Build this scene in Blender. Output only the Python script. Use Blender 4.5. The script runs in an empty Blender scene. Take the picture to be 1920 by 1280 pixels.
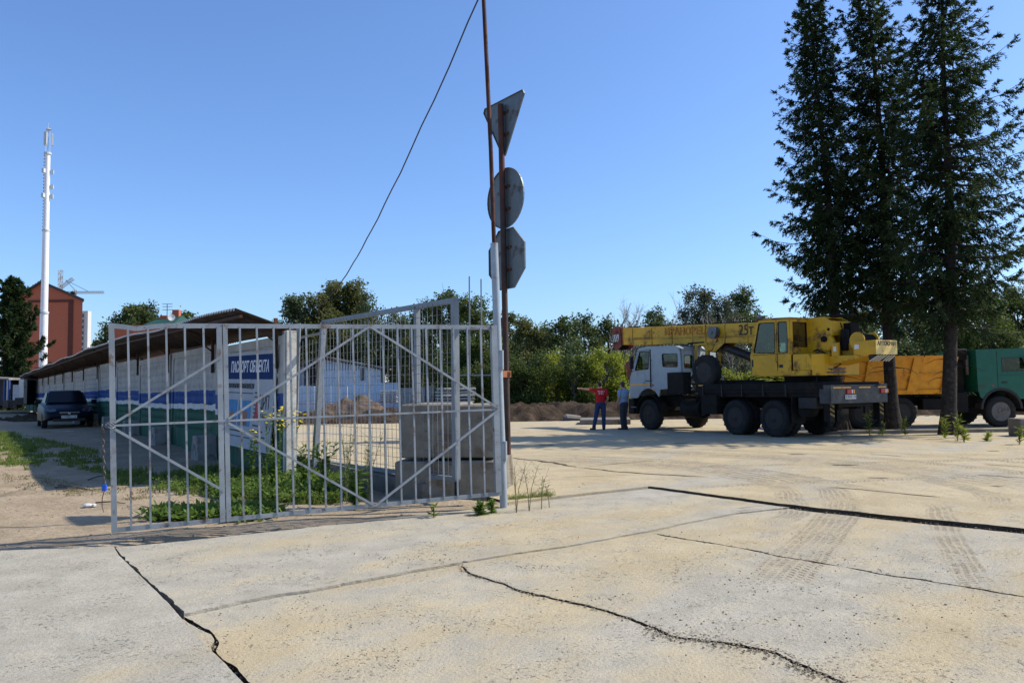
import bpy, bmesh, math, random
import numpy as np
from mathutils import Vector, Matrix

# ------------------------------------------------------------------ camera, sky, sun, exposure
scene = bpy.context.scene
COL = scene.collection
FPX, PITCH, ROLL, CAMH = 1470.0, math.radians(3.43), math.radians(-0.8), 1.6
cam_d = bpy.data.cameras.new('camera')
cam = bpy.data.objects.new('camera', cam_d)
COL.objects.link(cam)
CM = Matrix.Rotation(math.pi / 2 + PITCH, 4, 'X') @ Matrix.Rotation(ROLL, 4, 'Z')
cam.matrix_world = Matrix.Translation((0, 0, CAMH)) @ CM
cam_d.sensor_width = 36.0
cam_d.lens = 36.0 * FPX / 1920.0
cam_d.clip_start = 0.05
cam_d.clip_end = 4000.0
scene.camera = cam

SUN_EL, SUN_AZ = math.radians(45.5), math.radians(80.0)      # azimuth from +Y towards +X
sdir = Vector((math.sin(SUN_AZ) * math.cos(SUN_EL), math.cos(SUN_AZ) * math.cos(SUN_EL), math.sin(SUN_EL)))
world = bpy.data.worlds.new('World')
scene.world = world
world.use_nodes = True
wn = world.node_tree.nodes
sky = wn.new('ShaderNodeTexSky')
sky.sky_type = 'NISHITA'
sky.sun_disc = False
sky.sun_elevation = SUN_EL
sky.sun_rotation = SUN_AZ
sky.altitude = 150
sky.air_density = 1.0
sky.dust_density = 1.1
sky.ozone_density = 3.0
wn['Background'].inputs['Strength'].default_value = 0.14
hs = wn.new('ShaderNodeMix')                      # the camera's blue rendering of the sky
hs.data_type = 'RGBA'; hs.blend_type = 'MULTIPLY'; hs.inputs[0].default_value = 1.0
hs.inputs[7].default_value = (0.73, 0.90, 1.14, 1)
world.node_tree.links.new(sky.outputs[0], hs.inputs[6])
world.node_tree.links.new(hs.outputs[2], wn['Background'].inputs['Color'])
sl = bpy.data.lights.new('sun', 'SUN')
sl.energy = 4.5
sl.angle = math.radians(0.53)
sl.color = (1.0, 0.925, 0.79)
sun = bpy.data.objects.new('sun', sl)
COL.objects.link(sun)
sun.rotation_euler = (-sdir).to_track_quat('-Z', 'Y').to_euler()
scene.view_settings.view_transform = 'Standard'
scene.view_settings.look = 'None'
scene.view_settings.gamma = 1.0
scene.view_settings.exposure = 0.38

# ------------------------------------------------------------------ surveying helpers (photo pixel -> point in the place)
def ray(px, py):
    return CM.to_3x3() @ Vector(((px - 960) / FPX, -(py - 640) / FPX, -1.0))

def G(px, py, z=0.0):
    d = ray(px, py)
    t = (z - CAMH) / d.z
    return Vector((d.x * t, d.y * t, z))

def PT(px, py, Y):
    d = ray(px, py)
    return Vector((0, 0, CAMH)) + d * (Y / d.y)

# ------------------------------------------------------------------ noise
def vnoise(x, y, seed=0):
    x = np.asarray(x, float); y = np.asarray(y, float)
    xi = np.floor(x).astype(np.int64); yi = np.floor(y).astype(np.int64)
    xf = x - xi; yf = y - yi
    u = xf * xf * (3 - 2 * xf); v = yf * yf * (3 - 2 * yf)
    def h(a, b):
        n = (a * 374761393 + b * 668265263 + seed * 1442695041) & 0x7fffffff
        n = ((n ^ (n >> 13)) * 1274126177) & 0x7fffffff
        return ((n ^ (n >> 16)) & 0xffff) / 65535.0
    return (h(xi, yi) * (1 - u) + h(xi + 1, yi) * u) * (1 - v) + (h(xi, yi + 1) * (1 - u) + h(xi + 1, yi + 1) * u) * v - 0.5

def fbm(x, y, seed=0, oct=4):
    s = 0; a = 1.0
    for i in range(oct):
        s = s + a * vnoise(np.asarray(x) * 2 ** i, np.asarray(y) * 2 ** i, seed + i * 17)
        a *= 0.5
    return s

# ------------------------------------------------------------------ tagging
def tag(o, label=None, cat=None, group=None, kind=None):
    if label: o['label'] = label
    if cat: o['category'] = cat
    if group: o['group'] = group
    if kind: o['kind'] = kind
    return o

def thing(name, label, cat, loc=(0, 0, 0), rz=0.0, group=None):
    o = bpy.data.objects.new(name, None)
    o.empty_display_size = 0.2
    COL.objects.link(o)
    o.location = loc
    o.rotation_euler = (0, 0, rz)
    return tag(o, label, cat, group)

def copy_tree(o, parent=None):
    c = o.copy()
    COL.objects.link(c)
    c.parent = parent
    for ch in list(o.children):
        copy_tree(ch, c)
    return c

# ------------------------------------------------------------------ mesh builder
class MB:
    def __init__(s): s.v = []; s.f = []; s.m = []
    def add(s, vs, fs, m=0):
        b = len(s.v); s.v += [tuple(p) for p in vs]
        s.f += [tuple(b + i for i in f) for f in fs]; s.m += [m] * len(fs)
        return s
    def box(s, c, d, rot=None, m=0):
        c = Vector(c); hx, hy, hz = d[0] / 2, d[1] / 2, d[2] / 2
        vs = [Vector((x, y, z)) for x in (-hx, hx) for y in (-hy, hy) for z in (-hz, hz)]
        if rot is not None: vs = [rot @ v for v in vs]
        return s.add([v + c for v in vs], [(0, 1, 3, 2), (4, 6, 7, 5), (0, 4, 5, 1), (2, 3, 7, 6), (0, 2, 6, 4), (1, 5, 7, 3)], m)
    def bb(s, x0, x1, y0, y1, z0, z1, m=0):
        return s.box(((x0 + x1) / 2, (y0 + y1) / 2, (z0 + z1) / 2), (x1 - x0, y1 - y0, z1 - z0), None, m)
    def bar(s, a, b, w, h, up=(0, 0, 1), m=0):
        a = Vector(a); b = Vector(b); d = (b - a); L = d.length; d = d.normalized()
        up = Vector(up)
        sd = d.cross(up)
        if sd.length < 1e-4: sd = d.cross(Vector((0, 1, 0)))
        sd.normalize(); u = sd.cross(d)
        vs = [p + sd * (i * w / 2) + u * (j * h / 2) for p in (a, b) for i, j in ((-1, -1), (1, -1), (1, 1), (-1, 1))]
        return s.add(vs, [(0, 1, 2, 3), (7, 6, 5, 4), (0, 4, 5, 1), (1, 5, 6, 2), (2, 6, 7, 3), (3, 7, 4, 0)], m)
    def tube(s, pts, r, n=8, m=0, caps=True):
        pts = [Vector(p) for p in pts]
        rs = r if isinstance(r, (list, tuple)) else [r] * len(pts)
        base = len(s.v); ref = None
        for i, p in enumerate(pts):
            d = (pts[min(i + 1, len(pts) - 1)] - pts[max(i - 1, 0)]).normalized()
            if ref is None:
                ref = Vector((1, 0, 0)) if abs(d.x) < 0.8 else Vector((0, 1, 0))
            a = (ref - d * ref.dot(d)).normalized(); ref = a
            b = d.cross(a)
            for k in range(n):
                t = 2 * math.pi * k / n
                s.v.append(tuple(p + (a * math.cos(t) + b * math.sin(t)) * rs[i]))
        for i in range(len(pts) - 1):
            for k in range(n):
                s.f.append((base + i * n + k, base + i * n + (k + 1) % n, base + (i + 1) * n + (k + 1) % n, base + (i + 1) * n + k)); s.m.append(m)
        if caps:
            s.f.append(tuple(base + k for k in reversed(range(n)))); s.m.append(m)
            e = base + (len(pts) - 1) * n
            s.f.append(tuple(e + k for k in range(n))); s.m.append(m)
        return s
    def cyl(s, a, b, r0, r1=None, n=16, m=0):
        return s.tube([a, b], [r0, r0 if r1 is None else r1], n, m)
    def lathe(s, c, axis, prof, n=24, m=0):
        """prof: list of (radius, distance along axis)"""
        c = Vector(c); ax = Vector(axis).normalized()
        a = ax.orthogonal().normalized(); b = ax.cross(a)
        base = len(s.v)
        for r, h in prof:
            for k in range(n):
                t = 2 * math.pi * k / n
                s.v.append(tuple(c + ax * h + (a * math.cos(t) + b * math.sin(t)) * r))
        for i in range(len(prof) - 1):
            for k in range(n):
                s.f.append((base + i * n + k, base + i * n + (k + 1) % n, base + (i + 1) * n + (k + 1) % n, base + (i + 1) * n + k)); s.m.append(m)
        for e in (0, len(prof) - 1):
            if prof[e][0] > 1e-3:
                s.f.append(tuple(base + e * n + k for k in range(n))); s.m.append(m)
        return s
    def prism(s, poly, ext, m=0):
        ext = Vector(ext); n = len(poly); poly = [Vector(p) for p in poly]
        vs = poly + [p + ext for p in poly]
        return s.add(vs, [tuple(range(n - 1, -1, -1)), tuple(range(n, 2 * n))] + [(i, (i + 1) % n, n + (i + 1) % n, n + i) for i in range(n)], m)
    def ball(s, c, r, n=12, m=0):
        c = Vector(c); rr = r if isinstance(r, (tuple, list)) else (r, r, r)
        k = n // 2; vs = []; fs = []
        for i in range(k + 1):
            th = math.pi * i / k
            for j in range(n):
                ph = 2 * math.pi * j / n
                vs.append((c.x + rr[0] * math.sin(th) * math.cos(ph), c.y + rr[1] * math.sin(th) * math.sin(ph), c.z + rr[2] * math.cos(th)))
        for i in range(k):
            for j in range(n):
                fs.append((i * n + j, i * n + (j + 1) % n, (i + 1) * n + (j + 1) % n, (i + 1) * n + j))
        return s.add(vs, fs, m)
    def build(s, name, mats, parent=None, smooth=False, bevel=0.0, off=(0, 0, 0), seg=2):
        me = bpy.data.meshes.new(name)
        ox, oy, oz = off
        me.from_pydata([(x - ox, y - oy, z - oz) for x, y, z in s.v], [], s.f)
        if not isinstance(mats, (list, tuple)): mats = [mats]
        for mt in mats: me.materials.append(mt)
        if len(mats) > 1: me.polygons.foreach_set('material_index', s.m)
        bm = bmesh.new(); bm.from_mesh(me)
        bmesh.ops.remove_doubles(bm, verts=bm.verts, dist=1e-5)
        bmesh.ops.recalc_face_normals(bm, faces=bm.faces)
        bm.to_mesh(me); bm.free()
        o = bpy.data.objects.new(name, me)
        COL.objects.link(o)
        if smooth:
            me.polygons.foreach_set('use_smooth', [True] * len(me.polygons))
            me.set_sharp_from_angle(angle=math.radians(38))
        if bevel:
            b = o.modifiers.new('bevel', 'BEVEL'); b.width = bevel; b.segments = seg; b.limit_method = 'ANGLE'; b.angle_limit = math.radians(35)
        if parent is not None: o.parent = parent
        return o

def np_obj(name, V, F, mat, parent=None, smooth=False):
    """V (n,3), F (m,k) numpy"""
    me = bpy.data.meshes.new(name)
    V = np.asarray(V, np.float32); F = np.asarray(F, np.int32)
    m, k = F.shape
    me.vertices.add(len(V)); me.vertices.foreach_set('co', V.ravel())
    me.loops.add(m * k); me.loops.foreach_set('vertex_index', F.ravel())
    me.polygons.add(m)
    me.polygons.foreach_set('loop_start', np.arange(0, m * k, k, dtype=np.int32))
    me.polygons.foreach_set('loop_total', np.full(m, k, np.int32))
    if smooth: me.polygons.foreach_set('use_smooth', np.ones(m, bool))
    me.update(calc_edges=True)
    for mt in (mat if isinstance(mat, (list, tuple)) else [mat]): me.materials.append(mt)
    o = bpy.data.objects.new(name, me)
    COL.objects.link(o)
    if parent is not None: o.parent = parent
    return o

def curve_mesh(cu):
    ob = bpy.data.objects.new('tmp', cu)
    COL.objects.link(ob)
    dg = bpy.context.evaluated_depsgraph_get(); dg.update()
    me = bpy.data.meshes.new_from_object(ob.evaluated_get(dg))
    bpy.data.objects.remove(ob)
    return me

def plate(name, outer, holes, thick, mat, parent, M, bevel=0.0):
    """flat plate with holes: 2D outlines (a,b) -> M @ (a, b, 0), thickness about the plane"""
    cu = bpy.data.curves.new('tmp', 'CURVE'); cu.dimensions = '2D'; cu.fill_mode = 'BOTH'
    for pl in [outer] + list(holes):
        sp = cu.splines.new('POLY'); sp.points.add(len(pl) - 1); sp.use_cyclic_u = True
        for i, (a, b) in enumerate(pl): sp.points[i].co = (a, b, 0, 1)
    cu.extrude = thick / 2
    me = curve_mesh(cu); me.transform(M); me.name = name
    me.materials.clear(); me.materials.append(mat)
    o = bpy.data.objects.new(name, me); COL.objects.link(o)
    o.parent = parent
    return o

def rrect(x0, x1, y0, y1, r, n=3):
    out = []
    for cx, cy, a0 in ((x1 - r, y1 - r, 0), (x0 + r, y1 - r, 90), (x0 + r, y0 + r, 180), (x1 - r, y0 + r, 270)):
        for k in range(n + 1):
            a = math.radians(a0 + 90 * k / n); out.append((cx + r * math.cos(a), cy + r * math.sin(a)))
    return out

def rpoly(pts, r=0.04, n=3):
    out = []; N = len(pts)
    for i in range(N):
        p = Vector(pts[i]); a = (Vector(pts[i - 1]) - p).normalized(); b = (Vector(pts[(i + 1) % N]) - p).normalized()
        p0 = p + a * r; p1 = p + b * r
        for k in range(n + 1):
            t = k / n
            out.append(tuple((1 - t) ** 2 * p0 + 2 * t * (1 - t) * p + t * t * p1))
    return out

def text_part(name, s, size, mat, parent, M, sx=1.0, width=None, thick=0.002, bold=0.0):
    cu = bpy.data.curves.new('tmp', 'FONT'); cu.body = s; cu.size = size; cu.align_x = 'CENTER'; cu.align_y = 'CENTER'
    cu.extrude = thick; cu.offset = bold
    me = curve_mesh(cu); me.name = name
    if width:
        xs = [v.co.x for v in me.vertices]
        sx = width / max(1e-3, max(xs) - min(xs))
    me.transform(M @ Matrix.Diagonal((sx, 1, 1, 1)))
    me.materials.clear(); me.materials.append(mat)
    o = bpy.data.objects.new(name, me); COL.objects.link(o); o.parent = parent
    return o

def frame_m(o, ex, ey):
    ex = Vector(ex).normalized(); ey = Vector(ey); ey = (ey - ex * ey.dot(ex)).normalized(); ez = ex.cross(ey)
    M = Matrix.Identity(4)
    for i in range(3):
        M[i][0], M[i][1], M[i][2], M[i][3] = ex[i], ey[i], ez[i], o[i]
    return M

# ------------------------------------------------------------------ materials
class NT:
    def __init__(s, name):
        s.mat = bpy.data.materials.new(name); s.mat.use_nodes = True
        s.t = s.mat.node_tree; s.n = s.t.nodes; s.l = s.t.links
        s.bsdf = s.n['Principled BSDF']; s.out = s.n['Material Output']
    def new(s, t, **kw):
        nd = s.n.new(t)
        for k, v in kw.items(): setattr(nd, k, v)
        return nd
    def put(s, sock, v):
        if hasattr(v, 'is_output') or isinstance(v, bpy.types.NodeSocket): s.l.new(v, sock)
        elif isinstance(v, (tuple, list)) and len(v) == 3 and sock.type == 'RGBA': sock.default_value = (*v, 1)
        else: sock.default_value = v
    def math(s, op, a, b=0.0, c=None, clamp=False):
        nd = s.new('ShaderNodeMath', operation=op); nd.use_clamp = clamp
        s.put(nd.inputs[0], a); s.put(nd.inputs[1], b)
        if c is not None: s.put(nd.inputs[2], c)
        return nd.outputs[0]
    def mix(s, f, a, b, mode='MIX'):
        nd = s.new('ShaderNodeMix', data_type='RGBA', blend_type=mode)
        s.put(nd.inputs[0], f); s.put(nd.inputs[6], a); s.put(nd.inputs[7], b)
        return nd.outputs[2]
    def pos(s):
        return s.new('ShaderNodeNewGeometry').outputs['Position']
    def objc(s):
        return s.new('ShaderNodeTexCoord').outputs['Object']
    def noise(s, vec, scale, detail=4, rough=0.55, dist=0.0):
        nd = s.new('ShaderNodeTexNoise'); nd.inputs['Scale'].default_value = scale
        nd.inputs['Detail'].default_value = detail; nd.inputs['Roughness'].default_value = rough; nd.inputs['Distortion'].default_value = dist
        if vec is not None: s.l.new(vec, nd.inputs['Vector'])
        return nd.outputs['Fac']
    def scaled(s, vec, sc, loc=(0, 0, 0), rot=(0, 0, 0)):
        nd = s.new('ShaderNodeMapping'); nd.inputs['Scale'].default_value = sc; nd.inputs['Location'].default_value = loc; nd.inputs['Rotation'].default_value = rot
        s.l.new(vec, nd.inputs['Vector']); return nd.outputs[0]
    def ramp(s, f, lo, hi):
        nd = s.new('ShaderNodeMapRange'); nd.inputs['From Min'].default_value = lo; nd.inputs['From Max'].default_value = hi
        nd.interpolation_type = 'SMOOTHSTEP'
        s.put(nd.inputs['Value'], f); return nd.outputs[0]
    def bump(s, h, strength=0.5, dist=0.01, normal=None):
        nd = s.new('ShaderNodeBump'); nd.inputs['Strength'].default_value = strength; nd.inputs['Distance'].default_value = dist
        s.l.new(h, nd.inputs['Height'])
        if normal is not None: s.l.new(normal, nd.inputs['Normal'])
        s.l.new(nd.outputs[0], s.bsdf.inputs['Normal']); return nd.outputs[0]
    def col(s, v): s.put(s.bsdf.inputs['Base Color'], v)
    def rough(s, v): s.put(s.bsdf.inputs['Roughness'], v)
    def metal(s, v): s.put(s.bsdf.inputs['Metallic'], v)
    def spec(s, v): s.bsdf.inputs['Specular IOR Level'].default_value = v

_mc = {}
def paint(name, c, rough=0.5, metal=0.0, var=0.12, dirt=None, dirt_amt=0.0, dscale=3.0, bump=0.0, bscale=60, spec=0.4, scale=4.0, streak=False):
    """painted or bare surface with mottling and patches of dirt or rust of their own shape"""
    if name in _mc: return _mc[name]
    m = NT(name); p = m.objc()
    n1 = m.noise(p, scale, 5, 0.6)
    c2 = tuple(max(0, x * (1 - var)) for x in c); c1 = tuple(min(1, x * (1 + var)) for x in c)
    col = m.mix(m.ramp(n1, 0.3, 0.7), c2, c1)
    r = rough
    if dirt is not None:
        q = m.scaled(p, (1, 1, 0.25)) if streak else p
        d = m.ramp(m.noise(q, dscale, 8, 0.68), 0.62 - dirt_amt * 0.3, 0.74 - dirt_amt * 0.2)
        col = m.mix(d, col, dirt)
        r = m.math('ADD', m.math('MULTIPLY', d, 0.3), rough, clamp=True)
    m.col(col); m.rough(r); m.metal(metal); m.spec(spec)
    if bump: m.bump(m.noise(p, bscale, 4, 0.6), bump, 0.01)
    _mc[name] = m.mat
    return m.mat

def glass_mat(name, tint=(0.55, 0.62, 0.58), refl=0.12):
    m = NT(name)
    m.n.remove(m.bsdf)
    tr = m.new('ShaderNodeBsdfTransparent'); tr.inputs[0].default_value = (*tint, 1)
    gl = m.new('ShaderNodeBsdfGlossy'); gl.inputs['Roughness'].default_value = 0.03; gl.inputs[0].default_value = (.9, .9, .9, 1)
    lw = m.new('ShaderNodeLayerWeight'); lw.inputs[0].default_value = 0.35
    mx = m.new('ShaderNodeMixShader')
    f = m.math('ADD', m.math('MULTIPLY', m.math('POWER', lw.outputs['Facing'], 4.0), 0.6), refl * .4, clamp=True)
    m.l.new(f, mx.inputs[0]); m.l.new(tr.outputs[0], mx.inputs[1]); m.l.new(gl.outputs[0], mx.inputs[2])
    m.l.new(mx.outputs[0], m.out.inputs[0])
    return m.mat

def leaf_mat(name, dark, light, trans=0.35, scale=0.9, rough=0.6, tcol=None):
    m = NT(name); m.n.remove(m.bsdf)
    p = m.objc()
    big = m.ramp(m.noise(p, scale, 3, 0.6), 0.35, 0.68)
    fine = m.noise(p, 9.0, 2, 0.5)
    f = m.math('ADD', m.math('MULTIPLY', big, 0.65), m.math('MULTIPLY', fine, 0.45), clamp=True)
    col = m.mix(f, dark, light)
    di = m.new('ShaderNodeBsdfPrincipled'); di.inputs['Roughness'].default_value = rough; di.inputs['Specular IOR Level'].default_value = 0.25
    m.l.new(col, di.inputs['Base Color'])
    tl = m.new('ShaderNodeBsdfTranslucent')
    tc = m.mix(0.5, col, tcol or tuple(min(1, x * 1.7) for x in light))
    m.l.new(tc, tl.inputs[0])
    mx = m.new('ShaderNodeMixShader'); mx.inputs[0].default_value = trans
    m.l.new(di.outputs[0], mx.inputs[1]); m.l.new(tl.outputs[0], mx.inputs[2])
    m.l.new(mx.outputs[0], m.out.inputs[0])
    return m.mat
# ------------------------------------------------------------------ GROUND
def concrete_ground(bias=0.0, tone=1.0):
    m = NT('dusty concrete'); p = m.pos()
    # sand drifts over grey concrete
    along = m.scaled(p, (1, 1, 1), rot=(0, 0, math.radians(-50)))
    st = m.scaled(along, (0.35, 1.1, 1))
    big = m.noise(st, 0.55, 5, 0.62, 0.4)
    med = m.noise(p, 2.3, 6, 0.65)
    sand = m.ramp(m.math('ADD', m.math('MULTIPLY', big, 0.75), m.math('MULTIPLY', med, 0.28)), 0.41 + bias, 0.60 + bias)
    fine = m.noise(p, 45, 4, 0.7)
    speck = m.noise(p, 160, 2, 0.6)
    grey = m.mix(m.ramp(med, 0.3, 0.7), (0.345, 0.318, 0.255), (0.43, 0.398, 0.325))
    sandc = m.mix(m.ramp(m.noise(p, 1.1, 5, 0.6), 0.3, 0.7), (0.40, 0.325, 0.200), (0.48, 0.400, 0.258))
    col = m.mix(sand, grey, sandc)
    col = m.mix(m.math('MULTIPLY', m.ramp(fine, 0.45, 0.70), 0.32), col, (0.22, 0.18, 0.13))
    pit = m.ramp(speck, 0.63, 0.70)
    col = m.mix(m.math('MULTIPLY', pit, 0.5), col, (0.13, 0.11, 0.09))
    col = m.mix(1.0, col, (tone, tone, tone), 'MULTIPLY')
    # tyre tracks pressed in the dust
    sep = m.new('ShaderNodeSeparateXYZ'); m.l.new(p, sep.inputs[0])
    X, Y = sep.outputs[0], sep.outputs[1]
    wob = m.math('MULTIPLY', m.math('SUBTRACT', m.noise(p, 0.5, 2), 0.5), 0.5)
    masks = []; pats = []
    def finish(u, v, w, freq, gate=None):
        freq = freq * 1.5
        av = m.math('ABSOLUTE', v)
        mk = m.math('SUBTRACT', 1.0, m.ramp(av, w * 0.75, w))
        if gate is not None: mk = m.math('MULTIPLY', mk, gate)
        ph = m.math('ADD', m.math('MULTIPLY', u, freq), m.math('MULTIPLY', av, freq * 0.8))
        pt = m.ramp(m.math('SINE', ph), -0.5, 0.6)
        rib = m.ramp(m.math('SINE', m.math('MULTIPLY', v, 85.0)), -0.9, 0.3)
        masks.append(mk); pats.append(m.math('MULTIPLY', m.math('MULTIPLY', pt, rib), mk))
    def arc(cx, cy, r, w, a0, da, freq=50.0):
        dx = m.math('SUBTRACT', X, cx); dy = m.math('SUBTRACT', Y, cy)
        d = m.math('SQRT', m.math('ADD', m.math('MULTIPLY', dx, dx), m.math('MULTIPLY', dy, dy)))
        an = m.math('ARCTAN2', dy, dx)
        g = m.math('SUBTRACT', 1.0, m.ramp(m.math('ABSOLUTE', m.math('SUBTRACT', an, math.radians(a0))), math.radians(da * 0.8), math.radians(da)))
        finish(m.math('MULTIPLY', an, r), m.math('SUBTRACT', m.math('ADD', d, wob), r), w, freq, g)
    def line(x0, y0, ang, w, L, freq=50.0):
        c, s_ = math.cos(math.radians(ang)), math.sin(math.radians(ang))
        dx = m.math('SUBTRACT', X, x0); dy = m.math('SUBTRACT', Y, y0)
        u = m.math('ADD', m.math('MULTIPLY', dx, c), m.math('MULTIPLY', dy, s_))
        v = m.math('SUBTRACT', m.math('MULTIPLY', dy, c), m.math('MULTIPLY', dx, s_))
        g = m.math('SUBTRACT', 1.0, m.ramp(m.math('ABSOLUTE', u), L * 0.7, L))
        finish(u, m.math('ADD', v, m.math('MULTIPLY', wob, 0.5)), w, freq, g)
    arc(-1.0, 12.2, 5.0, 0.22, 20, 62)
    arc(-1.0, 12.6, 5.75, 0.25, 22, 60)
    arc(-0.2, 12.8, 6.9, 0.22, 28, 55, 90)
    arc(0.4, 12.0, 8.3, 0.25, 25, 40)
    arc(0.8, 11.6, 9.6, 0.20, 30, 42, 40)
    arc(-1.2, 11.4, 6.4, 0.14, 35, 40, 40)
    def rut(cx, cy, r, w, a0, da):
        dx = m.math('SUBTRACT', X, cx); dy = m.math('SUBTRACT', Y, cy)
        d = m.math('SQRT', m.math('ADD', m.math('MULTIPLY', dx, dx), m.math('MULTIPLY', dy, dy)))
        v = m.math('SUBTRACT', m.math('ADD', d, m.math('MULTIPLY', wob, 1.5)), r)
        an = m.math('ARCTAN2', dy, dx)
        g = m.math('SUBTRACT', 1.0, m.ramp(m.math('ABSOLUTE', m.math('SUBTRACT', an, math.radians(a0))), math.radians(da * 0.6), math.radians(da)))
        mk = m.math('MULTIPLY', m.math('SUBTRACT', 1.0, m.ramp(m.math('ABSOLUTE', v), w * 0.5, w)), g)
        masks.append(mk); pats.append(m.math('MULTIPLY', mk, m.ramp(m.math('SINE', m.math('MULTIPLY', v, 33.0)), 0.0, 0.7)))
    rut(-1.5, 11.6, 5.9, 0.75, 38, 38)
    rut(-0.8, 11.2, 8.4, 0.80, 36, 40)
    line(3.1, 8.2, 60, 0.28, 2.2)
    line(4.4, 8.0, 66, 0.17, 2.6, 62)
    line(7.0, 13.0, 12, 0.2, 5)
    line(8.0, 15.6, 6, 0.24, 6)
    mk = masks[0]; pt = pats[0]
    for a, b in zip(masks[1:], pats[1:]):
        mk = m.math('MAXIMUM', mk, a); pt = m.math('MAXIMUM', pt, b)
    brk = m.math('MULTIPLY', m.ramp(m.noise(p, 1.1, 6, 0.75), 0.36, 0.56), m.ramp(m.noise(p, 7.0, 4, 0.7), 0.30, 0.55))
    pt = m.math('MULTIPLY', pt, brk)
    col = m.mix(m.math('MULTIPLY', m.math('MULTIPLY', mk, brk), 0.62), col, (0.335, 0.28, 0.19))
    col = m.mix(m.math('MULTIPLY', pt, 0.60), col, (0.16, 0.135, 0.10))
    m.col(col); m.rough(0.93); m.spec(0.15)
    ripple = m.noise(m.scaled(along, (1.2, 6.0, 1)), 3.0, 4, 0.65)
    h = m.math('ADD', m.math('ADD', m.math('MULTIPLY', med, 1.0), m.math('MULTIPLY', fine, 0.55)), m.math('MULTIPLY', ripple, 0.35))
    h = m.math('SUBTRACT', h, m.math('MULTIPLY', pt, 0.45))
    h = m.math('SUBTRACT', h, m.math('MULTIPLY', pit, 0.25))
    clod = m.ramp(m.noise(p, 26, 5, 0.75), 0.56, 0.70)
    h = m.math('ADD', h, m.math('MULTIPLY', m.math('MULTIPLY', clod, m.ramp(m.noise(p, 1.7, 3, 0.6), 0.45, 0.62)), 0.7))
    m.bump(h, 0.9, 0.022)
    return m.mat

def soil_mat(name, a, b, c, s=1.0, bump=0.8, stones=True):
    m = NT(name); p = m.pos()
    n = m.noise(p, 1.2 * s, 6, 0.65); f = m.noise(p, 14 * s, 5, 0.7)
    col = m.mix(m.ramp(n, 0.32, 0.68), a, b)
    col = m.mix(m.math('MULTIPLY', m.ramp(f, 0.45, 0.7), 0.55), col, c)
    if stones:
        v = m.new('ShaderNodeTexVoronoi'); v.inputs['Scale'].default_value = 22 * s; m.l.new(p, v.inputs['Vector'])
        stn = m.math('LESS_THAN', v.outputs['Distance'], 0.16)
        sel = m.math('GREATER_THAN', m.noise(p, 7 * s, 2), 0.56)
        col = m.mix(m.math('MULTIPLY', m.math('MULTIPLY', stn, sel), 0.7), col, (0.42, 0.39, 0.34))
    m.col(col); m.rough(0.95); m.spec(0.1)
    m.bump(m.math('ADD', f, m.math('MULTIPLY', n, 0.8)), bump, 0.04)
    return m.mat

M_CONC = concrete_ground()
M_CONC_G = concrete_ground(0.10, 0.97)
M_CONC_S = concrete_ground(-0.03, 1.02)
M_CONC_H = concrete_ground(0.05, 1.0)
M_CONC_Y = concrete_ground(-0.06, 1.0)
M_DIRT = soil_mat('sandy trodden ground', (0.29, 0.225, 0.15), (0.39, 0.31, 0.215), (0.17, 0.135, 0.09))
M_SOIL = soil_mat('dug brown soil', (0.034, 0.023, 0.016), (0.078, 0.056, 0.038), (0.014, 0.010, 0.008), 1.4, 1.0)
M_JOINT = soil_mat('dark joint soil', (0.06, 0.048, 0.036), (0.11, 0.088, 0.065), (0.03, 0.025, 0.02), 2.0, 1.0)
M_HEAP = soil_mat('dry soil heap', (0.10, 0.071, 0.048), (0.17, 0.125, 0.087), (0.05, 0.036, 0.026), 1.4, 1.0)

# yard side / dirt side boundary (plan view)
WALL0 = Vector((-3.91, 13.7)); WDIR = Vector((-0.573, 0.819)).normalized()
dirt_poly = [(-80, -28), (-30, -2.0), (-5.27, 8.10), (-2.06, 9.42), (0.35, 11.0), (-0.75, 11.35), (-4.05, 15.0), (-44.0, 71.0), (-400, 560), (-700, 560), (-700, -300)]

def poly_sd(x, y, poly):
    """signed distance, positive inside"""
    x = np.asarray(x, float); y = np.asarray(y, float)
    dmin = np.full(x.shape, 1e9); ins = np.zeros(x.shape, bool)
    n = len(poly)
    for i in range(n):
        ax, ay = poly[i]; bx, by = poly[(i + 1) % n]
        ex, ey = bx - ax, by - ay
        t = np.clip(((x - ax) * ex + (y - ay) * ey) / (ex * ex + ey * ey), 0, 1)
        d = np.hypot(x - ax - t * ex, y - ay - t * ey)
        dmin = np.minimum(dmin, d)
        c = ((ay > y) != (by > y)) & (x < (bx - ax) * (y - ay) / (by - ay + 1e-12) + ax)
        ins ^= c
    return np.where(ins, dmin, -dmin)

def dirt_h(x, y):
    x = np.asarray(x, float); y = np.asarray(y, float)
    r = np.clip((y - 9.0) / 20.0, 0, 1)
    h = 0.30 * r * r * (3 - 2 * r) + 0.02
    return h + 0.05 * fbm(x * 0.5, y * 0.5, 5) + 0.022 * fbm(x * 2.7, y * 2.7, 9, 3)

def ground_z(x, y):
    sd = poly_sd(x, y, dirt_poly)
    w = np.clip(sd / 0.30 + 0.75, 0, 1); w = w * w * (3 - 2 * w)
    low = -0.13 + 0.02 * fbm(np.asarray(x) * 2, np.asarray(y) * 2, 3, 3)
    far = np.clip((np.asarray(y) - 36.0) / 3.0, 0, 1)
    low = low * (1 - far) + far * 0.05
    return low * (1 - w) + dirt_h(x, y) * w

def gz(x, y): return float(ground_z(np.array([x]), np.array([y]))[0])

def axis(lo, hi, a, b, step, g=1.18):
    c = list(np.arange(a, b + 1e-6, step)); s = step
    while c[-1] < hi: s *= g; c.append(c[-1] + s)
    s = step
    while c[0] > lo: s *= g; c.insert(0, c[0] - s)
    return np.array(c)

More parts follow.
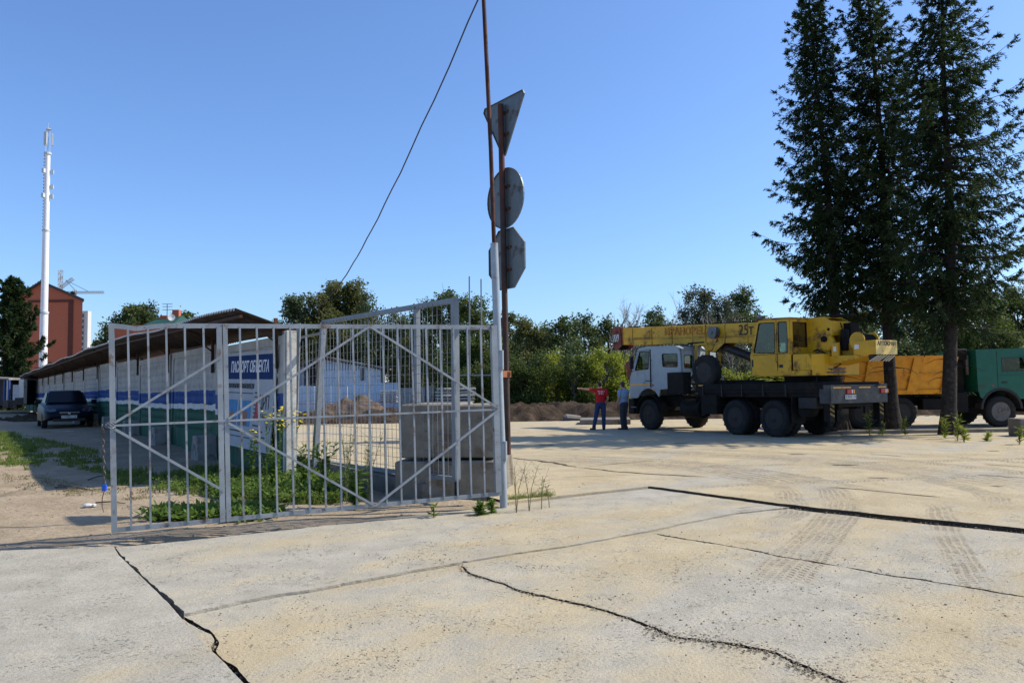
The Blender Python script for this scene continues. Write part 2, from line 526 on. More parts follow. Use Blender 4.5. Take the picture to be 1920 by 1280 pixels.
xs = axis(-1500, 1500, -16, 8, 0.09); ys = axis(-120, 2200, 3.0, 24, 0.09)
XX, YY = np.meshgrid(xs, ys, indexing='ij')
ZZ = ground_z(XX, YY)
nx, ny = XX.shape
idx = np.arange(nx * ny).reshape(nx, ny)
F = np.stack([idx[:-1, :-1], idx[1:, :-1], idx[1:, 1:], idx[:-1, 1:]], -1).reshape(-1, 4)
g = np_obj('ground', np.stack([XX, YY, ZZ], -1).reshape(-1, 3), F, M_DIRT, smooth=True)
tag(g, kind='structure')

# ---- concrete slabs with broken edges
def jag(px, amp, seed, step=0.035, world=False, big=0.0):
    pts = [Vector(p) if world else G(*p).xy for p in px]
    out = []; rnd = random.Random(seed); acc = 0
    for i in range(len(pts) - 1):
        a, b = pts[i], pts[i + 1]; L = (b - a).length; n = max(1, int(L / step))
        nrm = Vector((-(b - a).y, (b - a).x)).normalized()
        for k in range(n + (i == len(pts) - 2)):
            t = k / n; s_ = acc + t * L
            d = amp * (2 * float(vnoise(s_ * 3.1, seed, 1)) + 1.2 * float(vnoise(s_ * 9.0, seed, 2)) + 0.9 * float(vnoise(s_ * 24.0, seed, 3)))
            d += big * float(vnoise(s_ * 1.3, seed, 7))
            q = a.lerp(b, t) + nrm * (d if 0 < s_ else 0)
            out.append(q)
        acc += L
    return out

def offs(pl, w):
    out = []; n = len(pl)
    for i, p in enumerate(pl):
        d = (pl[min(i + 1, n - 1)] - pl[max(i - 1, 0)])
        nrm = Vector((-d.y, d.x)).normalized()
        ww = w(i / (n - 1)) if callable(w) else w
        out.append(p + nrm * ww)
    return out

def slab(poly, z, mat=M_CONC, depth=0.17, tilt=(0, 0), name='concrete_slab', side=1, light=0):
    me = bpy.data.meshes.new(name); bm = bmesh.new()
    c = sum((Vector(p) for p in poly), Vector((0, 0))) / len(poly)
    zz = lambda p: z + tilt[0] * (p[0] - c.x) + tilt[1] * (p[1] - c.y)
    top = [bm.verts.new((p[0], p[1], zz(p))) for p in poly]
    f = bm.faces.new(top)
    if f.normal.z < 0: f.normal_flip()
    f.normal_update()
    bot = [bm.verts.new((v.co.x, v.co.y, v.co.z - depth)) for v in top]
    n = len(top)
    for i in range(n):
        bm.faces.new((top[i], top[(i + 1) % n], bot[(i + 1) % n], bot[i]))
    for q, sf in enumerate([w_ for w_ in bm.faces if w_ is not f]):
        sf.material_index = 0 if q < light else side
    bmesh.ops.triangulate(bm, faces=[f], ngon_method='EAR_CLIP')
    bmesh.ops.recalc_face_normals(bm, faces=bm.faces)
    bm.to_mesh(me); bm.free()
    me.materials.append(mat); me.materials.append(M_JOINT)
    o = bpy.data.objects.new(name, me); COL.objects.link(o)
    return tag(o, kind='structure')

W2 = lambda x, y: Vector((x, y))
# seams
L1 = jag([(213, 1030), (222.7, 1047), (316.7, 1140), (373, 1207), (420, 1253), (445, 1280), (640, 1490)], 0.002, 1)
Bl = jag([(345, 1155), (405, 1141), (470, 1127), (520, 1118), (580, 1110), (640, 1098), (760, 1076), (868, 1056)], 0.011, 2)
Bm = jag([(868, 1056), (960, 1041), (1060, 1027), (1140, 1012), (1215, 998)], 0.011, 3)
Br = jag([(1215, 998), (1290, 982), (1380, 964), (1447, 957), (1478, 954)], 0.010, 4)
Cc = jag([(868, 1060), (880, 1075), (950, 1099), (965, 1106), (1040, 1122), (1140, 1145), (1200, 1168), (1262, 1194), (1340, 1204), (1440, 1222), (1520, 1252), (1600, 1286), (1900, 1420)], 0.016, 5, big=0.04)
Dd = jag([(1217, 999), (1280, 1011), (1360, 1022), (1430, 1037), (1490, 1049), (1560, 1060), (1650, 1076), (1780, 1096), (1925, 1120), (2300, 1185)], 0.015, 6, big=0.03)
Ee = jag([(1220, 918), (1300, 929), (1400, 943), (1480, 954), (1540, 961), (1720, 980), (1925, 1001), (2400, 1052), (3600, 1180)], 0.016, 7, big=0.02)
Ff = jag([(955, 949), (1000, 943), (1040, 938), (1110, 930), (1220, 918)], 0.006, 8)
wobble = lambda a, s_, k=9: (lambda t: a * min(1, t * 22 + .05) * (0.35 + 2.2 * max(0, float(vnoise(t * k, 0.3, s_)) + 0.3) + 0.8 * float(vnoise(t * k * 5, 0.7, s_))))
# left slab
slab([*L1, G(400, 2600).xy, W2(-9, -2), W2(-32, -3.0), *jag([(-24, 0.4), (-5.22, 8.05), tuple(G(213, 1030).xy)], 0.02, 11, world=True)], 0.035, M_CONC_G)
# row one (far row in front of the gate)
r1_top = jag([tuple(G(213, 1030).xy + Vector((0.02, 0.0))), tuple(G(420, 1010).xy), tuple(G(640, 985).xy), tuple(G(800, 967).xy), tuple(G(945, 951).xy), tuple(G(1000, 943).xy), tuple(G(1110, 930).xy), tuple(G(1220, 918).xy)], 0.015, 12, world=True)
E_split = min(range(len(Ee)), key=lambda i: (Ee[i] - G(1478, 954).xy).length)
E1p = offs(Ee[:E_split + 1], lambda t: -0.004 - 0.014 * min(1, t * 1.5))
R1L = offs(jag([(222.7, 1047), (258, 1079), (316.7, 1138), (338, 1152)], 0.014, 13), 0.03)
slab([*r1_top, *E1p, *reversed(Br[:-2]), *reversed(Bm), *reversed(Bl), *reversed(R1L)], 0.022, M_CONC_H, side=0)
# slab between the straight joint and seam C
Bo = lambda pl, d=0.012: offs(pl, -d)
C_lo = offs(Cc, wobble(-0.010, 21, 34)); C_hi = offs(Cc, wobble(0.011, 22, 30))
R4L = jag([(356, 1161), (384, 1178), (404, 1189), (411, 1203), (409, 1220), (420, 1234), (438, 1250), (460, 1270), (484, 1292), (700, 1500)], 0.010, 14)
slab(jag([(343, 1163), (372, 1181), (396, 1192), (401, 1204), (396, 1217), (399, 1229), (392, 1225), (371, 1202), (343, 1163)], 0.004, 16), 0.012)
slab([*R4L, G(700, 2600).xy, G(2600, 2600).xy, G(2300, 1600).xy, *reversed(C_lo), *reversed(Bo(Bl))], 0.0, M_CONC_S)
# slab between C and D
D_lo = offs(Dd, lambda t: -0.006 * min(1, t * 20) + wobble(-0.020, 23, 26)(t)); D_hi = offs(Dd, lambda t: 0.006 * min(1, t * 20) + wobble(0.020, 24, 22)(t))
slab([*C_hi, G(2400, 1600).xy, G(3600, 1400).xy, *reversed(D_lo), *reversed(Bo(Bm))], 0.008)
# slab between D and E
E_lo = offs(Ee[E_split:], lambda t: -0.016 - 0.014 * t + 0.02 * float(vnoise(t * 60, 4, 5))); E_hi = offs(Ee, lambda t: 0.004 + 0.026 * min(1, t * 6) * (0.7 + 0.9 * float(vnoise(t * 50, 1, 5))))
slab([*D_hi, G(4200, 1350).xy, *reversed(E_lo), *reversed(Bo(Br, 0.008))], 0.004)
# the yard beyond
slab([*offs(Ff[:-1], 0.02), *E_hi, W2(30, -4), W2(90, -4), *jag([(90, 36.2), (20, 36.4), (6, 36.9), (-2, 36.6), (-14, 36.8)], 0.08, 15, world=True, step=0.2),
      W2(-14, 30), W2(-4.0, 15.35), W2(-0.75, 11.62), W2(-0.4, 11.45)], 0.055, M_CONC_Y, name='concrete_yard', light=len(Ff) - 2)

# dark soil bed under the slabs
bed = MB(); bed.add([(p.x, p.y, -0.085) for p in (Vector((-5.1, 7.9)), Vector((-2.0, 9.3)), Vector((0.5, 10.9)), Vector((3, 13.6)), Vector((40, 6)), Vector((40, -3)), Vector((-6, -3)))], [(0, 1, 2, 3, 4, 5, 6)])
tag(bed.build('soil_bed', M_JOINT), kind='structure')

# dirt-filled joints of the yard slabs, as sheets lying on it
def joint(px, w, seed, z=0.059):
    pl = jag(px, w * 0.35, seed, step=0.08)
    n = len(pl)
    up = [p + Vector((0, 1)) * 0 for p in pl]
    a = offs(pl, lambda t: w * (0.35 + 0.9 * abs(float(vnoise(t * n * 0.11, seed, 3))) * 2) * min(1, 8 * t + .1, 8 * (1 - t) + .1) / 2)
    b = offs(pl, lambda t: -w * (0.35 + 0.9 * abs(float(vnoise(t * n * 0.13, seed, 4))) * 2) * min(1, 8 * t + .1, 8 * (1 - t) + .1) / 2)
    V = [(p.x, p.y, z) for p in a] + [(p.x, p.y, z) for p in b]
    return V, [(i, i + 1, n + i + 1, n + i) for i in range(n - 1)]
jb = MB()
for k, (pl, w) in enumerate([
    ([(955, 863), (1010, 868), (1060, 877), (1085, 881)], 0.12), ([(1085, 881), (1150, 889), (1210, 894), (1330, 900)], 0.085),
    ([(1553, 920), (1620, 925), (1765, 940)], 0.05), ([(1560, 877), (1612, 877)], 0.14), ([(1478, 856), (1512, 857)], 0.16),
    ([(1625, 901), (1668, 903)], 0.10), ([(1630, 856), (1690, 860)], 0.07), ([(1845, 876), (1925, 881)], 0.06), ([(1830, 896), (1925, 903)], 0.05),
    ([(1855, 918), (1885, 919)], 0.08), ([(1012, 838), (1040, 838)], 0.22), ([(1262, 834), (1290, 834)], 0.18), ([(1358, 839), (1386, 840)], 0.2),
    ([(1610, 833), (1624, 833)], 0.16), ([(1850, 850), (1875, 850)], 0.14), ([(1440, 955), (1380, 962)], 0.03), ([(1095, 880), (1230, 868)], 0.03), ([(1050, 901), (1180, 896)], 0.02)]):
    V, Fc = joint(pl, w, 30 + k)
    jb.add(V, Fc)
tag(jb.build('slab_joints', M_JOINT), kind='structure')

# crumbled concrete along the broken seams
def stones(name, centers, sizes, mat, seed=0, flat=0.6):
    rng = np.random.default_rng(seed)
    ico = np.array([(0, 0, 1), (.894, 0, .447), (.276, .851, .447), (-.724, .526, .447), (-.724, -.526, .447), (.276, -.851, .447), (.724, .526, -.447), (-.276, .851, -.447), (-.894, 0, -.447), (-.276, -.851, -.447), (.724, -.526, -.447), (0, 0, -1)])
    ft = np.array([(0, 1, 2), (0, 2, 3), (0, 3, 4), (0, 4, 5), (0, 5, 1), (1, 6, 2), (2, 7, 3), (3, 8, 4), (4, 9, 5), (5, 10, 1), (2, 6, 7), (3, 7, 8), (4, 8, 9), (5, 9, 10), (1, 10, 6), (6, 11, 7), (7, 11, 8), (8, 11, 9), (9, 11, 10), (10, 11, 6)])
    V = []; Fa = []
    for i, (c, s_) in enumerate(zip(centers, sizes)):
        v = ico * (1 + 0.35 * rng.standard_normal((12, 1)).clip(-1, 1)) * np.array([1, rng.uniform(.6, 1), flat * rng.uniform(.6, 1.1)])
        a = rng.uniform(0, 6.28); ca, sa = math.cos(a), math.sin(a)
        v = np.stack([v[:, 0] * ca - v[:, 1] * sa, v[:, 0] * sa + v[:, 1] * ca, v[:, 2]], 1) * s_
        V.append(v + np.array(c)); Fa.append(ft + 12 * i)
    return np_obj(name, np.concatenate(V), np.concatenate(Fa), mat)

rng = np.random.default_rng(4)
M_CRUMB = soil_mat('concrete crumbs', (0.34, 0.28, 0.20), (0.44, 0.37, 0.27), (0.22, 0.18, 0.13), 3.0)
cs = []; sz = []
for pl, per, sp, zlo, r0, r1 in ((Cc, 16, 0.022, 0.0, .002, .012), (Dd, 9, 0.020, 0.0, .002, .009), (Ee, 6, 0.03, .01, .003, .012), (R4L, 9, 0.05, -.03, .004, .018), (R1L, 6, 0.03, -.02, .004, .016), (Bl, 5, 0.02, .0, .002, .008), (Bm, 5, 0.02, .0, .002, .008)):
    for p in pl:
        if not (-6 < p.x < 12 and 3.5 < p.y < 16): continue
        far = max(0, p.y - 8) / 8
        for k in range(per if pl is not Cc or p.y > 5.3 else per * 2):
            q = p + Vector(rng.normal(0, sp * (2.4 if (pl is Cc and p.y < 5.3) else 1.0), 2))
            s_ = float(rng.uniform(r0, r1)) * float(rng.uniform(.5, 1))
            cs.append((q.x, q.y, zlo + s_ * 0.2 + (0.006 if abs((q - p).length) > .03 else -0.02))); sz.append(s_)
o = stones('crumbled_concrete', cs, sz, M_CRUMB, 1)
tag(o, 'crumbled grit lying along the broken slab seams', 'gravel', kind='stuff')
# pebbles strewn on slabs and dirt
cs = []; sz = []
for k in range(4000):
    d = 3.9 + 9 * rng.random() ** 1.3; a = rng.uniform(-.62, .62)
    x, y = d * math.tan(a), d
    z = 0.03 if poly_sd(np.array([x]), np.array([y]), dirt_poly)[0] < 0 else gz(x, y)
    if z == 0.03 and y > 12.2: z = .055
    s_ = 0.0018 + 0.0065 * rng.random() ** 5
    if z != 0.03: s_ *= 2.0
    cs.append((x, y, z + s_ * .2)); sz.append(s_)
for k in range(1500):
    x = rng.uniform(-14, 0); y = rng.uniform(8, 16)
    if poly_sd(np.array([x]), np.array([y]), dirt_poly)[0] > 0.05:
        s_ = 0.005 + 0.02 * rng.random() ** 4
        cs.append((x, y, gz(x, y) + s_ * .2)); sz.append(s_)
for px, py, n, sp in ((585, 1165, 260, .34), (740, 1050, 200, .4), (1010, 1063, 160, .12), (1395, 1085, 420, .38), (540, 1135, 120, .2), (855, 1165, 160, .3), (705, 1230, 200, .25), (1090, 1120, 160, .35), (940, 1010, 120, .4), (1500, 1180, 220, .4), (1700, 1130, 200, .5), (1640, 1060, 160, .4), (1330, 1010, 120, .4), (420, 1210, 120, .25), (150, 1160, 120, .4), (1560, 1040, 200, .4), (1300, 1170, 200, .3)):
    c = G(px, py, 0.02)
    for k in range(int(n * .5)):
        q = c + Vector((rng.normal(0, sp), rng.normal(0, sp * .6), 0)); s_ = 0.002 + 0.008 * rng.random() ** 3
        cs.append((q.x, q.y, .030 if q.y > 6.3 and q.x < 1.0 + (q.y - 6) else .012)); sz.append(s_)
o = stones('loose_pebbles', cs, sz, M_CRUMB, 2)
tag(o, 'small loose pebbles and clods strewn over slabs and dirt', 'gravel', kind='stuff')

# ------------------------------------------------------------------ soil bank beyond the yard
def heightfield(name, x0, x1, y0, y1, step, fn, mat, kind=None, skirt=True):
    X, Y = np.meshgrid(np.arange(x0, x1, step), np.arange(y0, y1, step), indexing='ij')
    Z = fn(X, Y); n1, n2 = X.shape; ii = np.arange(n1 * n2).reshape(n1, n2)
    Fq = np.stack([ii[:-1, :-1], ii[1:, :-1], ii[1:, 1:], ii[:-1, 1:]], -1).reshape(-1, 4)
    o = np_obj(name, np.stack([X, Y, Z], -1).reshape(-1, 3), Fq, mat, smooth=False)
    if kind: tag(o, kind=kind)
    return o
def bank(X, Y):
    t = np.clip((Y - 37.2 - 0.5 * fbm(X * .4, X * 0, 3)) / 2.6, 0, 1); b = np.clip((60 - Y) / 4, 0, 1)
    h = 0.54 * t * t * (3 - 2 * t)
    edge = 1 - np.clip((Y - 42) / 6, 0, 1)
    lump = (0.55 * fbm(X * .8, Y * 1.0, 12, 4) + 0.35 * np.abs(fbm(X * 2.6, Y * 2.6, 14, 3))) * (0.3 + 0.7 * np.clip(t * 3, 0, 1)) * (0.35 + .65 * edge)
    left = np.clip((-1 - X) / 8, 0, 1) * 0.25
    return -0.10 + (h + lump * 1.15 - left * t) * b
heightfield('soil_bank', -30, 62, 36.9, 62, 0.16, bank, M_SOIL, 'structure')
# ------------------------------------------------------------------ CONCRETE FENCE WITH PAINTED BANDS
WN = Vector((-0.819, -0.573))                 # towards the camera side
def wbase(s): return 0.16 + 0.17 * min(1, s / 18)
def wall_mat():
    m = NT('painted fence bands'); p = m.objc()
    sep = m.new('ShaderNodeSeparateXYZ'); m.l.new(p, sep.inputs[0])
    z = m.math('ADD', sep.outputs[2], m.math('MULTIPLY', m.math('SUBTRACT', m.noise(p, 1.1, 5), 0.5), 0.16))
    white = m.mix(m.ramp(m.noise(p, 2.0, 6, 0.65), 0.35, 0.7), (0.34, 0.33, 0.30), (0.46, 0.45, 0.41))
    col = m.mix(m.math('LESS_THAN', z, 1.45), white, (0.013, 0.06, 0.225))
    col = m.mix(m.math('LESS_THAN', z, 1.14), col, (0.62, 0.62, 0.60))
    col = m.mix(m.math('LESS_THAN', z, 1.01), col, (0.012, 0.085, 0.05))
    col = m.mix(m.math('MULTIPLY', m.ramp(m.noise(m.scaled(p, (1, 1, .3)), 3.0, 7, 0.7), 0.50, 0.72), 0.55), col, (0.17, 0.145, 0.11))
    m.col(col); m.rough(0.85); m.bump(m.noise(p, 30, 5, 0.7), 0.35, 0.01)
    return m.mat
M_WALL = wall_mat()
M_RUSTD = paint('dark rusty steel', (0.045, 0.028, 0.02), 0.8, 0.2, 0.3, (0.12, 0.045, 0.02), 0.5)
M_SHEET = paint('weathered roofing sheet', (0.30, 0.29, 0.28), 0.75, 0.0, 0.2, (0.14, 0.10, 0.07), 0.6, 1.5)
S_LEN, NP_ = 4.6, 15
fence = thing('concrete_fence', 'long concrete panel fence painted white, blue and green under a rusty canopy', 'fence', (WALL0.x, WALL0.y, 0.0), math.atan2(WDIR.y, WDIR.x))
# local x runs along the fence away from the camera, local y = +90deg from it (towards the dirt side)
proto = None
for k in range(NP_):
    o = None
    zb = wbase(k * S_LEN) - 0.05 + (0.04 if k % 3 == 1 else 0.0) - (0.03 if k % 4 == 2 else 0)
    if proto is None:
        b = MB(); H = 2.48
        b.bb(0.03, S_LEN - 0.03, -0.06, 0.04, 0, H)
        b.bb(0.03, S_LEN - 0.03, -0.07, 0.065, H - 0.16, H)           # top band
        b.bb(0.03, 0.22, -0.07, 0.07, 0, H - 0.16); b.bb(S_LEN - 0.22, S_LEN - 0.03, -0.07, 0.07, 0, H - 0.16)
        for r in range(9):                                               # raised diamonds of the panel face
            for c in range(19):
                x = 0.42 + c * 0.21 + (0.1 if r % 2 else 0); z = H - 0.30 - r * 0.2
                if x > S_LEN - 0.4: continue
                b.add([(x - .085, .041, z), (x, .041, z - .085), (x + .085, .041, z), (x, .041, z + .085), (x, .072, z)], [(0, 1, 4), (1, 2, 4), (2, 3, 4), (3, 0, 4)])
        proto = b.build('panel', M_WALL, fence)
        o = proto
    else:
        o = proto.copy(); COL.objects.link(o); o.parent = fence
    o.location = (k * S_LEN, 0, zb); o.rotation_euler = (0.012 * math.sin(k * 2.1), 0.0, 0)
    # a cone-shaped footing block beside every joint
ft = None
for k in range(10):
    if ft is None:
        b = MB(); b.prism([(-.32, 0.02, -.1), (.32, 0.02, -.1), (.2, 0.02, .48), (-.2, 0.02, .48)], (0, .42, 0)); ft = b.build('footing', paint('grey footing concrete', (.26, .25, .23), .9, 0, .2, (.12, .1, .08), .4), fence, bevel=.02); o = ft
    else:
        o = ft.copy(); COL.objects.link(o); o.parent = fence
    o.location = (k * S_LEN + 0.05 + 4.6, 0.05, wbase(k * S_LEN + 4.6) - 0.02)
# end post
b = MB(); b.bb(-0.12, 0.02, -0.10, 0.08, 0.1, 2.66); b.bb(-0.09, -0.01, .08, .10, .2, 2.6)
b.build('end_post', paint('pale post concrete', (0.52, 0.50, 0.44), 0.9, 0, 0.15, (0.25, 0.2, 0.15), 0.35), fence, bevel=0.02)

# canopy over it
CS0, CS1 = 0.25, 63.0
def cz_in(s): return 2.70 + 0.10 * min(1, s / 20) + 0.10 * s / 69
def cz_out(s): return cz_in(s) + 0.31 + 0.22 * min(1, s / 14) - 0.25 * s / 63
can = thing('canopy', 'long canopy of corrugated sheets sloping over the painted concrete fence', 'canopy', (WALL0.x, WALL0.y, 0), math.atan2(WDIR.y, WDIR.x))
ns = int((CS1 - CS0) / 0.045)
V = []; Fq = []
for i in range(ns + 1):
    s = CS0 + (CS1 - CS0) * i / ns
    dz = 0.022 * math.sin(s * 2 * math.pi / 0.18) + 0.03 * math.sin(s * 0.7) + 0.02 * float(vnoise(s * 1.3, 0, 5))
    for (y, z) in ((-0.22, cz_in(s) - 0.04), (0.86, cz_out(s)), (0.86, cz_out(s) + 0.022), (-0.22, cz_in(s) - 0.018)):
        V.append((s, y + 0.02 * float(vnoise(s / 1.75, 2, 6)), z + dz))
for i in range(ns):
    for k in range(4):
        Fq.append((4 * i + k, 4 * i + (k + 1) % 4, 4 * i + 4 + (k + 1) % 4, 4 * i + 4 + k))
M_UNDER = paint('shade-darkened sheet underside', (0.040, 0.030, 0.024), 0.9, 0, 0.3, (0.08, 0.06, 0.045), 0.4)  # shade under the canopy, coloured into the sheet's lower face
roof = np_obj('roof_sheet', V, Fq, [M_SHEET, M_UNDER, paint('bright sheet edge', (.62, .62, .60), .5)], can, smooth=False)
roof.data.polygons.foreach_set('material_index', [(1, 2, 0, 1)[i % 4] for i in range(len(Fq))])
b = MB()
for y, f in ((0.0, 0.16), (0.75, 0.88)):
    pts = [(s, y, cz_in(s) - 0.04 + (cz_out(s) + .04 - cz_in(s)) * f - 0.065) for s in np.arange(CS0, CS1, 2.0)]
    for a_, c_ in zip(pts[:-1], pts[1:]): b.bar(a_, c_, 0.05, 0.05)
b.build('purlin', M_RUSTD, can)
bp = None
for k in range(14):
    s = 0.12 + k * S_LEN if k else 0.4
    if bp is None:
        b = MB()
        b.bb(-.03, .03, .07, .13, 1.98, 2.88)                 # upright bolted on the fence
        b.bar((0, -.2, 2.60), (0, .83, 2.99), .045, .05)
        b.bar((0, .1, 2.45), (0, .62, 2.85), .03, .03)
        bp = b.build('bracket', M_RUSTD, can); o = bp
    else:
        o = bp.copy(); COL.objects.link(o); o.parent = can
    o.location = (s, 0, cz_in(s) - 2.70 + (0.12 if k > 1 else 0.03))

# poster board leaning against the first panel
def wpt(s, out, z):
    p = WALL0 + WDIR * s + WN * out
    return Vector((p.x, p.y, z))
M_PW = paint('poster white', (0.42, 0.44, 0.46), 0.85, 0, 0.05, (0.3, 0.3, 0.28), 0.2, spec=.1)
M_PB = paint('poster blue', (0.016, 0.042, 0.135), 0.85, 0, 0.08, spec=.1)
M_PSKY = paint('poster sky', (0.10, 0.26, 0.46), 0.85, 0, 0.15, spec=.1)
M_PT = paint('poster ink', (0.03, 0.03, 0.035), 0.6, 0, 0.1)
M_PWT = paint('poster lettering', (0.75, 0.77, 0.8), 0.6, 0, 0.03)
M_BRK = paint('poster brick print', (0.26, 0.10, 0.06), 0.6, 0, 0.2)
M_PRED = paint('poster red', (0.35, 0.01, 0.03), 0.6, 0, 0.1)
s0, s1 = 0.62, 3.6
bl, br, tl, tr_ = wpt(3.45, .26, .56), wpt(.46, .19, .50), wpt(3.42, .12, 2.42), wpt(.34, .12, 2.42)
ex = (br - bl); ey = (tl - bl)
pb = thing('poster_board', 'construction site board headed with big Cyrillic letters leaning on the fence', 'sign', tuple(bl))
W_, H_ = ex.length, ey.length
ex.normalize(); ey = (ey - ex * ey.dot(ex)).normalized()
PMx = frame_m((0, 0, 0), ex, ey)
def pq(x0, x1, y0, y1, z): return [PMx @ Vector((x, y, z)) for x, y in ((x0, y0), (x1, y0), (x1, y1), (x0, y1))]
b = MB(); b.prism(pq(0, W_, 0, H_, -0.02), PMx.to_3x3() @ Vector((0, 0, 0.02))); b.build('board', M_PW, pb)
def flat(name, mat, rects, z=0.003):
    b = MB()
    for r in rects: b.prism(pq(*r, z - 0.002), PMx.to_3x3() @ Vector((0, 0, 0.002)))
    return b.build(name, mat, pb)
flat('header_band', M_PB, [(0.06, W_ - .12, H_ - .54, H_ - .07)])
T = lambda x, y, z=0.006: PMx @ Matrix.Translation((x, y, z))
text_part('heading', 'ПАСПОРТ ОБЪЕКТА', 0.30, M_PWT, pb, T(W_ * .5, H_ - .31), width=W_ * .76, bold=.006)
text_part('subheading', 'МНОГОКВАРТИРНЫЙ МНОГОЭТАЖНЫЙ ЖИЛОЙ ДОМ', 0.13, M_PT, pb, T(W_ * .33, H_ - .68), width=W_ * .60)
flat('rule', M_PT, [(.08, W_ * .62, H_ - .82, H_ - .80)])
flat('picture', M_PSKY, [(.10, W_ * .32, .42, H_ - .95)]); flat('picture', M_PSKY, [(W_ * .35, W_ * .60, .42, H_ - .95)])
flat('printed_tower', M_BRK, [(.16, W_ * .24, .44, H_ - 1.28), (.3, W_ * .27, .44, H_ - 1.20)], 0.006)
flat('printed_tower', M_BRK, [(W_ * .38, W_ * .5, .44, H_ - 1.30), (W_ * .44, W_ * .54, .44, H_ - 1.16)], 0.006)
rows = [(x0, x1, .52 + .09 * i, .56 + .09 * i) for i in range(12) for (x0, x1) in ((.18, W_ * .15), (W_ * .17, W_ * .25), (W_ * .39, W_ * .46), (W_ * .475, W_ * .53)) if .56 + .09 * i < H_ - 1.3]
flat('printed_windows', paint('poster dark print', (.07, .08, .10), .6), [q for q in rows if q[0] < W_ * .3], 0.008)
flat('printed_windows', paint('poster dark print', (.07, .08, .10), .6), [q for q in rows if q[0] > W_ * .3], 0.008)
b = MB(); b.prism([PMx @ Vector((x, y, .003)) for x, y in ((W_ * .67, H_ - 1.28), (W_ * .765, H_ - 1.28), (W_ * .735, H_ - .72), (W_ * .715, H_ - .68))], PMx.to_3x3() @ Vector((0, 0, .002))); b.build('logo_tower', M_PRED, pb)
flat('logo_bars', M_PT, [(W_ * .655, W_ * .70, H_ - 1.26 + i * .075, H_ - 1.235 + i * .075) for i in range(7)], .007)
text_part('logo_text', 'ЦРП', 0.36, M_PT, pb, T(W_ * .84, H_ - .98), width=W_ * .17)
text_part('logo_word', 'ЭТАЖ', 0.11, M_PT, pb, T(W_ * .82, H_ - 1.22), width=W_ * .15)
flat('small_print', M_PT, [(W_ * .655, W_ * (.80 + .1 * ((i * 7) % 3) / 2), H_ - 1.42 - i * .1, H_ - 1.39 - i * .1) for i in range(9)] + [(.12, W_ * .5, .30, .33), (.12, W_ * .62, .20, .22)], .005)

# ------------------------------------------------------------------ BARRED SWING GATE IN FRONT
M_GALV = paint('pale grey gate paint', (0.245, 0.27, 0.29), 0.5, 0.25, 0.15, (0.15, 0.10, 0.07), 0.30, 7.0, 0.1, 80)
Y1, Y2 = 8.37, 10.27
gTL, gBL, gTR, gBR = PT(203.5, 606, Y1), PT(209, 998, Y1), PT(931, 610, Y2), PT(940, 928, Y2)
gate = thing('swing_gate', 'pale grey barred steel gate with diamond bracing standing open', 'gate', tuple(gBR))
def gp(t, v, dz=0.0):
    a = gBL.lerp(gBR, t); c = gTL.lerp(gTR, t)
    # the top rail is dented near its free end
    d = -0.035 * math.exp(-((t - 0.06) / 0.03) ** 2) if v > 0.97 else 0
    return a.lerp(c, v) + Vector((0, 0, dz + d))
gn = (gBR - gBL).cross(Vector((0, 0, 1))).normalized()
def gb(name, segs, w, h, shift=0.0):
    b = MB()
    for a, c in segs: b.bar(a + gn * shift, c + gn * shift, w, h, up=gn)
    return b.build(name, M_GALV, gate, off=tuple(gBR))
ts = [0, .03, .06, .09, .12, .25, .5, .75, 1]
def L_angle(name, pts, flat_, depth):
    """angle-iron rail: an upright leg and a ledge"""
    b = MB()
    for a, c in zip(pts[:-1], pts[1:]):
        b.bar(a, c, 0.006, 0.05, up=(0, 0, 1)); b.bar(a + Vector((0, 0, depth)) + gn * -0.025, c + Vector((0, 0, depth)) + gn * -0.025, 0.05, 0.006, up=(0, 0, 1))
    return b.build(name, M_GALV, gate, off=tuple(gBR))
L_angle('top_rail', [gp(t, 0.989) for t in ts], 0.05, 0.025)
L_angle('bottom_rail', [gp(t, 0.011) for t in (0, .25, 1)], 0.05, -0.025)
gb('side_stile', [(gp(0.006, 0), gp(0.006, 1)), (gp(.245, 0), gp(.245, .985))], 0.055, 0.05)
gb('centre_stile', [(gp(0.259, 0), gp(0.259, 1))], 0.05, 0.05)
gb('hinge_stile', [(gp(0.99, 0.02), gp(0.99, 1))], 0.08, 0.06)
gb('middle_rail', [(gp(0.0, .507), gp(1.0, .503))], 0.022, 0.022, 0.022)
gb('brace', [(gp(0.01, .52), gp(.25, .833)), (gp(0.01, .49), gp(.25, .154)), (gp(.262, .515), gp(.625, .99)), (gp(.625, .99), gp(.995, .51)), (gp(.262, .495), gp(.628, .01)), (gp(.628, .01), gp(.995, .50))], 0.026, 0.024, 0.03)
for i in list(range(1, 6)) + list(range(7, 24)):
    t = i / 24 if i < 7 else 0.2535 + (i - 6) / 18 * (1 - 0.2535) * 0.985
    rb = random.Random(i)
    a, c = gp(t, 0.012), gp(t + .001 * rb.uniform(-1, 1), 0.985)
    mid = a.lerp(c, .5) + Vector((rb.uniform(-1, 1) * .006, 0, 0))
    gb('bar', [(a, mid), (mid, c)], 0.021, 0.021, 0.004)

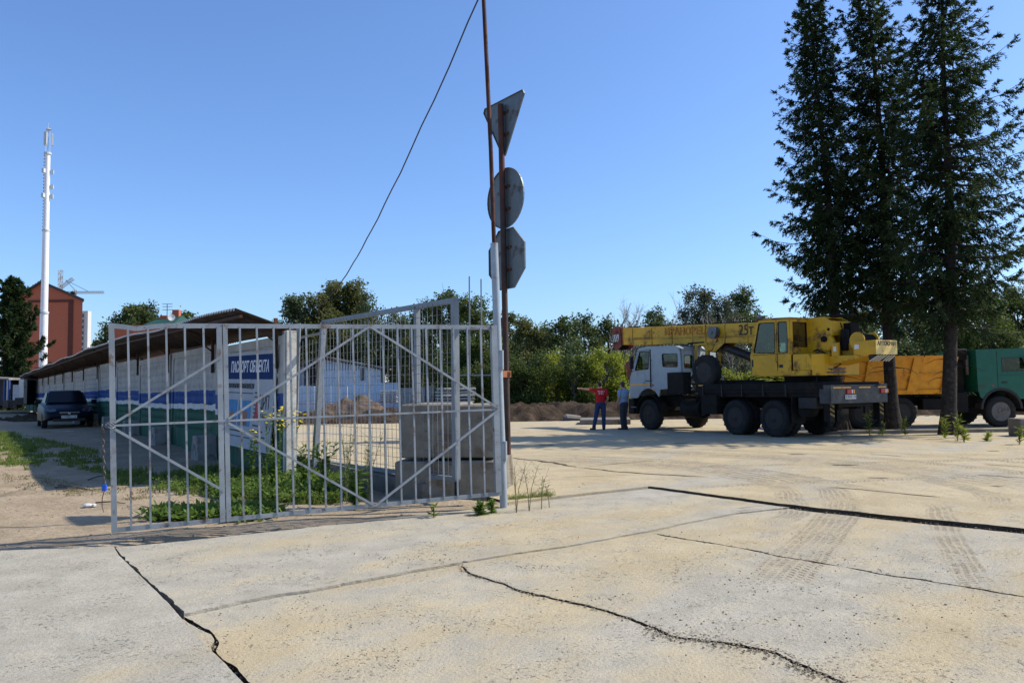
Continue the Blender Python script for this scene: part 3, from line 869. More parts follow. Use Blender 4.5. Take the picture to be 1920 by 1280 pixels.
# hinge post of pale pipe with a rusty length welded on
HY = 10.55
M_PIPE = paint('pale blue grey pipe', (0.32, 0.36, 0.39), 0.4, 0.2, 0.1, (0.25, 0.13, 0.08), 0.08, 5.0, 0.1, 40)
M_RUST = paint('rusty brown pipe', (0.075, 0.028, 0.018), 0.75, 0.25, 0.35, (0.06, 0.03, 0.02), 0.5, 6.0, 0.3, 60)
base = PT(945, 946, HY); base.z = max(-0.2, base.z - 0.1)
top = PT(926.5, 456, HY)
hp = thing('gate_post', 'pale pipe gate post with a long rusty pipe welded on top', 'post', tuple(base))
MB().tube([base, top], 0.052, 16).build('pipe', M_PIPE, hp, smooth=True, off=tuple(base))
tip = PT(905, -40, HY + 0.15)
b = MB().tube([top - Vector((0, 0, .05)), top.lerp(tip, .35) + Vector((.01, 0, 0)), tip], 0.029, 10)
b.build('extension_pipe', M_RUST, hp, smooth=True, off=tuple(base))
def on_post(py): 
    z = PT(940, py, HY).z
    return base.lerp(top, (z - base.z) / (top.z - base.z))
for py in (675, 845):
    c = on_post(py)
    b = MB(); b.cyl(c + Vector((.045, -.04, -.13)), c + Vector((.045, -.04, .13)), .026, n=12); b.bar(c + Vector((0, -.05, -.1)), c + Vector((0, -.05, .1)), .07, .03)
    b.build('hinge', M_PIPE, hp, smooth=True, off=tuple(base))

# sign pole clamped to it, with three road signs seen from behind
SY = 10.95
sb, st = PT(952.5, 852, SY), PT(938.5, 196, SY)
M_POLE = paint('brown stained pole', (0.055, 0.035, 0.03), 0.65, 0.3, 0.3, (0.16, 0.05, 0.03), 0.5, 2.0, 0.2, 50, streak=True)
sp = thing('sign_pole', 'rusty sign pole clamped to the pipe post, end hanging above ground', 'pole', tuple(sb))
MB().tube([sb, st], 0.042, 14).build('pipe', M_POLE, sp, smooth=True, off=tuple(sb))
c = sb.lerp(st, .225)
b = MB(); b.bar(c + Vector((-.16, -.30, 0)), c + Vector((.06, .02, 0)), .02, .09); b.bb(c.x - .06, c.x + .06, c.y - .06, c.y + .06, c.z - .03, c.z + .03)
b.build('clamp', paint('orange rust clamp', (.25, .09, .04), .8), sp, off=tuple(sb))
M_BACK = paint('dull zinc sign back', (0.15, 0.17, 0.17), 0.5, 0.5, 0.12, (0.09, 0.09, 0.085), 0.35, 5.0, 0.1, 30)
def road_sign(name, label, poly, py, facemat):
    c = PT(941, py, SY)
    t = (c.z - sb.z) / (st.z - sb.z)
    c = sb.lerp(st, t)
    e = Vector((.60, -.80, 0)).normalized(); n = Vector((.80, .60, 0))      # n points to the sign's face
    o = thing(name, label, 'road sign', tuple(c))
    P = [e * x + Vector((0, 0, z)) + n * 0.055 for x, z in poly]
    MB().prism(P, n * 0.006).build('panel', M_BACK, o)
    Q = [e * x * .985 + Vector((0, 0, z * .985)) + n * 0.0615 for x, z in poly]
    MB().prism(Q, n * 0.001).build('sign_face', facemat, o)
    b = MB(); N = len(P)
    for i in range(N): b.bar(P[i] - n * .008, P[(i + 1) % N] - n * .008, .006, .018, up=n)
    b.build('rim', M_BACK, o)
    b = MB()
    for z in (-.16, .16): b.box(Vector((0, 0, z)) + n * .045, (.22, .02, .035), Matrix.Rotation(math.atan2(e.y, e.x), 3, 'Z'))
    b.build('bracket', M_POLE, o)
M_SW = paint('sign white sheeting', (.7, .7, .7), .4); M_SR = paint('sign red sheeting', (.5, .02, .02), .4); M_SB = paint('sign blue sheeting', (.02, .08, .4), .4)
road_sign('triangle_sign', 'inverted triangular road sign, topmost on the rusty pole, seen from behind', [(-.46, .36), (.46, .36), (.49, .30), (.03, -.46), (-.03, -.46), (-.49, .30)], 232, M_SW)
road_sign('round_sign', 'round road sign seen from behind, between the triangle and the octagon', [(.43 * math.cos(a * math.pi / 18), .43 * math.sin(a * math.pi / 18)) for a in range(36)], 371, M_SB)
road_sign('octagon_sign', 'octagonal road sign seen from behind, lowest on the rusty pole', [(.46 * math.cos((a + .5) * math.pi / 4), .46 * math.sin((a + .5) * math.pi / 4)) for a in range(8)], 485, M_SR)

# chain and blue padlock hanging from the free end of the gate
M_CHAIN = paint('dark steel chain', (0.10, 0.095, 0.09), 0.5, 0.7, 0.2, (.1, .05, .03), .4)
ca = gp(0.0, .515) + Vector((-.02, -.04, 0))
ch = thing('lock_chain', 'steel chain hanging from the free end of the barred gate', 'chain', tuple(ca))
b = MB()
for i in range(11):
    cz = ca + Vector((-.035 + .003 * i, -.005, -.055 * i - .03))
    A = Vector((1, 0, 0)) if i % 2 else Vector((0, 1, 0))
    loop = [cz + A * (.014 * math.cos(t)) + Vector((0, 0, .031 * math.sin(t))) for t in [2 * math.pi * k / 10 for k in range(11)]]
    b.tube(loop, .0045, 5, caps=False)
b.build('links', M_CHAIN, ch, smooth=True, off=tuple(ca))
b = MB()
rl = random.Random(3)
for k in range(4):
    cc = gp(0.0, .512) + Vector((.01, -.01, .012 * k - .02))
    b.tube([cc + Vector((.05 * math.cos(t + k), .045 * math.sin(t + k), .02 * math.sin(2 * t + k))) for t in [2 * math.pi * j / 12 for j in range(13)]], .004, 5, caps=False)
b.build('wire_tie', M_GALV, ch, smooth=True, off=tuple(ca))
pc = ca + Vector((-.005, -.005, -.66))
pl = thing('padlock', 'small blue padlock at the lower end of the gate chain', 'padlock', tuple(pc))
MB().bb(-.025, .025, -.014, .014, -.04, .03).build('lock_body', paint('blue plastic', (.01, .09, .5), .35), pl, bevel=.008)
MB().tube([Vector((.015 * math.cos(t), 0, .028 + .03 * math.sin(t))) for t in [math.pi * j / 8 for j in range(9)]], .004, 6).build('shackle', M_CHAIN, pl, smooth=True)
MB().tube([(0, 0, -.04), (-.02, 0, -.11), (-.025, .01, -.2), (.0, 0, -.26)], .005, 6).build('loose_wire', M_CHAIN, pl, smooth=True)

# ------------------------------------------------------------------ MESH GATE LEAF BEHIND, LOW PLINTH, BLOCKS
mR, mL = Vector((-.80, 11.0, 0)), Vector((-4.02, 14.9, 0))
mt = PT(850, 563, 11.0).z; mb_ = PT(850, 898, 11.0).z
mg = thing('mesh_gate', 'tall wire mesh gate leaf in a grey tube frame behind the barred gate', 'gate', tuple(mR))
md = (mL - mR); ML = md.length; md.normalize(); mn = Vector((md.y, -md.x, 0))
def mp(s, z): return mR + md * s + Vector((0, 0, z))
LZ = PT(603, 604, (mR + md * 4.1).y).z
ztop = lambda s: mt + (LZ - mt) * s / 4.1
M_GF = paint('grey tube frame', (0.20, 0.225, 0.245), 0.5, 0.2, 0.12, (0.2, 0.14, 0.1), 0.1)
def seg(name, L, w=.07, mat=M_GF, parent=None):
    b = MB()
    for a, c in L: b.bar(a, c, w, w, up=mn)
    return b.build(name, mat, mg, off=tuple(mR))
LL = 4.1
seg('top_rail', [(mp(-.03, mt), mp(LL, ztop(LL)))], .07)
seg('bottom_rail', [(mp(-.03, mb_), mp(LL, mb_ - .03))], .06)
seg('upright', [(mp(0, mb_), mp(0, mt))], .085); seg('upright', [(mp(.98, mb_), mp(.98, ztop(.98)))], .07)
a_, c_ = PT(590, 878, (mR + md * 4.05).y), mp(LL, ztop(LL))
seg('upright', [(a_, c_)], .09)
def mesh_wires(s0, s1, z0, ztf, dx=.125, dz=.14):
    b = MB(); rw = random.Random(5)
    n = int((s1 - s0) / dx)
    for i in range(n + 1):
        s = s0 + i * dx
        pts = [mp(s + .008 * math.sin(k * 2.1 + i * 1.3), z0 + (ztf(s) - z0) * k / 6) + mn * (.02 * float(vnoise(s * 1.2, k * .7, 9)) - .035) for k in range(7)]
        b.tube(pts, .0034, 4, caps=False)
    z = z0 + .08
    while z < ztf(s0) - .02:
        pts = [mp(s0 + (s1 - s0) * k / 16, z + .015 * float(vnoise(k * .6, z * 3, 4)) + (ztf(s1) - ztf(s0)) * (k / 16) * (z - z0) / (ztf(s0) - z0)) + mn * (.03 * float(vnoise(k * .5, z, 8)) - .035) for k in range(17)]
        b.tube(pts, .0034, 4, caps=False)
        z += dz
    return b
M_WIRE = paint('grey mesh wire', (0.23, 0.24, 0.25), 0.5, 0.5, 0.1, (.12, .07, .05), .3)
mesh_wires(0.02, LL, mb_, ztop).build('wire_mesh', M_WIRE, mg, off=tuple(mR))
# leaning post and the mesh between it and the fence end
lp_a, lp_b = PT(552, 850, 14.6), PT(560, 606, 14.6)
lp = thing('leaning_post', 'slim leaning grey post between the concrete fence end and the mesh gate', 'post', tuple(lp_a))
MB().bar(lp_a - Vector((0, 0, .2)), lp_b, .07, .07).build('tube', M_GF, lp, off=tuple(lp_a))
b = MB()
for i in range(6):
    b.tube([mp(LL + .15 + i * .14, .45), mp(LL + .15 + i * .14 + .02, 2.55)], .0034, 4)
for k in range(14): b.tube([mp(LL + .0, .55 + k * .15), mp(LL + 1.1, .50 + k * .15)], .0034, 4)
b.bar(mp(LL - .05, 2.66), mp(LL + 1.15, 2.62), .04, .04)
o = b.build('mesh_panel', M_WIRE); o.name = 'wire_netting'; tag(o, 'narrow piece of wire mesh between the mesh gate and the fence end', 'mesh fence')
# plinth
M_OLDC = paint('old grey concrete', (0.20, 0.185, 0.16), 0.92, 0, 0.22, (0.14, 0.115, 0.09), 0.45, 2.0, 0.5, 25, spec=.1)
b = MB()
p0, p1 = Vector((-4.15, 15.3)), Vector((-1.15, 11.55)); dd = (p1 - p0).normalized(); nn = Vector((dd.y, -dd.x))
pp = [p0 + nn * -.02, p1 + nn * -.02, p1 + nn * .22, p0 + nn * .22]
vs = [(p.x, p.y, -.2) for p in pp] + [(pp[0].x, pp[0].y, .40), (pp[1].x, pp[1].y, .24), (pp[2].x, pp[2].y, .24), (pp[3].x, pp[3].y, .40)]
b.add(vs, [(0, 1, 2, 3), (4, 5, 6, 7), (0, 1, 5, 4), (1, 2, 6, 5), (2, 3, 7, 6), (3, 0, 4, 7)])
o = b.build('concrete_plinth', M_OLDC, bevel=.015, off=(-2.6, 13.4, 0)); o.location = (-2.6, 13.4, 0)
tag(o, 'low concrete plinth in the weeds under the wire mesh gate', 'plinth')
# stacked foundation blocks
M_BLK = paint('foundation block concrete', (0.23, 0.21, 0.17), 0.92, 0, 0.2, (0.13, 0.10, 0.075), 0.4, 1.3, 0.5, 22, spec=.1)
def block(label, x0, x1, y0, d, z0, z1, rz=0.0, chips=0):
    c = ((x0 + x1) / 2, y0 + d / 2, z0)
    b = MB(); w = x1 - x0; h = z1 - z0; rq = random.Random(int(x0 * 100) + chips)
    n = 9
    prof = [(-w / 2, -d / 2 + .0), (-w / 2, d / 2), (w / 2, d / 2), (w / 2, -d / 2)]
    b.prism([(x, y, 0) for x, y in prof], (0, 0, h))
    o = b.build('foundation_block', M_BLK, bevel=.022, seg=1)
    # pale strip painting sunlight onto the end face
    g2 = MB(); g2.bb(w / 2 - .01, w / 2 + .015, -d * .32, -d * .12, 0.02, h - .02)
    g2.build('painted_sun_strip', paint('painted sunlit concrete', (.5, .48, .43), .9, 0, .15, (.25, .22, .18), .4, 4, .6, 40), o)
    o.location = c; o.rotation_euler = (0, 0, rz)
    return tag(o, label, 'concrete block', 'foundation blocks stacked behind the gate')
bz = math.radians(-9)
uA = block('big upper foundation block, left one above the dark gap', -1.55, -.76, 11.55, 1.5, .60, 1.39, bz)
uB = block('upper foundation block beside the pale gate post', -.72, -.16, 11.5, 1.3, .60, 1.37, bz)
lA = block('wide lower foundation block carrying the left upper one', -1.62, -.74, 11.5, 1.7, -.1, .555, bz)
lB = block('lower foundation block at the foot of the pale gate post', -.71, -.12, 11.45, 1.4, -.1, .56, bz)
# two thin rods with cross rails standing on the blocks
rk = PT(880, 757, 12.0)
rr = thing('rod_frame', 'two tall thin steel rods with cross rails above the foundation blocks', 'rod frame', tuple(rk))
b = MB()
b.tube([PT(881, 800, 12.0), PT(880, 518, 12.0)], .011, 6); b.tube([PT(904, 800, 12.0), PT(902, 523, 12.0)], .011, 6)
b.build('rod', M_WIRE, rr, off=tuple(rk))
b = MB(); b.bar(PT(852, 617, 12.0), PT(931, 618, 12.0), .02, .02); b.bar(PT(852, 703, 12.0), PT(931, 703, 12.0), .02, .02)
b.build('cross_rail', M_GF, rr, off=tuple(rk))

# overhead cable
w0, w1 = PT(919, -50, 10.75), PT(590, 575, 50)
pts = []
for i in range(33):
    t = i / 32
    pts.append(w0.lerp(w1, t) + Vector((0, 0, -2.0 * 4 * t * (1 - t) * .55 + .03 * math.sin(t * 60) * (1 - t))))
o = MB().tube(pts, [0.012 + 0.022 * i / 32 for i in range(33)], 6).build('overhead_cable', paint('black cable', (.02, .02, .02), .6), smooth=True)
tag(o, 'black cable sagging from the tall rusty pipe towards the left trees', 'cable')
# ------------------------------------------------------------------ VEHICLES
M_TYRE = paint('dusty tyre rubber', (0.016, 0.0155, 0.015), 0.9, 0, 0.25, (0.045, 0.037, 0.028), 0.25, 3.0, 0.2, 30)
M_BLACK = paint('black chassis paint', (0.010, 0.0095, 0.009), 0.75, 0, 0.3, (0.03, 0.024, 0.018), 0.35, 2.5, spec=.2)
M_RIM = paint('dark wheel steel', (0.03, 0.029, 0.028), 0.6, 0.3, 0.2, (0.06, 0.045, 0.03), 0.4)
M_YEL = paint('crane yellow', (0.60, 0.33, 0.010), 0.45, 0, 0.12, (0.16, 0.075, 0.03), 0.32, 1.6, 0.05, 20, 0.4, 1.5)
M_YELD = paint('worn crane yellow', (0.52, 0.29, 0.03), 0.55, 0, 0.2, (0.12, 0.05, 0.02), 0.7, 2.0)
M_REDR = paint('rusty red boom head', (0.19, 0.045, 0.025), 0.7, 0, 0.35, (0.08, 0.03, 0.02), 0.6, 2.5)
M_CABW = paint('pale grey cab paint', (0.30, 0.35, 0.37), 0.4, 0, 0.06, (0.25, 0.22, 0.18), 0.18, 1.3)
M_GLASS = glass_mat('window glass')
M_GLD = glass_mat('dark window glass', (0.10, 0.12, 0.13), 0.06)
M_REDL = paint('red lamp lens', (0.45, 0.02, 0.03), 0.25)
M_ORG = paint('orange reflector', (0.85, 0.38, 0.02), 0.4)
M_WHT = paint('white marking', (0.72, 0.72, 0.68), 0.5, 0, .05, (.3, .25, .2), .3)
M_INK = paint('black lettering', (0.02, 0.02, 0.022), 0.6)
M_RLET = paint('red lettering', (0.44, 0.15, 0.02), 0.6, 0, .25, (.5, .28, .03), .5, 8)
M_SEAT = paint('dark seat fabric', (0.03, 0.035, 0.05), 0.9)
M_STEEL = paint('grey steel', (0.13, 0.135, 0.135), 0.5, 0.4, 0.15, (.15, .1, .07), .3)

def wheel(parent, x, y, r, w, side=1, dual=False, z=None, rimmat=None, name='wheel'):
    z = r if z is None else z
    b = MB()
    for dy in ((0, -side * (w + .06)) if dual else (0,)):
        ro = [(r * .60, -w * .42), (r * .70, -w * .5), (r * .90, -w * .49), (r * .975, -w * .40), (r, -w * .28), (r, w * .28), (r * .975, w * .40), (r * .90, w * .49), (r * .70, w * .5), (r * .60, w * .42)]
        b.lathe((0, dy, 0), (0, 1, 0), ro, 40)
        for k in range(40):
            t = 2 * math.pi * k / 40
            R = Matrix.Rotation(-t, 3, 'Y')
            b.box(R @ Vector((r * .995, 0, 0)) + Vector((0, dy + (w * .2 if k % 2 else -w * .2), 0)), (.012, w * .5, r * .09), R)
    o = b.build(name, M_TYRE, parent, smooth=True)
    o.location = (x, y, z)
    b = MB()
    s_ = side
    b.lathe((0, 0, 0), (0, s_, 0), [(r * .62, w * .44), (r * .60, w * .47), (r * .56, w * .43), (r * .53, w * .10), (r * .36, w * (.02 if dual else .30)), (r * .30, w * (.05 if dual else .34)), (r * .22, w * (.05 if dual else .34)), (r * .20, w * .44), (r * .10, w * .50), (0.001, w * .5)], 28)
    for k in range(10):
        t = 2 * math.pi * k / 10
        c = Vector((math.cos(t) * r * .27, s_ * w * (.05 if dual else .34), math.sin(t) * r * .27))
        b.cyl(c, c + Vector((0, s_ * .03, 0)), .016, n=6)
    b.build('rim', rimmat or M_RIM, o, smooth=True)
    return o

# ---- truck crane -------------------------------------------------
TC = thing('truck_crane', 'yellow truck crane on a pale grey cab chassis with its boom laid forward', 'truck crane', (8.39, 24.68, 0.055), math.radians(120))
def B(name, mat, boxes, bevel=0.0, parent=TC):
    b = MB()
    for q in boxes: b.bb(*q)
    return b.build(name, mat, parent, bevel=bevel)
B('chassis_frame', M_BLACK, [(-2.5, 5.7, .30, .50, .82, 1.18), (-2.5, 5.7, -.50, -.30, .82, 1.18)] + [(x, x + .12, -.3, .3, .85, 1.15) for x in (-2.3, -1, .4, 2, 3.5, 5)])
B('deck', M_BLACK, [(-2.6, 2.46, -1.22, 1.22, 1.40, 1.60), (-2.5, 2.4, -1.16, 1.16, 1.18, 1.40)], .01)
B('subframe', M_BLACK, [(-2.62, 2.5, .85, 1.2, 1.30, 1.52), (1.4, 2.4, -.9, .9, 1.6, 1.72), (-.3, 1.1, -.8, .8, 1.6, 1.66)], .01)
B('toolbox', M_RIM, [(-2.35, -1.72, .95, 1.22, .86, 1.17)], .015)
B('toolbox', M_BLACK, [(1.5, 2.15, .8, 1.24, .62, 1.25)], .015)
b = MB(); b.lathe((2.9, .85, .78), (1, 0, 0), [(.30, -.45), (.32, -.42), (.32, .42), (.30, .45)], 20); b.build('fuel_tank', M_BLACK, TC, smooth=True)
B('battery_box', M_BLACK, [(2.95, 3.76, .95, 1.32, 1.28, 2.02)], .02)
for x in (4.91, .74, -.80):
    B('axle', M_BLACK, [(x - .12, x + .12, -1.0, 1.0, .44, .66)], .03)
    for s_ in (1, -1):
        wheel(TC, x, s_ * 1.08, .545, .30, s_, dual=(x < 4))
# spare wheel
sw = wheel(TC, 2.22, .93, .57, .30, 1, z=2.00, name='spare_wheel')
B('spare_bracket', M_BLACK, [(2.1, 2.35, .5, .95, 1.55, 1.75)])
# mudguards
def arch_band(x, y0, y1, r, a0, a1, zc, th=.03):
    b = MB(); P = []
    for k in range(13):
        t = math.radians(a0 + (a1 - a0) * k / 12); P.append((math.cos(t), math.sin(t)))
    for k in range(12):
        q = [(x + P[k][0] * r, zc + P[k][1] * r), (x + P[k + 1][0] * r, zc + P[k + 1][1] * r), (x + P[k + 1][0] * (r + th), zc + P[k + 1][1] * (r + th)), (x + P[k][0] * (r + th), zc + P[k][1] * (r + th))]
        b.prism([(a, y0, c) for a, c in q], (0, y1 - y0, 0))
    return b
for s_ in (1, -1):
    arch_band(4.91, .90 * s_, 1.22 * s_, .68, 5, 175, .56).build('mudguard', M_BLACK, TC)
B('front_bumper', M_BLACK, [(5.75, 6.08, -1.2, 1.2, .55, 1.10), (5.7, 5.95, -1.15, 1.15, 1.1, 1.2)], .03)
# cab
cab_out = [(5.98, 1.13), (5.99, 1.50), (5.93, 1.95), (5.52, 2.84), (5.42, 2.94), (4.9, 2.985), (3.7, 2.95), (2.85, 2.86), (2.72, 2.76), (2.66, 2.10), (2.72, 1.48), (4.20, 1.46), (4.32, 1.30), (4.42, 1.46)]
cab_out = [(5.98, 1.13), (5.99, 1.50), (5.93, 1.95), (5.52, 2.84), (5.42, 2.94), (4.9, 2.985), (3.9, 2.955), (3.42, 2.92), (3.24, 2.80), (3.18, 2.10), (3.22, 1.48), (4.30, 1.44)] + [(4.93 + .66 * math.cos(math.radians(a)), .86 + .62 * math.sin(math.radians(a))) for a in range(150, 20, -10)] + [(5.56, 1.13)]
dwin = rpoly([(5.36, 2.80), (4.84, 2.80), (4.90, 2.19), (5.64, 2.16)], .05)
wA = rpoly([(4.12, 2.68), (3.36, 2.66), (3.36, 2.21), (4.10, 2.24)], .08); wB = rpoly([(3.14, 2.62), (2.78, 2.60), (2.78, 2.17), (3.12, 2.19)], .07)
MS = lambda y: frame_m((0, y, 0), (1, 0, 0), (0, 0, 1))
for y in (1.17, -1.17):
    plate('cab_side', rpoly([(max(a, 3.86) if y < 0 else a, c) for a, c in cab_out], .02, 1) if y > 0 else [(a, c) for a, c in cab_out if a > 3.86], [dwin, wA] if y > 0 else [dwin], .05, M_CABW, TC, MS(y))
for y in (1.17, -1.17):
    for w_ in ((dwin, wA) if y > 0 else (dwin,)):
        cc = sum((Vector(p) for p in w_), Vector((0, 0))) / len(w_)
        plate('window', [tuple(cc + (Vector(p) - cc) * 1.0) for p in w_], [], .006, M_GLASS, TC, MS(y))
for w_ in (dwin, wA):
    cc = sum((Vector(p) for p in w_), Vector((0, 0))) / len(w_)
    plate('window_seal', [tuple(cc + (Vector(p) - cc) * 1.07) for p in w_], [w_], .062, M_BLACK, TC, MS(1.17))
def strip(name, pts, y0, y1, mat, th=.035, parent=TC, bevel=0):
    b = MB()
    for a, c in zip(pts[:-1], pts[1:]):
        a = Vector((a[0], 0, a[1])); c = Vector((c[0], 0, c[1])); n = (c - a).cross(Vector((0, 1, 0))).normalized() * th
        b.prism([a + Vector((0, y0, 0)), c + Vector((0, y0, 0)), c + Vector((0, y0, 0)) + n, a + Vector((0, y0, 0)) + n], (0, y1 - y0, 0))
    return b.build(name, mat, parent, bevel=bevel)
strip('cab_roof', [(5.52, 2.84), (5.42, 2.95), (4.9, 2.995), (3.9, 2.965)], -1.20, 1.20, M_CABW)
b = MB(); b.prism([(3.92, 1.2, 2.925), (3.92, -1.2, 2.925), (3.84, -1.2, 2.83), (3.16, 1.2, 2.82), (3.42, 1.2, 2.90)], (0, 0, .035)); b.build('roof_rear', M_CABW, TC)
strip('cab_front', [(5.98, 1.13), (5.99, 1.50), (5.94, 1.92)], -1.15, 1.15, M_CABW)
strip('windscreen', [(5.94, 1.92), (5.52, 2.84)], -1.10, 1.10, M_GLASS, .01)
MBK = frame_m((3.22, 1.15, 0), (-.68, 2.3, 0), (0, 0, 1)) @ Matrix.Translation((-1.2, 0, 0))
bk = rpoly([(.45, 2.60), (1.02, 2.60), (1.02, 2.18), (.45, 2.18)], .07)
bk2 = [(-a, c) for a, c in bk]
plate('cab_back', rpoly([(-1.15, 1.46), (1.15, 1.46), (1.15, 2.82), (.9, 2.86), (-.9, 2.86), (-1.15, 2.82)], .05), [bk, bk2], .05, M_CABW, TC, MBK)
for w_ in (bk, bk2):
    plate('window', w_, [], .006, M_GLASS, TC, MBK)
    cc = sum((Vector(p) for p in w_), Vector((0, 0))) / len(w_)
    plate('window_seal', [tuple(cc + (Vector(p) - cc) * 1.08) for p in w_], [w_], .062, M_BLACK, TC, MBK)
B('cab_floor', M_BLACK, [(3.3, 5.9, -1.1, 1.1, 1.46, 1.52), (4.3, 5.5, -.4, .4, 1.5, 1.85)])
B('seat', M_SEAT, [(4.3, 4.8, .35, .9, 1.7, 1.9), (4.25, 4.4, .35, .9, 1.9, 2.5), (4.3, 4.8, -.9, -.35, 1.7, 1.9), (4.25, 4.4, -.9, -.35, 1.9, 2.5), (3.35, 3.8, -1, 1, 1.6, 1.9)], .04)
b = MB(); b.tube([Vector((5.25, .62, 2.16)) + Vector((.12 * math.cos(t), .2 * math.sin(t), .17 * math.cos(t))) for t in [k * math.pi / 8 for k in range(17)]], .014, 6, caps=False); b.cyl((5.5, .62, 1.9), (5.26, .62, 2.15), .02); b.build('steering_wheel', M_INK, TC, smooth=True)
# door outline, handle, stripe, pillar gap
b = MB()
dl = [(5.99, 1.17), (5.98, 1.5), (5.93, 1.95), (5.54, 2.83), (4.78, 2.87), (4.80, 1.55)]
for a, c in zip(dl[2:-1], dl[3:]): b.bar((a[0], 1.197, a[1]), (c[0], 1.197, c[1]), .012, .02, up=(0, 1, 0))
b.bb(4.74, 4.80, 1.19, 1.205, 1.5, 2.88)
b.build('door_gap', M_INK, TC)
B('door_handle', M_INK, [(4.84, 5.02, 1.19, 1.225, 1.735, 1.765)], .005)
B('door_stripe', M_ORG, [(4.83, 5.93, 1.196, 1.204, 1.585, 1.64)])
B('side_lamp', M_REDL, [(4.62, 4.69, 1.19, 1.22, 1.56, 1.63)], .01)
B('side_lamp', M_ORG, [(4.56, 4.64, 1.18, 1.23, 1.40, 1.45)], .01)
for s_ in (1, -1):
    b = MB(); b.box((5.62, 1.38 * s_, 2.44), (.07, .17, .48)); b.build('mirror', M_INK, TC, bevel=.02)
    MB().tube([(5.5, 1.2 * s_, 2.72), (5.6, 1.38 * s_, 2.72), (5.6, 1.38 * s_, 2.10), (5.75, 1.2 * s_, 2.12)], .012, 6).build('mirror_arm', M_INK, TC, smooth=True)
MB().tube([(2.62, .95, 1.5), (2.55, .98, 2.2), (2.6, .95, 2.35)], .09, 10).build('air_intake', M_CABW, TC, smooth=True)
MB().tube([(3.3, 1.15, 1.25), (3.1, 1.2, 1.0), (2.6, 1.1, .95), (2.5, 1.0, 1.4)], .035, 8).build('hose', M_BLACK, TC, smooth=True)
# boom rest
b = MB()
for x in (3.36, 2.84): b.bar((x + .05, .34, 1.5), (x, .30, 2.98), .07, .09)
for x in (3.36, 2.84): b.bar((x + .05, -.34, 1.5), (x, -.30, 2.98), .07, .09)
b.bb(2.78, 3.45, -.36, .36, 2.96, 3.02)
b.build('boom_rest', M_YEL, TC)
b = MB(); b.bb(3.0, 3.75, -.34, .34, 3.02, 3.07); b.build('rest_pad', M_BLACK, TC)
# boom: box section with bands and seams
def boom_z(x, v): return 2.915 + .046 * (x - 1.0) + v * .66
b = MB()
X0, X1 = -1.9, 7.62
for (xa, xb, w, v0, v1, mt_) in ((X0, X1, .27, 0.0, 1.0, 0),):
    b.add([(x, y, boom_z(x, v)) for x in (xa, xb) for y in (-w, w) for v in (v0, v1)], [(0, 1, 3, 2), (4, 6, 7, 5), (0, 4, 5, 1), (2, 3, 7, 6), (0, 2, 6, 4), (1, 5, 7, 3)])
b.build('boom', M_YEL, TC, bevel=.02)
b = MB()
for k, x in enumerate([7.5, 6.9, 5.75, 4.62, 3.55, 2.9, 2.0, 1.0, .2]):
    w = .285
    for s_ in (1, -1): b.bar((x, s_ * .277, boom_z(x, .02)), (x, s_ * .277, boom_z(x, .99)), .03, .02, up=(0, 1, 0))
for s_ in (1, -1):
    for v in (.30, .37): b.bar((7.5, s_ * .283, boom_z(7.5, v)), (-.5, s_ * .283, boom_z(-.5, v)), .02, .016, up=(0, 1, 0))
b.build('boom_bands', M_YELD, TC)
b = MB(); b.bar((7.3, .1, boom_z(7.3, 1.07)), (.5, .1, boom_z(.5, 1.05)), .02, .02); b.bar((7.3, -.15, boom_z(7.3, 1.10)), (.5, -.15, boom_z(.5, 1.07)), .02, .02)
for k in range(8): b.bb(.8 + k * .9, .86 + k * .9, -.2, .2, boom_z(.8 + k * .9, 1.0), boom_z(.8 + k * .9, 1.08))
b.build('boom_rope', M_BLACK, TC)
# boom head
b = MB()
for s_ in (1, -1):
    b.prism([(7.55, s_ * .29, boom_z(7.6, -.06)), (7.62, s_ * .29, boom_z(7.6, 1.10)), (7.9, s_ * .29, boom_z(7.8, 1.12)), (8.16, s_ * .29, boom_z(8, .96)), (8.12, s_ * .29, boom_z(8, .20)), (8.0, s_ * .29, boom_z(8, -.30)), (7.84, s_ * .29, boom_z(7.8, -.32))], (0, s_ * .03, 0))
b.bb(7.5, 7.66, -.29, .29, boom_z(7.6, -.02), boom_z(7.6, 1.03))
b.build('boom_head', M_REDR, TC)
b = MB()
for y in (-.16, 0, .16): b.lathe((7.95, y, boom_z(8, .80)), (0, 1, 0), [(.17, -.03), (.12, 0), (.17, .03)], 16); b.lathe((7.93, y, boom_z(8, -.1)), (0, 1, 0), [(.15, -.03), (.10, 0), (.15, .03)], 16)
b.build('sheave', M_BLACK, TC, smooth=True)
b = MB(); b.bb(7.72, 8.10, .322, .326, boom_z(7.9, .18), boom_z(7.9, .62)); hz = b.build('hazard_plate', M_WHT, TC)
b = MB()
for k in range(4):
    x = 7.72 + k * .11; z0, z1 = boom_z(7.9, .18), boom_z(7.9, .62)
    b.prism([(x, .327, z0), (min(x + .055, 8.10), .327, z0), (min(x + .14, 8.10), .327, z1), (min(x + .085, 8.10), .327, z1)], (0, .002, 0))
b.build('stripes', M_INK, hz)
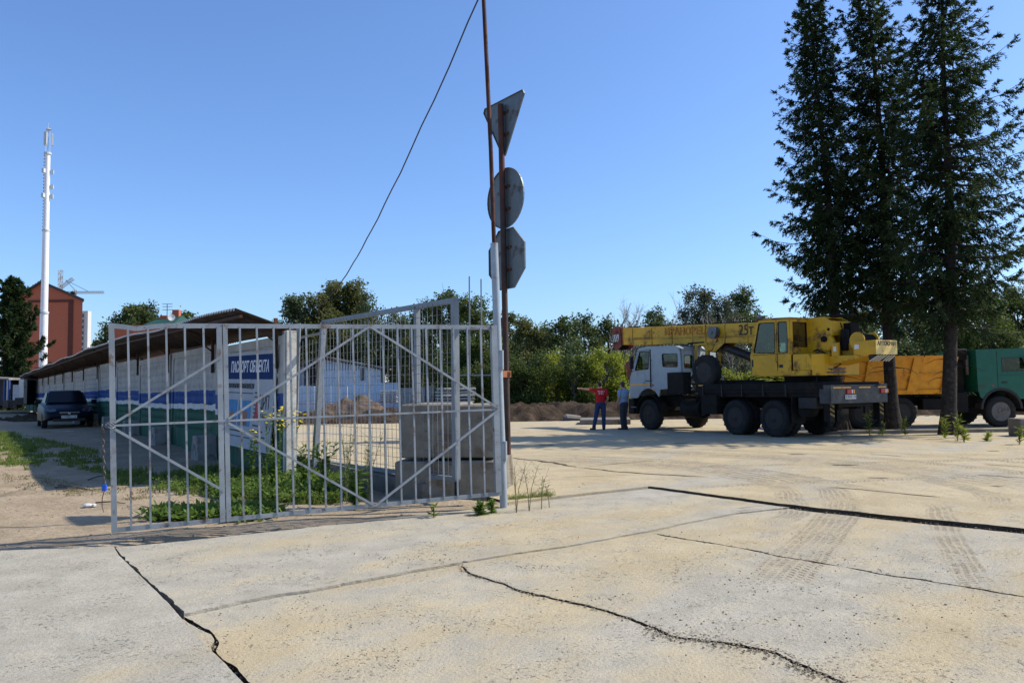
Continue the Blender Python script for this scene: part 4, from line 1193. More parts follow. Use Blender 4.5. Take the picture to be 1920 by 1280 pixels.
# hook rope and block below the head
b = MB(); b.cyl((7.92, .05, boom_z(7.9, -.2)), (7.55, .05, 1.75), .012, n=6); b.cyl((7.98, -.08, boom_z(7.9, -.2)), (7.55, -.05, 1.75), .012, n=6); b.build('hoist_rope', M_BLACK, TC)
b = MB(); b.box((6.62, .1, 1.72), (.26, .2, .5)); b.tube([(6.62, .1, 1.5), (6.62, .1, 1.36), (6.70, .1, 1.28), (6.62, .1, 1.22), (6.52, .1, 1.30)], .035, 8)
b = MB(); b.lathe((7.3, .1, 2.35), (0, 1, 0), [(.02, -.12), (.2, -.1), (.2, .1), (.02, .12)], 14); b.box((7.3, .1, 2.1), (.22, .18, .34)); b.tube([(7.3, .1, 1.95), (7.3, .1, 1.82), (7.38, .1, 1.74), (7.3, .1, 1.66), (7.2, .1, 1.74)], .03, 8)
b.build('hook_block', M_REDR, TC)
# reel and lifting cylinder
b = MB(); b.lathe((2.40, .29, 3.34), (0, 1, 0), [(.20, 0), (.20, .04), (.16, .05), (.16, .15), (.21, .16), (.21, .20), (.06, .21), (.05, .24), (.001, .24)], 24); b.build('cable_reel', M_STEEL, TC, smooth=True)
b = MB(); b.cyl((2.5, 0, 2.92), (-.3, 0, 1.98), .15, n=16); b.cyl((2.35, 0, 2.87), (2.7, 0, 2.99), .19, n=16)
b.prism([(2.15, -.2, 2.93), (3.05, -.2, 2.97), (2.75, -.2, 2.70), (2.45, -.2, 2.68)], (0, .4, 0))
b.build('lift_cylinder', paint('dark oily steel', (.035, .03, .027), .5, .3, .3, (.09, .06, .04), .4), TC, smooth=True)
b = MB()
for s_ in (1, -1): b.prism([(2.0, s_ * .28, 2.98), (3.2, s_ * .28, 3.03), (2.8, s_ * .28, 2.72), (2.45, s_ * .28, 2.70)], (0, s_ * .02, 0))
b.build('cylinder_lug', M_YEL, TC)
# small fittings: cab steps, grab rails, hoses, roof lamp, frame brackets
B('cab_step', M_STEEL, [(5.62, 5.92, 1.0, 1.22, .78, .82)], .005)
for x in (4.70,): MB().tube([(x, 1.21, 1.75), (x, 1.26, 1.8), (x, 1.26, 2.45), (x, 1.21, 2.5)], .012, 6).build('grab_rail', M_BLACK, TC, smooth=True)
MB().tube([(-.95, 1.17, 2.2), (-.95, 1.21, 2.25), (-.95, 1.21, 3.0), (-.95, 1.17, 3.05)], .012, 6).build('grab_rail', M_YELD, TC, smooth=True)
B('roof_lamp', M_STEEL, [(-.35, -.2, .95, 1.1, 3.56, 3.66)], .02)
MB().tube([(-1.5, .3, 2.5), (-1.9, .55, 2.55), (-2.3, .5, 2.35), (-2.6, .45, 2.1), (-2.2, .5, 1.9)], .02, 6).build('hose', M_BLACK, TC, smooth=True)
MB().tube([(2.35, .28, 3.1), (2.6, .30, 2.75), (2.9, .30, 2.7), (3.2, .30, 2.95)], .014, 6).build('hose', M_BLACK, TC, smooth=True)
for k in range(5): B('deck_bracket', M_RIM, [(2.1 - k * .85, 2.14 - k * .85, 1.16, 1.235, 1.2, 1.56)])
MB().tube([(-2.4, 1.24, 1.62), (-2.4, 1.24, 1.78), (-1.2, 1.24, 1.78)], .012, 6).build('deck_rail', M_BLACK, TC, smooth=True)
B('hatch', M_YEL, [(-.85, -.15, 1.138, 1.152, 2.02, 2.36)], .006)
B('hatch', M_YEL, [(-1.98, -1.58, 1.138, 1.150, 2.02, 2.36)], .006)
# lettering on the boom
TM = lambda x, z, y, rot=0: Matrix.Translation((x, y, z)) @ frame_m((0, 0, 0), (-1, 0, -.046), (0, 0, 1))
text_part('lettering', 'ИВАНОВЕЦ', .36, M_RLET, TC, TM(3.95, boom_z(3.95, .66), .292), width=2.15, bold=.012)
text_part('tonnage', '25т', .48, M_INK, TC, TM(1.06, boom_z(1.06, .62), .292), width=.62)
# turntable and revolving platform
b = MB(); b.lathe((-1.15, 0, 1.60), (0, 0, 1), [(.80, 0), (.80, .06), (.72, .08), (.72, .17), (.85, .19)], 32); b.build('turntable', M_BLACK, TC, smooth=True)
b = MB()
b.prism([(.02, 1.14, 1.80), (.04, 1.14, 1.95), (-2.10, 1.14, 1.95), (-2.10, 1.14, 1.79)], (0, -2.1, 0))
b.prism([(-1.50, 1.135, 1.95), (-1.50, 1.135, 2.42), (-2.02, 1.135, 2.42), (-2.14, 1.135, 2.28), (-2.14, 1.135, 1.95)], (0, -.78, 0))
b.prism([(-2.14, 1.13, 1.79), (-2.30, .75, 1.79), (-2.30, -.75, 1.79), (-2.14, -.95, 1.79)], (0, 0, .62))
b.bb(-2.1, -.2, -.95, .3, 1.95, 2.40)
b.build('platform', M_YEL, TC, bevel=.025)
b = MB()
for s_ in (1, -1):
    b.prism([(-.75, s_ * .36, 2.35), (-1.0, s_ * .36, 3.42), (-1.45, s_ * .36, 3.50), (-2.05, s_ * .36, 3.50), (-2.32, s_ * .36, 3.34), (-2.32, s_ * .36, 2.95), (-2.1, s_ * .36, 2.72), (-2.25, s_ * .36, 2.35)], (0, s_ * .05, 0))
b.bb(-2.32, -2.22, -.36, .36, 2.95, 3.36); b.prism([(-1.0, -.36, 3.42), (-1.45, -.36, 3.5), (-2.05, -.36, 3.5), (-2.05, -.36, 3.46), (-1.45, -.36, 3.46)], (0, .72, 0))
b.build('turret', M_YEL, TC, bevel=.01)
b = MB(); b.cyl((-2.12, .30, 2.84), (-2.12, .56, 2.84), .085, n=16); b.cyl((-2.2, .36, 3.12), (-2.2, .415, 3.12), .045, n=12); b.build('pivot_pin', M_BLACK, TC, smooth=True)
b = MB(); b.lathe((-2.14, .34, 2.72), (0, 1, 0), [(.24, 0), (.24, .10), (.2, .14)], 20); b.build('pivot_boss', M_YEL, TC, smooth=True)
b = MB(); b.bb(-2.55, -2.28, -.5, -.1, 2.6, 3.3); b.cyl((-2.5, .1, 2.5), (-2.5, .1, 3.1), .12); b.bb(-2.7, -1.9, -.1, .1, 3.48, 3.55); b.tube([(-2.3, .2, 2.5), (-2.6, .25, 2.9), (-2.45, .2, 3.3)], .02, 6); b.build('hydraulics', M_BLACK, TC, bevel=.02)
# operator's cab
oc = [(.02, 1.92), (.10, 2.42), (-.22, 3.50), (-.26, 3.545), (-1.45, 3.50), (-1.45, 1.92)]
ow1 = rpoly([(-.29, 3.41), (-.88, 3.385), (-.86, 2.50), (-.06, 2.54)], .05); ow2 = rpoly([(-1.01, 3.39), (-1.34, 3.375), (-1.36, 2.50), (-1.01, 2.51)], .05)
ow3 = rpoly([(-.20, 2.88), (-.86, 2.88), (-.86, 2.50), (-.07, 2.52)], .03)
for y in (1.13, .36):
    plate('cab_side', oc, [ow1, ow2] if y > 1 else [ow3], .04, M_YEL, TC, MS(y))
for w_ in (ow1, ow2):
    cc = sum((Vector(p) for p in w_), Vector((0, 0))) / len(w_)
    plate('window', w_, [], .006, M_GLASS, TC, MS(1.13))
    plate('window_seal', [tuple(cc + (Vector(p) - cc) * 1.05) for p in w_], [w_], .052, M_BLACK, TC, MS(1.13))
plate('window', ow3, [], .006, M_GLASS, TC, MS(.36))
plate('inner_lining', [(-1.0, 2.5), (-1.42, 2.5), (-1.42, 3.4), (-1.0, 3.4)], [], .01, M_SEAT, TC, MS(.40))
strip('cab_roof', [(-.20, 3.50), (-.26, 3.56), (-1.50, 3.51)], .30, 1.19, M_YELD, .05)
strip('cab_front', [(.02, 1.92), (.10, 2.42)], .36, 1.13, M_YEL, .03)
strip('windscreen', [(.10, 2.42), (-.21, 3.48)], .38, 1.11, M_GLASS, .008)
MR = frame_m((-1.45, 0, 0), (0, 1, 0), (0, 0, 1))
rw = rpoly([(.47, 2.66), (1.03, 2.66), (1.03, 3.36), (.47, 3.36)], .05)
plate('cab_back', [(.34, 2.42), (1.15, 2.42), (1.15, 3.50), (.34, 3.50)], [rw], .04, M_YEL, TC, MR)
plate('rear_window', rw, [], .006, glass_mat('grey reflective glass', (.30, .32, .32), .5), TC, MR)  # stronger mirror share gives this pane its grey reflection
plate('window_seal', [(.45, 2.64), (1.05, 2.64), (1.05, 3.38), (.45, 3.38)], [rw], .052, M_BLACK, TC, MR)
b = MB()
b.bb(-.965, -.945, 1.148, 1.156, 1.95, 3.45); b.bb(-1.45, -.0, 1.148, 1.155, 2.45, 2.465); b.bb(-.98, -.96, 1.148, 1.17, 2.06, 2.2)
b.build('door_gap', M_INK, TC)
B('emblem', M_INK, [(-1.16, -1.02, 1.15, 1.158, 2.05, 2.14), (-.02, -.06 + .1, 1.15, 1.156, 2.1, 2.32)])
B('seat', M_SEAT, [(-1.15, -.65, .5, .98, 2.1, 2.35), (-1.25, -1.1, .5, .98, 2.3, 3.0)], .05)
B('warning_label', M_WHT, [(-1.78, -1.66, 1.134, 1.142, 2.12, 2.3)], 0)
# counterweight frame and winch
b = MB()
for s_ in (1,): b.bb(-2.62, -2.40, .48, .58, 2.30, 2.72)
b.bb(-3.80, -3.12, -.34, .58, 2.33, 2.72)
b.bb(-3.15, -2.40, -.34, .10, 2.33, 2.70)
b.prism([(-1.9, .56, 2.02), (-3.55, .56, 2.30), (-3.55, .56, 2.34), (-1.9, .56, 2.34)], (0, -.9, 0))
b.build('counterweight', M_YEL, TC, bevel=.012)
B('counterweight_back', paint('crane yellow painted as sunlit', (.62, .45, .14), .5, 0, .1, (.4, .25, .08), .3), [(-3.815, -3.801, -.34, .58, 2.33, 2.72)])  # body yellow made paler, sunlight painted onto the rear face
BM = lambda y, z, x=-3.818: Matrix.Translation((x, y, z)) @ frame_m((0, 0, 0), (0, -1, 0), (0, 0, 1))
text_part('lettering', 'АВТОКРАН', .16, M_INK, TC, BM(.12, 2.62), width=.78, bold=.004)
b = MB(); b.prism([(-3.80, .50, 2.32), (-3.55, .50, 2.16), (-3.50, .50, 2.32)], (0, -.76, 0)); b.build('rear_lip', M_INK, TC)
b = MB()
d_ = Vector((-.842, 0, .539)); 
for k in range(7):
    y = .48 - k * .115
    sh = .06 if k < 4 else -.06
    A = [(-3.803, y, 2.315), (-3.803, y - .042, 2.315), (-3.56, y - .042 + sh, 2.163), (-3.56, y + sh, 2.163)]
    b.prism([(p[0] - .004, p[1], p[2] - .006) for p in A], (-.003, 0, -.004))
b.build('hazard_stripes', M_WHT, TC)
B('warning_label', M_WHT, [(-2.57, -2.47, .581, .587, 2.46, 2.60)])
B('warning_label', M_WHT, [(-3.30, -3.16, .581, .587, 2.50, 2.62)])
b = MB()
b.lathe((-3.12, .40, 2.74), (0, 1, 0), [(.24, -.015), (.24, .015)], 28)
b.bb(-3.36, -2.88, .39, .41, 2.66, 2.76)
b.build('winch_flange', M_YEL, TC)
b = MB(); b.lathe((-3.12, -.22, 2.74), (0, 1, 0), [(.24, -.015), (.24, .015)], 28); b.bar((-3.4, -.22, 2.7), (-3.2, -.26, 2.98), .06, .04); b.build('winch_flange', M_YEL, TC)
b = MB(); b.lathe((-3.12, .39, 2.76), (0, -1, 0), [(.155 + (.012 if k % 2 else 0), k * .024) for k in range(26)], 24); b.build('winch_drum', M_BLACK, TC, smooth=True)
B('pipes', M_STEEL, [(-2.9, -1.7, .62, .66, 1.86, 1.9), (-2.85, -1.7, .56, .60, 1.96, 1.99)])
# rear beam, lamps, plate, outriggers
b = MB()
b.bb(-2.78, -2.45, -1.28, 1.22, 1.00, 1.52)
b.prism([(-2.82, 1.2, 1.52), (-2.82, .5, 1.52), (-2.82, .25, 1.46), (-2.82, -.75, 1.46), (-2.82, -1.0, 1.54), (-2.82, -1.28, 1.54), (-2.82, -1.28, 1.00), (-2.82, 1.2, 1.00)], (.06, 0, 0))
b.build('rear_beam', paint('scuffed grey steel', (.05, .053, .055), .5, .3, .3, (.15, .14, .12), .35, 2.2), TC, bevel=.01)
b = MB()
for y0, y1 in ((.75, 1.1), (.35, .72), (-.5, .0), (-1.2, -.85)): b.bb(-2.828, -2.822, y0, y1, 1.425, 1.46)
b.build('reflector_strip', M_ORG, TC)
for y in (.40, -1.10):
    b = MB(); b.bb(-2.86, -2.82, y - .16, y + .16, 1.27, 1.39); o = b.build('tail_lamp', M_REDL, TC, bevel=.008)
    b = MB(); b.bb(-2.866, -2.861, y - .07, y - .03, 1.28, 1.38); b.build('reverse_lens', M_WHT, o)
    b = MB(); b.bb(-2.866, -2.861, y - .155, y - .10, 1.28, 1.38); b.build('indicator_lens', M_ORG, o)
b = MB(); b.bb(-2.84, -2.83, .16, .62, 1.12, 1.235); npl = b.build('number_plate', M_WHT, TC, bevel=.004)
text_part('plate_number', 'К205АВ 154', .11, M_INK, npl, BM(.39, 1.178, -2.842), width=.42)
for s_, y in ((1, 1.05), (-1, -1.12)):
    b = MB(); b.bb(-2.72, -2.52, y - .1, y + .1, .50, 1.5); b.cyl((-2.62, y, .35), (-2.62, y, .6), .05); b.lathe((-2.62, y, .30), (0, 0, 1), [(.16, 0), (.16, .03), (.05, .07)], 16)
    jk = b.build('outrigger', M_BLACK, TC)
    b = MB()
    for k in range(3): b.prism([(-2.724, y - .09, .62 + k * .13), (-2.724, y + .09, .70 + k * .13), (-2.724, y + .09, .76 + k * .13), (-2.724, y - .09, .68 + k * .13)], (-.003, 0, 0))
    b.build('hazard_stripes', paint('dirty hazard yellow', (.22, .14, .03), .7, 0, .3, (.04, .03, .02), .5), jk)
    b = MB(); b.bb(2.1, 2.3, y - .1, y + .1, .55, 1.45); b.build('outrigger', M_BLACK, TC)
B('underrun_bar', M_BLACK, [(-2.7, -2.58, -.75, .75, .90, 1.0), (-2.66, -2.6, -.5, -.45, .7, 1.0)], .01)
b = MB(); b.lathe((-1.85, .95, .80), (0, 1, 0), [(.001, -.2), (.19, -.2), (.21, 0), (.19, .2), (.001, .2)], 20); b.build('air_tank', M_BLACK, TC, smooth=True)
for y_ in (.7, -1.25): B('mud_flap', M_BLACK, [(-1.52, -1.49, y_, y_ + .55, .42, 1.2)])
B('deck_reflector', M_ORG, [(2.1, 2.32, 1.222, 1.228, 1.54, 1.575)])
MB().tube([(.9, .6, 1.62), (.6, .62, 1.80), (.1, .6, 1.85), (-.3, .5, 1.7)], .018, 6).build('hose', M_BLACK, TC, smooth=True)
MB().tube([(1.0, .4, 1.62), (.5, .42, 1.78), (.0, .4, 1.76), (-.5, .3, 1.7)], .018, 6).build('hose', M_BLACK, TC, smooth=True)

# ---- dump truck ---------------------------------------------------
M_DGRN = paint('green cab paint', (0.005, 0.115, 0.072), 0.4, 0, 0.08, (0.05, 0.06, 0.05), 0.2, 1.0)
M_DYEL = paint('orange yellow tipper body', (0.82, 0.33, 0.010), 0.5, 0, 0.12, (0.30, 0.09, 0.02), 0.22, 2.6, 0.05, 20)
DT = thing('dump_truck', 'dump truck with green cab and ribbed orange tipper body parked behind the spruces', 'dump truck', (14.32, 28.1, 0.055), math.radians(0))
DX = 14.0
def dB(name, mat, boxes, bevel=0.0, parent=DT):
    b = MB()
    for q in boxes: b.bb(q[0] - DX, q[1] - DX, *q[2:])
    return b.build(name, mat, parent, bevel=bevel)
# y: near side is -1.25
dB('chassis_frame', M_BLACK, [(11.0, 18.0, -.5, -.3, .75, 1.05), (11.0, 18.0, .3, .5, .75, 1.05), (11.2, 17.6, -.3, .3, .8, .95)])
K = 1.047
for x in (16.35, 12.95, 11.65):
    for s_ in (-1, 1):
        wheel(DT, x - DX, s_ * 1.08, .53, .30, s_, dual=(x < 15), rimmat=paint('rim lilac grey', (.15, .14, .135), .6, .3, .2, (.1, .07, .05), .4) if x > 15 else None)
    dB('axle', M_BLACK, [(x - .1, x + .1, -1, 1, .42, .62)])
dB('toolbox', M_BLACK, [(13.7, 14.6, -1.2, -.8, .62, 1.0)], .03)
dB('fuel_tank', M_BLACK, [(14.75, 15.3, -1.15, -.7, .5, 1.2)], .05)
dcab = [(15.60, 1.27), (15.58, 2.66), (17.20, 2.68), (17.52, 1.95), (17.56, .95), (17.0, .95)] + [(16.38 + .72 * math.cos(math.radians(a)), .62 + .70 * math.sin(math.radians(a))) for a in range(30, 151, 12)] + [(15.68, 1.02)]
dw = rpoly([(16.46, 2.36), (17.13, 2.36), (17.30, 1.93), (16.46, 1.90)], .04)
MD = lambda y: frame_m((-DX, y, 0), (1, 0, 0), (0, 0, 1))
for y in (-1.2, 1.2):
    plate('cab_side', dcab, [dw], .05, M_DGRN, DT, MD(y))
    plate('window', dw, [], .006, M_GLASS, DT, MD(y))
cc = sum((Vector(p) for p in dw), Vector((0, 0))) / len(dw)
plate('window_seal', [tuple(cc + (Vector(p) - cc) * 1.06) for p in dw], [dw], .062, M_INK, DT, MD(-1.2))
def dstrip(name, pts, y0, y1, mat, th=.035): return strip(name, [(a - DX, c) for a, c in pts][::-1], y0, y1, mat, th, DT)
dstrip('cab_roof', [(15.56, 2.66), (17.22, 2.69)], -1.22, 1.22, M_DGRN)
dstrip('cab_back', [(15.60, 1.2), (15.58, 2.66)], -1.2, 1.2, M_DGRN)
dstrip('windscreen', [(17.20, 2.66), (17.50, 1.95)], -1.12, 1.12, M_GLASS, .01)
dstrip('cab_front', [(17.52, 1.95), (17.56, .9)], -1.2, 1.2, M_DGRN)
dB('front_bumper', M_BLACK, [(17.2, 17.75, -1.25, 1.25, .5, .97)], .04)
dB('door_gap', M_INK, [(16.28, 16.295, -1.231, -1.226, 1.3, 2.6), (16.30, 17.4, -1.231, -1.227, 1.76, 1.768)])
dB('door_handle', M_INK, [(16.42, 16.6, -1.25, -1.225, 1.50, 1.54)])
dB('side_lamp', M_REDL, [(16.06, 16.13, -1.24, -1.22, 1.40, 1.44)])
dB('seat', M_SEAT, [(16.2, 16.7, -.95, -.4, 1.4, 1.65), (16.15, 16.3, -.95, -.4, 1.6, 2.3), (16.2, 16.7, .4, .95, 1.4, 1.65)], .05)
dB('cab_floor', M_BLACK, [(15.65, 17.4, -1.15, 1.15, 1.25, 1.32)])
b = MB(); b.box((17.32 - DX, -1.42, 2.2), (.1, .2, .42)); b.build('mirror', M_INK, DT, bevel=.02)
arch = arch_band(16.38 - DX, -1.24, -.85, .64, 0, 180, .62, .08); arch.build('mudguard', M_INK, DT)
# tipper body: flared side panels with slanted ribs
b = MB()
x0, x1, xt0, xt1 = 10.9, 14.60, 10.62, 14.82
P = lambda x, y, z: (x - DX, y, z)
zb, zt = 1.20, 2.46
b.add([P(x0, -1.2, zb), P(x1, -1.2, zb), P(x1, 1.2, zb), P(x0, 1.2, zb), P(xt0, -1.27, zt), P(xt1, -1.27, zt), P(xt1, 1.27, zt), P(xt0, 1.27, zt),
       P(xt0 + .06, -1.19, zt), P(xt1 - .06, -1.19, zt), P(xt1 - .06, 1.19, zt), P(xt0 + .06, 1.19, zt), P(x0 + .1, -1.1, zb + .1), P(x1 - .1, -1.1, zb + .1), P(x1 - .1, 1.1, zb + .1), P(x0 + .1, 1.1, zb + .1)],
      [(0, 1, 2, 3), (0, 1, 5, 4), (1, 2, 6, 5), (2, 3, 7, 6), (3, 0, 4, 7), (4, 5, 9, 8), (5, 6, 10, 9), (6, 7, 11, 10), (7, 4, 8, 11), (8, 9, 13, 12), (9, 10, 14, 13), (10, 11, 15, 14), (11, 8, 12, 15), (12, 13, 14, 15)])
b.build('tipper_body', M_DYEL, DT)
b = MB()
for xb in (10.92, 11.62, 12.42, 13.12, 14.28):
    w = .34; sl = .30 * (1 if xb > 11.8 else .8)
    b.add([P(xb, -1.215, zb), P(xb + w, -1.215, zb), P(xb + w + sl, -1.285, zt - .05), P(xb + sl, -1.285, zt - .05), P(xb, -1.27, zb), P(xb + w, -1.27, zb), P(xb + w + sl, -1.33, zt - .05), P(xb + sl, -1.33, zt - .05)], [(4, 5, 6, 7), (0, 4, 7, 3), (1, 2, 6, 5), (3, 7, 6, 2), (0, 1, 5, 4)])
b.add([P(x0 - .05, -1.22, 1.16), P(x1 + .05, -1.22, 1.16), P(x1 + .08, -1.28, 1.30), P(x0 - .05, -1.28, 1.30), P(x0 - .05, -1.15, 1.16), P(x1 + .05, -1.15, 1.16)], [(0, 1, 2, 3), (0, 4, 5, 1)])
b.bar(P(xt0, -1.29, zt - .03), P(xt1, -1.29, zt - .03), .06, .08); b.bar(P(x0, -1.27, 1.83), P(xt1 - .15, -1.27, 1.83), .03, .04)
b.build('body_ribs', M_DYEL, DT)
b = MB(); b.prism([P(10.62, -.9, 2.0), P(10.9, -.9, 1.2), P(10.3, -.9, 1.2)], (0, 1.8, 0)); b.build('tailgate', M_STEEL, DT)
dB('exhaust', M_STEEL, [(15.42, 15.52, -.9, -.8, 1.8, 2.5)], .03)
dB('hydraulic_tank', M_BLACK, [(14.95, 15.4, -.8, .8, 1.1, 2.3), (15.1, 15.5, -.9, -.3, 2.3, 2.7)], .05)

# ---- dark sedan ----------------------------------------------------
M_NAVY = paint('dark navy car paint', (0.004, 0.008, 0.020), 0.4, 0.0, 0.05, (0.012, 0.012, 0.012), 0.1, 1.0, spec=.12)
cz0 = gz(-17.2, 30.6)
cang = math.atan2(-.819, .573) - .02
CR = thing('parked_car', 'dark blue sedan parked in the shade of the painted fence', 'car', (-18.3, 32.1, cz0 + .01), cang)
# stations: x (front +), half width, list of (y,z) profile
b = MB()
st_ = [(-2.30, .70, .42, .80), (-2.22, .82, .36, .95), (-1.7, .88, .27, 1.00), (-.9, .89, .25, .97), (.3, .89, .25, .94), (1.0, .89, .25, .90), (1.6, .87, .27, .84), (2.0, .82, .30, .76), (2.22, .72, .36, .66), (2.30, .60, .42, .58)]
prof = []
N = 12
for x, w, z0, z1 in st_:
    ring = []
    for y, z in ((-1, 0.0), (-1.0, .35), (-.99, .62), (-.93, .86), (-.80, .97), (-.4, 1.0), (0, 1.01), (.4, 1.0), (.80, .97), (.93, .86), (.99, .62), (1.0, .35), (1, 0.0)):
        ring.append((x, w * y, z0 + (z1 - z0) * z))
    prof.append(ring)
vs = [p for r in prof for p in r]; n = 13; fs = []
for i in range(len(prof) - 1):
    for k in range(n - 1): fs.append((i * n + k, i * n + k + 1, (i + 1) * n + k + 1, (i + 1) * n + k))
    fs.append((i * n, (i + 1) * n, (i + 1) * n + n - 1, i * n + n - 1))
fs.append(tuple(range(n))); fs.append(tuple((len(prof) - 1) * n + k for k in reversed(range(n))))
b.add(vs, fs)
body = b.build('body', M_NAVY, CR, smooth=True)
b = MB()
gh = [(-1.75, .70, .97, .60), (-1.15, .70, 1.36, .56), (-.5, .74, 1.43, .58), (.1, .74, 1.42, .58), (.95, .76, .93, .70)]
b.add([(-1.8, -.74, .95), (-1.0, -.56, 1.39), (-.3, -.58, 1.44), (.15, -.57, 1.41), (1.05, -.74, .88), (-1.8, .74, .95), (-1.0, .56, 1.39), (-.3, .58, 1.44), (.15, .57, 1.41), (1.05, .74, .88)],
      [(0, 1, 6, 5), (1, 2, 7, 6), (2, 3, 8, 7), (3, 4, 9, 8), (0, 4, 3, 2, 1), (5, 6, 7, 8, 9)])
b.build('cabin', M_NAVY, CR, bevel=.05, seg=3)
b = MB(); b.add([(.96, -.64, .955), (.96, .64, .955), (.24, .50, 1.39), (.24, -.50, 1.39)], [(0, 1, 2, 3)])
v_ = Vector((.45, 0, .72)).normalized() * .012
b.v = [(x + v_.x, y, z + v_.z) for x, y, z in b.v]
M_CGL = paint('tinted screen', (.006, .008, .012), .2, 0, .02, spec=.15)
b.prism([(.985, -.64, .955), (.985, .64, .955), (.265, .50, 1.40), (.265, -.50, 1.40)], (.012, 0, .018))
b.build('windscreen', M_CGL, CR)
for s_ in (-1, 1):
    b = MB(); b.prism([(.75, s_ * .715, .97), (.12, s_ * .60, 1.36), (-.95, s_ * .60, 1.35), (-1.45, s_ * .70, 1.0)], (0, s_ * .03, 0)); b.build('side_window', M_CGL, CR)
    b = MB(); b.add([(2.02, s_ * .80, .64), (2.25, s_ * .62, .60), (2.27, s_ * .42, .62), (2.12, s_ * .42, .71), (1.85, s_ * .78, .76), (1.85, s_ * .60, .70)], [(0, 1, 2, 3, 4), (3, 5, 4)]); b.v = [(x + .02, y + s_ * .02, z + .012) for x, y, z in b.v]
    b.build('headlight', paint('headlamp lens', (.07, .08, .09), .2, .0, .05), CR)
    b = MB(); b.box((.72, s_ * .98, .99), (.13, .2, .14)); b.build('mirror', M_NAVY, CR, bevel=.03)
    for x in (-1.35, 1.40): wheel(CR, x, s_ * .78, .31, .20, s_, z=.30, rimmat=M_STEEL)
b = MB(); b.bb(2.285, 2.315, -.30, .30, .44, .56); b.bb(2.25, 2.31, -.55, .55, .25, .36); b.build('grille', M_INK, CR, bevel=.01)
b = MB(); b.bb(2.29, 2.33, -.34, .34, .575, .60); b.lathe((2.31, 0, .55), (1, 0, 0), [(.05, 0), (.05, .02), (.04, .025)], 16); b.build('chrome_trim', paint('chrome', (.5, .5, .52), .15, .9), CR)
b = MB(); b.bb(2.325, 2.34, -.27, .25, .37, .475); cp = b.build('number_plate', M_WHT, CR, bevel=.004)
text_part('plate_number', 'Н790ЕН 54', .10, M_INK, cp, Matrix.Translation((2.342, -.01, .422)) @ frame_m((0, 0, 0), (0, 1, 0), (0, 0, 1)), width=.46)

